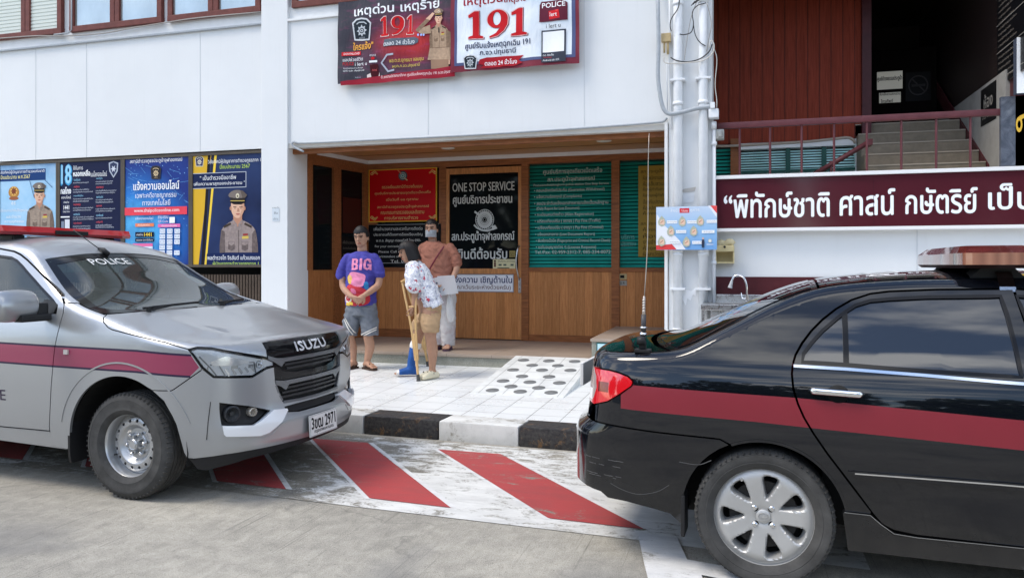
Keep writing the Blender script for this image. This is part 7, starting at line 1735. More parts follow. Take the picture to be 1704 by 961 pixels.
def hand(bm, wrist, palm_dir, finger_dir, palm_n, size=.18, side=1, curl=.5, spread=.12):
    """palm slab, four bent fingers and a thumb leaving the side of the palm"""
    d = palm_dir.normalized(); n = (palm_n-d*palm_n.dot(d)).normalized(); s = d.cross(n)*side; k = size/.18
    w = .041*k
    ring_loft(bm, [(wrist, s*.026*k, n*.020*k), (wrist+d*.03*k, s*.034*k, n*.018*k, 2.4), (wrist+d*.075*k, s*w, n*.015*k, 2.6), (wrist+d*.095*k, s*w*.95, n*.012*k, 2.6)], 14)
    for i, (o_, ln) in enumerate(((-.031,.068),(-.0105,.078),(.0105,.073),(.031,.058))):
        p = wrist+d*(.088*k)+s*o_*k; dd = (d+s*o_*spread*10).normalized(); pts = [p]; ang = 0.0
        for j, f in enumerate((.42,.33,.25)):
            ang += curl*(.9 if j else .5); e = (dd*math.cos(ang)+n*math.sin(ang)).normalized(); p = p+e*ln*f*k; pts.append(p)
        tube(bm, pts, [.0088*k,.0082*k,.0075*k,.006*k], 8); ball(bm, pts[-1], .0062*k)
    p = wrist+d*.028*k-s*.030*k; q1 = p+(d*.6-s*.8)*.032*k+n*.006*k; q2 = q1+(d*.85-s*.25+n*.4).normalized()*.030*k; q3 = q2+(d*.9+s*.1+n*.5).normalized()*.024*k
    tube(bm, [p,q1,q2,q3], [.014*k,.0105*k,.0092*k,.007*k], 8); ball(bm, q3, .007*k)
def head(bm, c, h, fwd, up=Vector((0,0,1))):
    """skull, jaw, nose, brow and ears; c = middle of the head, h = chin to crown"""
    fwd = (fwd-up*fwd.dot(up)).normalized(); side = up.cross(fwd); k = h/.235
    def L(f, s, u): return c+fwd*f*k+side*s*k+up*u*k
    secs = [(-.113,.026,.022,.030),(-.100,.042,.036,.026),(-.080,.056,.052,.016),(-.055,.064,.066,.006),(-.025,.070,.080,-.002),(.005,.074,.090,-.006),(.035,.076,.096,-.010),(.065,.073,.094,-.012),(.092,.058,.078,-.012),(.110,.034,.048,-.012),(.118,.012,.018,-.012)]
    ring_loft(bm, [(L(f, 0, u), side*a*k, fwd*b*k, 2.15) for u, a, b, f in secs], 24)
    ring_loft(bm, [(L(.078,0,.022), side*.008*k, fwd*.010*k), (L(.088,0,-.004), side*.011*k, fwd*.014*k), (L(.096,0,-.024), side*.017*k, fwd*.016*k), (L(.086,0,-.034), side*.014*k, fwd*.012*k)], 10)
    tube(bm, [L(.076,-.050,.026), L(.088,-.02,.030), L(.088,.02,.030), L(.076,.050,.026)], [.007*k,.010*k,.010*k,.007*k], 8)
    tube(bm, [L(.068,-.022,-.056), L(.080,0,-.053), L(.068,.022,-.056)], [.006*k,.009*k,.006*k], 8); tube(bm, [L(.066,-.018,-.068), L(.077,0,-.068), L(.066,.018,-.068)], [.006*k,.009*k,.006*k], 8)
    for sg in (-1, 1): ring_loft(bm, [(L(-.008,sg*.072,-.010), fwd*.014*k, up*.028*k), (L(-.014,sg*.084,-.008), fwd*.018*k, up*.032*k)], 12)
    def paint(p):
        q = p-c; f, s_, u = q.dot(fwd)/k, q.dot(side)/k, q.dot(up)/k
        if f > .05:
            if abs(abs(s_)-.030) < .014 and abs(u-.008) < .0065: return 1
            if abs(abs(s_)-.031) < .021 and abs(u-.030-.004*math.cos(s_*60)) < .005: return 1
            if abs(s_) < .026 and abs(u+.062) < .009: return 2
        return 0
    return L, paint
def skin_mats(tag_, c): return [mat("skin_"+tag_, c, .5, var=.10, vscale=18, bump=.04, bscale=120), mat("dark_eye", (.02,.014,.012), .3), mat("lips_"+tag_, tuple(x*f for x, f in zip(c, (.85,.55,.55))), .45)]
M_hair = mat("black_hair", (.012,.010,.010), .42, bump=.5, bscale=160, stretch=(1,1,.12))
def hair_shell(name, L, k, parent, length=.0, fringe=.05, m=M_hair, thick=.014, faceopen=.05):
    """cap of hair over the skull, longer at the back and sides when length > 0"""
    bm = NB(); n, mlev = 40, 16; grid = []
    for i in range(mlev+1):
        row = []
        for j in range(n):
            a = 2*math.pi*j/n; f = math.cos(a); s_ = math.sin(a)
            fr = max(0.0, f)
            low = (.062-fringe*fr*1.0) if f > .45 else (-.055-length if length else (-.004+.02*f*f if f > -.35 else -.062))
            wv = .006*math.sin(j*2.7)+.004*math.sin(j*5.1)
            u = .131-(.131-low-wv)*(i/mlev)**1.15
            rad = math.sqrt(max(0, 1-((u-.01)/.122)**2)) if u > .01 else 1.0+min(.10, (.01-u)*.9)*(1 if length else -.6)
            row.append(bm.verts.new(L((.100*f-.012)*rad*1.04+(thick*.4*f), (.082*s_)*rad*1.04+thick*.4*s_, u+.004)))
        grid.append(row)
    for a, b in zip(grid, grid[1:]):
        for j in range(n): f = bm.faces.new((a[j], b[j], b[(j+1)%n], a[(j+1)%n])); f.smooth = True
    top = bm.verts.new(L(-.012,0,.138))
    for j in range(n): bm.faces.new((grid[0][j], grid[0][(j+1)%n], top))
    bmesh.ops.recalc_face_normals(bm, faces=bm.faces); bmesh.ops.solidify(bm, geom=bm.faces[:], thickness=.008)
    return put(name, bm, m, parent)
def wrap_print(name, target, shapes, origin, U, V, D, parent, off=.0035, h=.012):
    """cloth print: flat shapes cast onto the garment along D"""
    bmT = NB(); bmT.from_mesh(target.data); tree = BVHTree.FromBMesh(bmT); bmT.free()
    bm = NB(); ms = []
    for i, (loops, m) in enumerate(shapes):
        if m not in ms: ms.append(m)
        lp = [densify(l, h) for l in loops]; xs = [p[0] for l in lp for p in l]; ys = [p[1] for l in lp for p in l]
        g = [(x, y) for x in np.arange(min(xs), max(xs), h) for y in np.arange(min(ys), max(ys), h)]
        V2, T = cdt_fill(lp, g, 'evenodd'); vs = {}
        for t_ in T:
            ok = True
            for j in t_:
                if j not in vs:
                    p = origin+U*V2[j][0]+V*V2[j][1]; hit = tree.ray_cast(p-D*1.0, D, 2.0)
                    vs[j] = bm.verts.new(hit[0]-D*(off+i*.0003)) if hit[0] is not None else None
                if vs[j] is None: ok = False
            if ok: f = bm.faces.new([vs[j] for j in t_]); f.material_index = ms.index(m); f.smooth = True
    return put(name, bm, ms, parent, True, None)
def blob(cx, cy, rx, ry, n=20, e=2.0, rot=0.0, wob=0.0):
    o = []
    for k in range(n):
        a = 2*math.pi*k/n; r = 1+wob*math.sin(3*a+cx*40); x = rx*r*math.copysign(abs(math.cos(a))**(2/e), math.cos(a)); y = ry*r*math.copysign(abs(math.sin(a))**(2/e), math.sin(a))
        o.append((cx+x*math.cos(rot)-y*math.sin(rot), cy+x*math.sin(rot)+y*math.cos(rot)))
    return o

# ---- man in the purple printed T-shirt and grey shorts
YA = 8.60; ga = pav_z(YA)
PA = empty("person", J(601,612,YA), 0, "man in a purple printed T-shirt, grey shorts and brown sandals with hands clasped", "person")
toCam = Vector((.42,-.91,0)).normalized(); X_ = Vector((1,0,0)); Z_ = Vector((0,0,1)); fA = Vector((.18,-.98,0)).normalized(); sA = Vector((.98,.18,0))
bm = NB(); hc = J(601,394.5,YA); Lh, pnt = head(bm, hc, .25, Vector((.05,-1,0)), (Vector((0,-.16,1))).normalized())
limb(bm, [J(601,416,YA)+Vector((0,.03,0)), hc+Vector((0,.02,-.07))], [.062,.056])
ring_loft(bm, [(J(601,425,YA), X_*.11, fA*.07), (J(601,440,YA), X_*.165, fA*.11), (J(600,480,YA), X_*.165, fA*.125), (J(600,508,YA), X_*.15, fA*.10), (J(600,516,YA), X_*.12, fA*.08)], 24)
wl, wr = J(594,492.5,YA)+fA*.20, J(615,489.5,YA)+fA*.20
limb(bm, [J(578,429,YA), J(572,450,YA)+fA*.0, J(572,474,YA)+fA*.03, J(583,485,YA)+fA*.13, wl], [.046,.046,.043,.040,.029])
limb(bm, [J(624,429,YA), J(630,450,YA), J(631,472,YA)+fA*.03, J(624,482,YA)+fA*.13, wr], [.046,.046,.043,.040,.029])
hand(bm, wl, Vector((.86,-.22,-.30)), None, Vector((0,.8,.4)), .185, 1, .32); hand(bm, wr, Vector((-.72,-.2,-.62)), None, Vector((-.2,.9,-.1)), .185, -1, .42)
kn1, kn2 = J(583,559,YA)+fA*.03, J(614,559,YA)+fA*.03; an1, an2 = J(588,602,YA), J(610.5,603,YA)
limb(bm, [J(588,515,YA), J(585,538,YA), kn1, J(585.5,577,YA)-fA*.01, an1], [.10,.085,.062,.060,.038]); limb(bm, [J(612,515,YA), J(614,538,YA), kn2, J(615,577,YA)-fA*.01, an2], [.10,.085,.062,.060,.038])
def foot(bm, an, d, zg, ln=.235, toes=True):
    d = d.normalized(); s = Vector((-d.y, d.x, 0)); b = Vector((an.x, an.y, zg))
    ring_loft(bm, [(b-d*.055+Z_*.035, s*.026, Z_*.030), (b-d*.03+Z_*.042, s*.034, Z_*.040), (b+d*.03+Z_*.045, s*.038, Z_*.043), (b+d*.09+Z_*.032, s*.044, Z_*.030), (b+d*.135+Z_*.022, s*.047, Z_*.020), (b+d*.150+Z_*.018, s*.044, Z_*.016)], 16)
    limb(bm, [an, b+Z_*.05], [.038,.042])
    if toes:
        for i, (o_, l_) in enumerate(((-.036,.040),(-.015,.042),(.004,.036),(.021,.030),(.037,.022))): tube(bm, [b+d*.140+s*o_+Z_*.016, b+d*(.150+l_)+s*o_*1.05+Z_*.012], [.0125 if i == 0 else .009, .010 if i == 0 else .0075], 8); ball(bm, b+d*(.150+l_)+s*o_*1.05+Z_*.012, .0095 if i == 0 else .0075)
dA1, dA2 = Vector((-.25,-.97,0)), Vector((.86,-.50,0)); foot(bm, an1, dA1, ga+.022); foot(bm, an2, dA2, ga+.022)
fuse("body", bm, skin_mats("man", (.42,.235,.155)), PA, .0045, 3, pnt)
hair_shell("hair", Lh, 1, PA, 0.0, .012)
M_purple = mat("purple_cotton", (.062,.058,.30), .85, var=.18, vscale=9, bump=.3, bscale=14)
bm = NB(); ring_loft(bm, [(J(601,418,YA)+fA*-.01, X_*.082, fA*.075), (J(601,423,YA), X_*.150, fA*.095), (J(601,431,YA), X_*.198, fA*.12), (J(601,450,YA), X_*.205, fA*.148), (J(600.5,478,YA), X_*.205, fA*.165), (J(600,508,YA), X_*.210, fA*.158)], 28)
limb(bm, [J(579,429,YA), J(572,443,YA), J(569,457,YA)], [.062,.070,.074]); limb(bm, [J(623,429,YA), J(629,443,YA), J(631,456,YA)], [.062,.070,.074])
sh = fuse("t_shirt", bm, M_purple, PA, .008, 5, wrinkle=.011)
PK = mat("print_pink", (.72,.24,.40), .7); PR = mat("print_red", (.50,.035,.05), .7); PY = mat("print_yellow", (.70,.48,.07), .7); PB = mat("print_blue", (.03,.22,.50), .7); PW = mat("print_cream", (.72,.68,.62), .7); PP = mat("print_rose", (.62,.16,.28), .7)
o0 = J(601,470,YA); kx = .00745
def q_(x, y): return ((x-601)*kx, (470-y)*kx)
shapes = [([[q_(*p) for p in smooth_loop([(575,508),(575,484),(584,470),(608,476),(622,486),(622,508)], 2)]], PR), ([[q_(*p) for p in smooth_loop([(583,455),(592,451),(606,454),(616,457),(614,468),(611,477),(597,476),(585,472)], 2)]], PK),
    ([[q_(*p) for p in smooth_loop([(581,458),(588,456),(592,464),(588,473),(582,470)], 2)]], PY), ([[q_(*p) for p in smooth_loop([(612,468),(620,468),(620,482),(613,480)], 1)]], PB), ([blob(*q_(583,497), .055, .055)], PW), ([blob(*q_(583,496), .036, .036)], PR), ([[q_(*p) for p in smooth_loop([(578,503),(592,500),(594,508),(578,508)], 1)]], PY), ([[q_(*p) for p in smooth_loop([(588,478),(598,480),(600,489),(590,487)], 1)]], PP)]
LB_ = {"B": [[(0,0),(.62,0),(.92,.10),(.92,.42),(.75,.52),(.88,.62),(.88,.9),(.6,1),(0,1)],[(.32,.16),(.58,.18),(.58,.42),(.32,.44)],[(.32,.60),(.55,.60),(.55,.84),(.32,.84)]], "I": [[(.1,0),(.9,0),(.9,1),(.1,1)]], "G": [[(.95,.62),(.66,.62),(.66,.74),(.5,.84),(.34,.72),(.34,.28),(.5,.16),(.66,.26),(.66,.36),(.5,.36),(.5,.52),(.98,.52),(.98,0),(.8,0),(.74,.07),(.45,0),(.1,.14),(.02,.5),(.1,.86),(.5,1),(.86,.92)]]}
for ch, x0, x1 in (("B",589.5,602.5),("I",603.5,609.5),("G",610.5,624)):
    shapes.append(([[q_(x0+(x1-x0)*u, 449-19*v) for u, v in l] for l in LB_[ch]], PK))
wrap_print("t_shirt_print", sh, shapes, o0+fA*.6, X_, Z_, Vector((-fA.x, -fA.y, 0)), PA)
M_gsh = mat("grey_jersey", (.15,.165,.19), .9, var=.2, vscale=8, bump=.35, bscale=12)
bm = NB(); ring_loft(bm, [(J(601,503,YA), X_*.205, fA*.14), (J(601,512,YA), X_*.212, fA*.145), (J(601,524,YA), X_*.215, fA*.148)], 28)
ring_loft(bm, [(J(590,512,YA), X_*.115, fA*.135), (J(587,530,YA), X_*.118, fA*.13), (J(582.5,557,YA)+fA*.015, X_*.098, fA*.105)], 24); ring_loft(bm, [(J(612,512,YA), X_*.115, fA*.135), (J(614,530,YA), X_*.122, fA*.13), (J(616.5,557,YA)+fA*.015, X_*.115, fA*.11)], 24)
so = fuse("shorts", bm, M_gsh, PA, .008, 3, wrinkle=.012)
wp = []
for x0, y0, x1, y1 in ((574,531,590,556),(577,529,594,554),(602,557,632,543),(610,557,633,546)):
    d = Vector((x1-x0, y1-y0)).normalized()*.75; wp.append(([[q_(x0-d.y,y0+d.x), q_(x0+d.y,y0-d.x), q_(x1+d.y,y1-d.x), q_(x1-d.y,y1+d.x)]], PW))
wrap_print("shorts_piping", so, wp, o0+fA*.6, X_, Z_, Vector((-fA.x,-fA.y,0)), PA)
M_sand = mat("brown_sandal", (.055,.032,.022), .55)
def sandal(an, d, zg, m, parent):
    d = d.normalized(); s = Vector((-d.y, d.x, 0)); b = Vector((an.x, an.y, zg)); bm = NB()
    out = smooth_loop([(-.075,-.028),(-.06,-.038),(.02,-.036),(.10,-.050),(.17,-.048),(.20,-.02),(.20,.015),(.17,.045),(.10,.048),(.02,.038),(-.06,.036),(-.075,.026)], 1)
    prism(bm, out, lambda u, v: b+d*u+s*v+Z_*.022, lambda u, v: b+d*u+s*v+Z_*.0)
    for a, c in ((.02,.13),(.13,.03)): tube(bm, [b+d*a-s*.045+Z_*.018, b+d*((a*2+c)/3)-s*.025+Z_*.075, b+d*((a+c*2)/3)+s*.025+Z_*.068, b+d*c+s*.045+Z_*.018], [(.004,.013)]*4, 8)
    tube(bm, [b+d*.0-s*.04+Z_*.02, b-d*.055-s*.02+Z_*.05, b-d*.055+s*.02+Z_*.05, b+d*.0+s*.04+Z_*.02], [(.004,.009)]*4, 8)
    return put("sandal", bm, m, parent)
sandal(an1, dA1, ga, M_sand, PA); sandal(an2, dA2, ga, M_sand, PA)

# ---- woman on crutches with a blue cast, seen from her left side, leaning forward
YB_ = 8.20; gb = pav_z(YB_)
PB_ = empty("person", J(705,622,YB_), 0, "person with bobbed black hair, white patterned shirt and khaki shorts leaning on crutches", "person")
fB = Vector((-.93,-.36,0)).normalized(); sB = Vector((.36,-.93,0))     # faces left; sB points to the near side
upB = (Z_+fB*.22).normalized()
bm = NB(); hb = J(676.5,420,YB_)+Vector((0,.03,0)); Lb, pntB = head(bm, hb, .235, fB+Vector((.15,-.1,0)), upB)
nk = J(688,440,YB_)
limb(bm, [nk+Vector((.02,0,-.02)), hb-upB*.06-fB*.02], [.055,.050])
pel = J(712,520,YB_)+Vector((0,.06,0)); ch_ = J(694,452,YB_)+Vector((0,.06,0)); ax_b = (ch_-pel).normalized(); fr_b = (fB-ax_b*fB.dot(ax_b)).normalized()
ring_loft(bm, [(nk+Vector((0,.06,0)), sB*.13, fr_b*.07), (ch_, sB*.16, fr_b*.10), (ch_*.5+pel*.5, sB*.15, fr_b*.11), (pel, sB*.16, fr_b*.12)], 22)
sh_n = J(688,447,YB_)+sB*.08; el_n = J(691,484,YB_)+sB*.12; wr_n = J(690,508,YB_)+sB*.14
limb(bm, [sh_n, sh_n*.5+el_n*.5, el_n, wr_n], [.055,.048,.040,.029])
hand(bm, wr_n, Vector((-.25,-.12,-.95)), None, Vector((-.75,.1,-.3)), .175, 1, .75)
sh_f = J(682,447,YB_)-sB*.18; el_f = J(690,484,YB_)-sB*.24; wr_f = J(700,510,YB_)-sB*.24
limb(bm, [sh_f, el_f, wr_f], [.05,.04,.028]); hand(bm, wr_f, Vector((-.2,.1,-.95)), None, Vector((-.7,.1,-.3)), .175, -1, .75)
hipn, hipf = pel+sB*.085, pel-sB*.085
knn = J(717,561,YB_)+sB*.06; ann = J(719.5,611,YB_)+sB*.05
limb(bm, [hipn, J(716,545,YB_)+sB*.07, knn, J(720,582,YB_)+sB*.05, ann], [.105,.085,.064,.060,.037])
knf = J(694,562,YB_)-sB*.08; anf = J(684,604,YB_)-sB*.06
limb(bm, [hipf, J(700,545,YB_)-sB*.08, knf, J(690,582,YB_)-sB*.07, anf], [.105,.085,.064,.056,.037])
dN = Vector((-.42,-.91,0)); dF = Vector((-.80,-.42,0)); zF = pav_z(8.2)+.02
foot(bm, ann, dN, gb+.02, toes=False); foot(bm, anf, dF, zF)
fuse("body", bm, skin_mats("woman", (.36,.20,.13)), PB_, .0045, 3, pntB)
hair_shell("hair", Lb, 1, PB_, .055, .02, thick=.03)
M_print = mat("white_printed_cotton", (.74,.74,.76), .85)
t = NT(M_print); v = t.coord('Object'); vo = t.n.new("ShaderNodeTexVoronoi"); vo.inputs['Scale'].default_value = 26; dn_ = t.n.new('ShaderNodeTexNoise'); dn_.inputs['Scale'].default_value = 24; t.l.new(v, dn_.inputs['Vector']); v2 = t.mix(.10, v, dn_.outputs['Color'], 'ADD'); t.l.new(v2, vo.inputs['Vector'])
vc = t.n.new("ShaderNodeTexVoronoi"); vc.inputs['Scale'].default_value = 17; t.l.new(v2, vc.inputs['Vector'])
ed = t.n.new("ShaderNodeTexVoronoi"); ed.feature = 'DISTANCE_TO_EDGE'; ed.inputs['Scale'].default_value = 24; t.l.new(v, ed.inputs['Vector'])
hs_ = t.sep(vc.outputs['Color']); base = t.mix(t.ramp(t.noise(v, 22, 5, .7, 1.0), [(.50,0.0),(.56,.75)]), (.74,.74,.76), (.34,.36,.46))
patch_ = t.math('LESS_THAN', vc.outputs['Distance'], .36)
c = t.mix(t.math('MULTIPLY', patch_, t.math('GREATER_THAN', hs_[0], .66)), base, (.50,.03,.06)); c = t.mix(t.math('MULTIPLY', t.math('LESS_THAN', vo.outputs['Distance'], .24), t.math('GREATER_THAN', t.sep(vo.outputs['Color'])[1], .72)), c, (.02,.02,.03))
c = t.mix(t.math('MULTIPLY', t.math('LESS_THAN', vo.outputs['Distance'], .22), t.math('LESS_THAN', t.sep(vo.outputs['Color'])[1], .12)), c, (.10,.15,.45)); c = t.mix(t.ramp(ed.outputs[0], [(.02,.55),(.05,0.0)]), c, (.30,.30,.36)); t.color(c); t.bump(t.noise(v, 9, 4), .4, .02)
bm = NB(); hem = J(718,512,YB_)+Vector((0,.06,0)); hax = (J(733,506,YB_)-J(704,517,YB_)).normalized()
ring_loft(bm, [(J(684,436.5,YB_)+Vector((0,.06,0)), sB*.075, fr_b*.06), (J(689,443,YB_)+Vector((0,.06,0)), sB*.165, fr_b*.10), (J(694,456,YB_)+Vector((0,.06,0)), sB*.19, fr_b*.125), (J(706,482,YB_)+Vector((0,.06,0)), sB*.19, fr_b*.135), (J(717.5,508,YB_)+Vector((0,.06,0)), sB*.195, fr_b*.125), (hem, sB*.195, hax*.112)], 28)
limb(bm, [J(689,444,YB_)+sB*.07, J(688,460,YB_)+sB*.13, J(690,475,YB_)+sB*.15], [.075,.090,.094]); limb(bm, [J(683,444,YB_)-sB*.16, J(684,460,YB_)-sB*.22, J(688,472,YB_)-sB*.24], [.07,.085,.09])
fuse("shirt", bm, M_print, PB_, .008, 4, wrinkle=.012)
M_khaki = mat("khaki_cotton", (.40,.265,.15), .85, var=.12, vscale=8, bump=.3, bscale=13)
bm = NB(); ring_loft(bm, [(J(716,506,YB_)+Vector((0,.06,0)), sB*.175, fr_b*.115), (J(712,520,YB_)+Vector((0,.06,0)), sB*.185, fr_b*.135), (J(711,530,YB_)+Vector((0,.06,0)), sB*.18, fB*.135)], 26)
ring_loft(bm, [(hipn, sB*.105, fB*.125), (J(716,538,YB_)+sB*.07, sB*.105, fB*.115), (J(717.5,552,YB_)+sB*.065, sB*.10, fB*.095)], 22); ring_loft(bm, [(hipf, sB*.105, fB*.125), (J(700,536,YB_)-sB*.08, sB*.10, fB*.11), (J(695.5,550,YB_)-sB*.08, sB*.09, fB*.085)], 22)
fuse("shorts", bm, M_khaki, PB_, .008, 3, wrinkle=.010)
# blue cast with white padding at both ends
M_cast = mat("blue_cast_tape", (.018,.085,.30), .65, bump=.5, bscale=60, var=.15, vscale=14); M_pad = mat("white_padding", (.7,.69,.66), .9)
b0 = Vector((anf.x, anf.y, zF)); dFn = dF.normalized(); sF = Vector((-dFn.y, dFn.x, 0)); shin = (knf-anf).normalized()
bm = NB(); limb(bm, [anf+shin*.20, anf+shin*.10, anf, b0+Z_*.05], [.064,.056,.047,.050])
ring_loft(bm, [(b0-dFn*.07+Z_*.040, sF*.040, Z_*.045), (b0+Z_*.055, sF*.054, Z_*.055), (b0+dFn*.07+Z_*.042, sF*.052, Z_*.042), (b0+dFn*.145+Z_*.030, sF*.057, Z_*.032)], 18)
fuse("leg_cast", bm, M_cast, PB_, .007, 3)
bm = NB(); limb(bm, [anf+shin*.198, anf+shin*.225], [.068,.066]); ring_loft(bm, [(b0+dFn*.142+Z_*.030, sF*.060, Z_*.033), (b0+dFn*.172+Z_*.026, sF*.056, Z_*.028)], 16); put("cast_padding", bm, M_pad, PB_)
# cream clog on the standing foot
M_clog = mat("cream_foam_clog", (.66,.60,.44), .6); b1_ = Vector((ann.x, ann.y, gb)); dn = dN.normalized(); sn = Vector((-dn.y, dn.x, 0))
bm = NB(); ring_loft(bm, [(b1_-dn*.085+Z_*.035, sn*.038, Z_*.033, 2.6), (b1_-dn*.04+Z_*.042, sn*.046, Z_*.042, 2.6), (b1_+dn*.03+Z_*.050, sn*.050, Z_*.050, 2.6), (b1_+dn*.09+Z_*.046, sn*.056, Z_*.046, 2.6), (b1_+dn*.14+Z_*.036, sn*.055, Z_*.036, 2.6), (b1_+dn*.17+Z_*.028, sn*.040, Z_*.024, 2.4)], 20)
fuse("clog", bm, M_clog, PB_, .006, 3)
bm = NB()
for a, s_ in ((.06,-.02),(.09,.02),(.12,-.015),(.05,.03)): ball(bm, b1_+dn*a+sn*s_+Z_*.088, .008)
tube(bm, [b1_+dn*.02-sn*.05+Z_*.06, b1_+dn*.0+Z_*.105, b1_+dn*.02+sn*.05+Z_*.06], [(.004,.010)]*3, 8); put("clog_trim", bm, mat("clog_black", (.02,.02,.02), .5), PB_)

# ---- crutches: two bowed wooden uprights joined low, handgrip, padded top, rubber tip
M_crw = mat("pale_crutch_wood", (.56,.36,.16), .45, var=.2, vscale=6, stretch=(8,8,.6))
def crutch(top, tip, sdir, label, grip=.52):
    """sdir: direction across the two uprights"""
    r = empty("crutch", tip, 0, label, "crutch", "pair of wooden crutches"); ax = (top-tip).normalized(); L_ = (top-tip).length; s = (sdir-ax*sdir.dot(ax)).normalized(); n = ax.cross(s)
    def at(k, o): return tip+ax*L_*k+s*o
    for sg in (-1, 1):
        bm = NB(); tube(bm, [at(.20,sg*.011), at(.40,sg*.017), at(.60,sg*.034), at(.80,sg*.060), at(.97,sg*.080)], [(.011,.013)]*5, 8); put("upright", bm, M_crw, r)
    bm = NB(); prism(bm, [(-.034,.455),(.034,.455),(.024,.20),(-.024,.20)], lambda u, v: at(v,u)+n*.009, lambda u, v: at(v,u)-n*.009); put("joint_plate", bm, M_crw, r)
    bm = NB(); tube(bm, [at(.045,0), at(.20,0), at(.44,0)], [.013,.016,.014], 10); put("lower_leg", bm, M_crw, r)
    bm = NB(); tube(bm, [at(grip,-.03), at(grip,.03)], .015, 10); put("hand_grip", bm, M_crw, r)
    bm = NB(); tube(bm, [Vector(p) for p in catmull([tuple(at(.965,-.092)), tuple(at(.98,-.05)), tuple(at(.985,0)), tuple(at(.98,.05)), tuple(at(.965,.092))], 4)], [(.014,.018)]*17, 10); put("underarm_pad", bm, mat("tan_pad", (.50,.30,.12), .6), r)
    bm = NB(); tube(bm, [at(.0,0), at(.012,0), at(.014,0), at(.062,0), at(.066,0)], [.025,.026,.022,.018,.014], 14); put("rubber_tip", bm, M_rubber, r)
    return r
tip1 = Vector((*G(696.5,634,pav_z(7.85)),pav_z(7.85))); top1 = J(680,462,8.08)
crutch(top1, tip1, Vector((1,.15,0)), "pale wooden crutch nearer the road, standing in front of the blue cast", .715)
tip2 = Vector((*G(712.5,609.5,pav_z(8.75)),pav_z(8.75))); top2 = J(684,462,8.52)
crutch(top2, tip2, Vector((1,.15,0)), "pale wooden crutch nearer the step, half hidden behind the khaki shorts", .715)

# ---- person in the rust T-shirt on the step
YC = 9.52; gc = .372
PC = empty("person", J(740,580,YC), 0, "person in a rust brown T-shirt, pale trousers and face mask standing on the step", "person")
fC = Vector((-.10,-.99,0)).normalized()
bm = NB(); hcC = J(718,381.5,YC); Lc, pntC = head(bm, hcC, .245, Vector((.05,-1,0)))
limb(bm, [J(719,404,YC)+Vector((0,.03,0)), hcC+Vector((0,.02,-.06))], [.058,.052])
ring_loft(bm, [(J(724,409,YC), X_*.11, fC*.07), (J(728,430,YC), X_*.17, fC*.11), (J(730,470,YC), X_*.16, fC*.12), (J(736,500,YC), X_*.15, fC*.11)], 22)
wC = J(755,474,YC)+fC*.14; limb(bm, [J(751,411,YC), J(759,432,YC), J(761,449,YC)+fC*.03, wC], [.044,.045,.042,.028]); hand(bm, wC, Vector((-.15,-.2,-.95)), None, Vector((-.9,.2,0)), .18, 1, .65)
wD = J(730,474,YC)+fC*.20; limb(bm, [J(702,411,YC), J(697,434,YC), J(700,456,YC)+fC*.04, wD], [.044,.045,.042,.028]); hand(bm, wD, Vector((.9,-.25,-.2)), None, Vector((.1,.2,1)), .18, -1, .45)
anC1, anC2 = J(729,571,YC), J(747,572,YC)
for hp, an in ((J(729,505,YC), anC1), (J(744,505,YC), anC2)): limb(bm, [hp, hp*.5+an*.5, an], [.09,.065,.04])
foot(bm, anC1, Vector((-.15,-1,0)), gc+.02); foot(bm, anC2, Vector((.12,-1,0)), gc+.02)
fuse("body", bm, skin_mats("visitor", (.38,.215,.145)), PC, .005, 3, pntC)
hair_shell("hair", Lc, 1, PC, .0, .0)
bm = NB(); rows = []
for u in (-.10,-.08,-.055,-.03,-.012):
    rows.append([bm.verts.new(Lc((.094+.012*(1-abs(u+.05)/.06))*math.cos(a)*(.90 if u < -.085 else 1), .074*math.sin(a), u)) for a in [R(-80+160*k/14) for k in range(15)]])
for a, b_ in zip(rows, rows[1:]):
    for k in range(14): f = bm.faces.new((a[k], a[k+1], b_[k+1], b_[k])); f.smooth = True
bmesh.ops.solidify(bm, geom=bm.faces[:], thickness=.003); put("face_mask", bm, mat("pale_mask", (.58,.62,.66), .8), PC)
M_rust = mat("rust_cotton", (.30,.125,.085), .85, var=.15, vscale=9, bump=.35, bscale=13)
bm = NB(); ring_loft(bm, [(J(720,402,YC), X_*.085, fC*.07), (J(722,406.5,YC), X_*.17, fC*.10), (J(725,414,YC), X_*.205, fC*.125), (J(729,440,YC), X_*.205, fC*.15), (J(731,472,YC), X_*.20, fC*.155)], 26)
limb(bm, [J(749,411,YC), J(757,425,YC), J(760,438,YC)], [.060,.068,.073]); limb(bm, [J(704,411,YC), J(698,425,YC), J(695,438,YC)], [.060,.068,.073]); fuse("t_shirt", bm, M_rust, PC, .008, 5, wrinkle=.012)
M_trs = mat("pale_grey_trousers", (.52,.50,.50), .9, var=.16, vscale=7, bump=.4, bscale=9)
t = NT(M_trs); v = t.coord('Object'); t.color(t.mix(t.ramp(t.noise(v, 7, 5), [(.52,0.0),(.66,.5)]), (.54,.53,.53), (.40,.27,.27)))
bm = NB(); ring_loft(bm, [(J(734,468,YC), X_*.185, fC*.14), (J(736,495,YC), X_*.19, fC*.145), (J(736,510,YC), X_*.18, fC*.14)], 24)
for a, b_, c_ in ((J(729,500,YC),J(728.5,535,YC),J(728,573,YC)),(J(744,500,YC),J(745.5,535,YC),J(746,575,YC))): ring_loft(bm, [(a, X_*.105, fC*.125), (b_, X_*.098, fC*.105), (c_, X_*.090, fC*.095)], 20)
fuse("trousers", bm, M_trs, PC, .008, 3, wrinkle=.009)
M_psand = mat("purple_sandal", (.10,.055,.09), .6); sandal(anC1, Vector((-.15,-1,0)), gc, M_psand, PC); sandal(anC2, Vector((.12,-1,0)), gc, M_psand, PC)
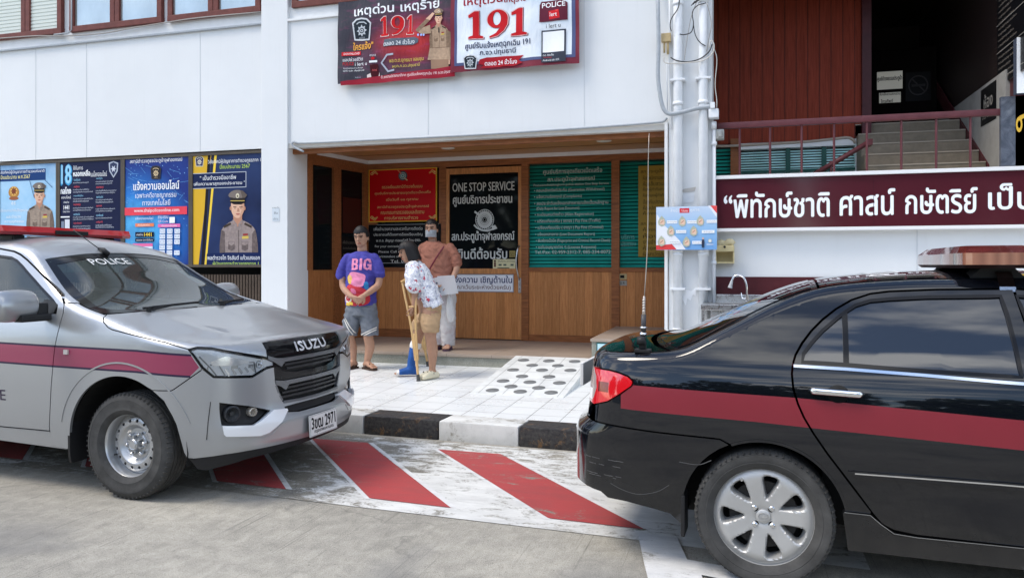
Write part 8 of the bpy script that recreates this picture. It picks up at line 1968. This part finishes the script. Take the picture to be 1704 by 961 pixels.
# what this person carries
bagp = J(727,482,YC)+fC*.17; RB = empty("shoulder_bag", bagp, 0, "small maroon shoulder bag at the hip of the rust T-shirt wearer", "bag")
bm = NB(); ring_loft(bm, [(bagp+Z_*.09, X_*.085, fC*.025, 3), (bagp+Z_*.02, X_*.095, fC*.04, 3), (bagp-Z_*.08, X_*.09, fC*.045, 3), (bagp-Z_*.115, X_*.08, fC*.03, 3)], 20); put("bag_body", bm, mat("maroon_leather", (.12,.012,.022), .45), RB)
bm = NB(); tube(bm, [Vector(p) for p in catmull([tuple(bagp+Z_*.085-X_*.06), tuple(J(722,455,YC)+fC*.175), tuple(J(735,430,YC)+fC*.165), tuple(J(745,410,YC)+fC*.11)], 5)], [(.004,.011)]*16, 8); put("strap", bm, mat("maroon_leather", (.12,.012,.022), .45), RB)
pp = J(753,475,YC)+fC*.22; PPp = empty("paper_sheets", pp, 0, "loose white and pale blue printed sheets held against the pale trousers", "papers")
def sheet_px(name, pts, m, o_, bend=.0):
    bm = NB(); n = 6; c = [J(a, b_, YC)+fC*o_ for a, b_ in pts]; G_ = []
    for i in range(n+1):
        G_.append([])
        for j in range(n+1):
            u, v = i/n, j/n; p = (c[0]*(1-u)+c[1]*u)*(1-v)+(c[3]*(1-u)+c[2]*u)*v; G_[i].append(bm.verts.new(p+fC*bend*math.sin(u*math.pi)*math.cos(v*2)))
    for i in range(n):
        for j in range(n): f = bm.faces.new((G_[i][j], G_[i+1][j], G_[i+1][j+1], G_[i][j+1])); f.smooth = True
    bmesh.ops.solidify(bm, geom=bm.faces[:], thickness=.001); return put(name, bm, m, PPp, True, 30)
M_pap = mat("white_paper", (.74,.76,.80), .7)
sheet_px("sheet", [(731,463),(742,460),(755,490),(738,492)], M_pap, .20, .015); sheet_px("sheet", [(740,459),(768,457),(775,487),(745,490)], M_pap, .215, -.012)
ms = mat("paper_print_blue", (.12,.22,.42), .7)
for a in ([(733,464),(735,463.6),(735.4,467),(733.4,467.4)],[(733,470),(741,469),(741.5,471),(733.5,472)],[(735,478),(744,476.5),(744.4,478),(735.4,479.6)],[(737,485),(746,483.5),(746.2,485),(737.2,486.6)]): sheet_px("print_mark", a, ms, .222)
pbp = J(757,510,YC)+fC*.14; PBg = empty("plastic_bag", pbp, 0, "thin translucent plastic bag hanging from the hand holding papers", "bag")
M_pl = mat("translucent_plastic", (.75,.76,.76), .25, bump=.8, bscale=18); n_, l_, b_ = nodes_of(M_pl); tr_ = n_.new("ShaderNodeBsdfTransparent"); mx_ = n_.new("ShaderNodeMixShader"); mx_.inputs[0].default_value = .38
l_.new(tr_.outputs[0], mx_.inputs[1]); l_.new(b_.outputs[0], mx_.inputs[2]); l_.new(mx_.outputs[0], n_["Material Output"].inputs[0])
bm = NB(); ring_loft(bm, [(J(755,486,YC)+fC*.14, X_*.012, fC*.010), (J(756,497,YC)+fC*.14, X_*.030, fC*.022), (J(757,512,YC)+fC*.14, X_*.052, fC*.042), (J(758,526,YC)+fC*.14, X_*.055, fC*.045), (J(758,534,YC)+fC*.14, X_*.035, fC*.03)], 18); put("bag_body", bm, M_pl, PBg)
# ---------------------------------------------------------------- wash place right of the column
YS = Y1+.06
SK = empty("sink", (-.1,8.75,.9), 0, "stainless steel wash sink on legs between the column and the black sedan", "sink")
def sput(n, bm, m, **k): o = mesh_obj(n, bm, m, SK, **k); o.matrix_parent_inverse = Matrix.Translation((.1,-8.75,-.9)); return o
x0, z0 = P(1168,505,8.75); x1 = P(1300,505,8.75)[0]
bm = NB(); box(bm, x0, x1, 8.55, 9.18, z0-.02, z0+.005, bev=.006); box(bm, x0, x1, 8.54, 8.57, z0-.06, z0+.004, bev=.004); box(bm, x0, x1, 9.16, 9.18, z0, z0+.09, bev=.004); sput("counter_top", bm, M_steel)
bm = NB(); box(bm, x0+.10, x1-.1, 8.62, 9.1, z0-.22, z0-.021, bev=.03); sput("basin", bm, M_steel, smooth=True, angle=40)
for x, y in ((x0+.02,8.58),(x1-.02,8.58),(x0+.02,9.14),(x1-.02,9.14)): bm = NB(); box(bm, x-.016, x+.016, y-.016, y+.016, .2, z0-.02); sput("leg", bm, M_steel)
fx, fz = P(1243,502,9.0); FC = empty("faucet", (fx,9.0,z0), 0, "chrome goose neck tap curving left above the steel sink", "tap")
bm = NB(); h = lambda dx, dz: (fx+dx, 9.0, z0+dz)
tube(bm, [Vector(p) for p in catmull([h(0,0),h(0,.10),h(-.005,.20),h(-.035,.285),h(-.09,.315),h(-.14,.295),h(-.165,.24)], 6)], .011, 10); o = mesh_obj("spout", bm, M_chrome, FC, True); o.matrix_parent_inverse = Matrix.Translation((-fx,-9.0,-z0))
bm = NB(); tube(bm, [h(-.162,.25), h(-.172,.21), h(-.182,.17)], [.014,.019,.026], 12); o = mesh_obj("spray_head", bm, mat("grey_plastic", (.45,.46,.47), .3), FC, True, 40); o.matrix_parent_inverse = Matrix.Translation((-fx,-9.0,-z0))
bm = NB(); tube(bm, [h(0,-.02), h(0,.08)], .020, 12); tube(bm, [h(0,.05), h(-.05,.055), h(-.062,.12)], [.010,.008,.006], 8); o = mesh_obj("tap_handle", bm, M_chrome, FC, True, 40); o.matrix_parent_inverse = Matrix.Translation((-fx,-9.0,-z0))
# yellowed tissue dispenser
a, b = P(1189,404,YS), P(1222,438,YS); DSP = empty("tissue_dispenser", (a[0],YS,b[1]), 0, "yellowed plastic paper towel dispenser on the white wall under the maroon sign", "dispenser")
MY = mat("yellowed_plastic_case", (.58,.49,.27), .45, var=.10, vscale=6); xl, zt_, xr, zb = a[0]+.01, a[1], b[0], b[1]; zm = P(1205,419,YS)[1]
def dput(n, bm, m, **k): o = mesh_obj(n, bm, m, DSP, **k); o.matrix_parent_inverse = Matrix.Translation(-Vector(DSP.location)); return o
bm = NB(); box(bm, xl, xr, YS-.11, YS+.05, zm, zt_-.03, bev=.012); dput("upper_case", bm, MY)
bm = NB(); box(bm, xl, xl+.014, YS-.10, YS+.05, zb, zm); box(bm, xr-.014, xr, YS-.10, YS+.05, zb, zm); box(bm, xl+.014, xr-.014, YS-.10, YS+.05, zb, zb+.016); box(bm, xl+.014, xr-.014, YS+.02, YS+.05, zb+.016, zm); dput("lower_tray", bm, MY)
bm = NB(); xc = (xl+xr)/2; tube(bm, [Vector(p) for p in catmull([(xl+.02,YS-.03,zt_-.03),(xl+.06,YS-.04,zt_+.005),(xc,YS-.03,zt_-.015),(xr-.05,YS-.04,zt_+.015),(xr-.01,YS-.03,zt_-.02)], 4)], [(.02,.035)]*17, 8); dput("folded_cloth", bm, mat("cream_cloth", (.6,.53,.34), .8))
bm = NB(); tube(bm, [(xc,YS-.118,zm+.055),(xc,YS-.105,zm+.055)], .014, 10); dput("lock", bm, M_plastic)
# grey meter box beside the railing
mx_, mz_ = P(1197,225,YS); bm = NB(); box(bm, mx_-.035, mx_+.055, YS-.12, YS+.03, mz_-.06, mz_+.05, bev=.012); box(bm, mx_-.01, mx_+.03, YS-.15, YS-.118, mz_-.04, mz_+.03, bev=.008)
o = mesh_obj("floodlight", bm, mat("weathered_grey_plastic", (.38,.38,.36), .5, var=.15, vscale=12)); tag(o, "small weathered grey box fixed at the left end of the balcony railing", "junction box")
# small white label behind the sedan light bar
b = PhotoBoard(Y1+.09); b.Rc(1577, 413, 1640, 422, WH); o = b.build("wall_label"); tag(o, "white label strip on the wall just behind the sedan light bar", "sign")
# ---- wall and trees added out of view behind the viewer to darken reflections
bm = NB(); box(bm, -40, 40, -26.3, -26, 0, 2.4); o = mesh_obj("added_yard_wall", bm, mat("grey_boundary_wall", (.30,.30,.29), .8, var=.2, vscale=1)); tag(o, "long grey boundary wall across the yard", "wall")
rnd = random.Random(3); leaf = mat("dark_foliage", (.035,.06,.025), .7, var=.5, vscale=2)
for i in range(14):
    tx_, ty_ = -46+6.6*i+rnd.uniform(-2,2), -29+rnd.uniform(-2,2); hgt = rnd.uniform(8,13); tr = empty("tree", (tx_,ty_,0), 0, "broad dark green tree beyond the boundary wall", "tree", "trees beyond the boundary wall")
    bm = NB(); tube(bm, [(0,0,0),(.1,0,hgt*.3),(.0,.1,hgt*.6)], [.25,.18,.1], 8); mesh_obj("trunk", bm, mat("bark", (.09,.07,.05), .9), tr)
    bm = NB()
    for _ in range(700):
        d = Vector((rnd.gauss(0,1), rnd.gauss(0,1), rnd.gauss(0,1))).normalized()*(rnd.random()**.4); p = Vector((d.x*4.2, d.y*3.4, hgt*.56+d.z*hgt*.44)); a = Vector((rnd.gauss(0,1),rnd.gauss(0,1),rnd.gauss(0,1))).normalized()*.55; c = a.cross(Vector((rnd.gauss(0,1),rnd.gauss(0,1),rnd.gauss(0,1)))).normalized()*.45
        bm.faces.new([bm.verts.new(p+a), bm.verts.new(p+c), bm.verts.new(p-a), bm.verts.new(p-c)])
    mesh_obj("crown", bm, leaf, tr)
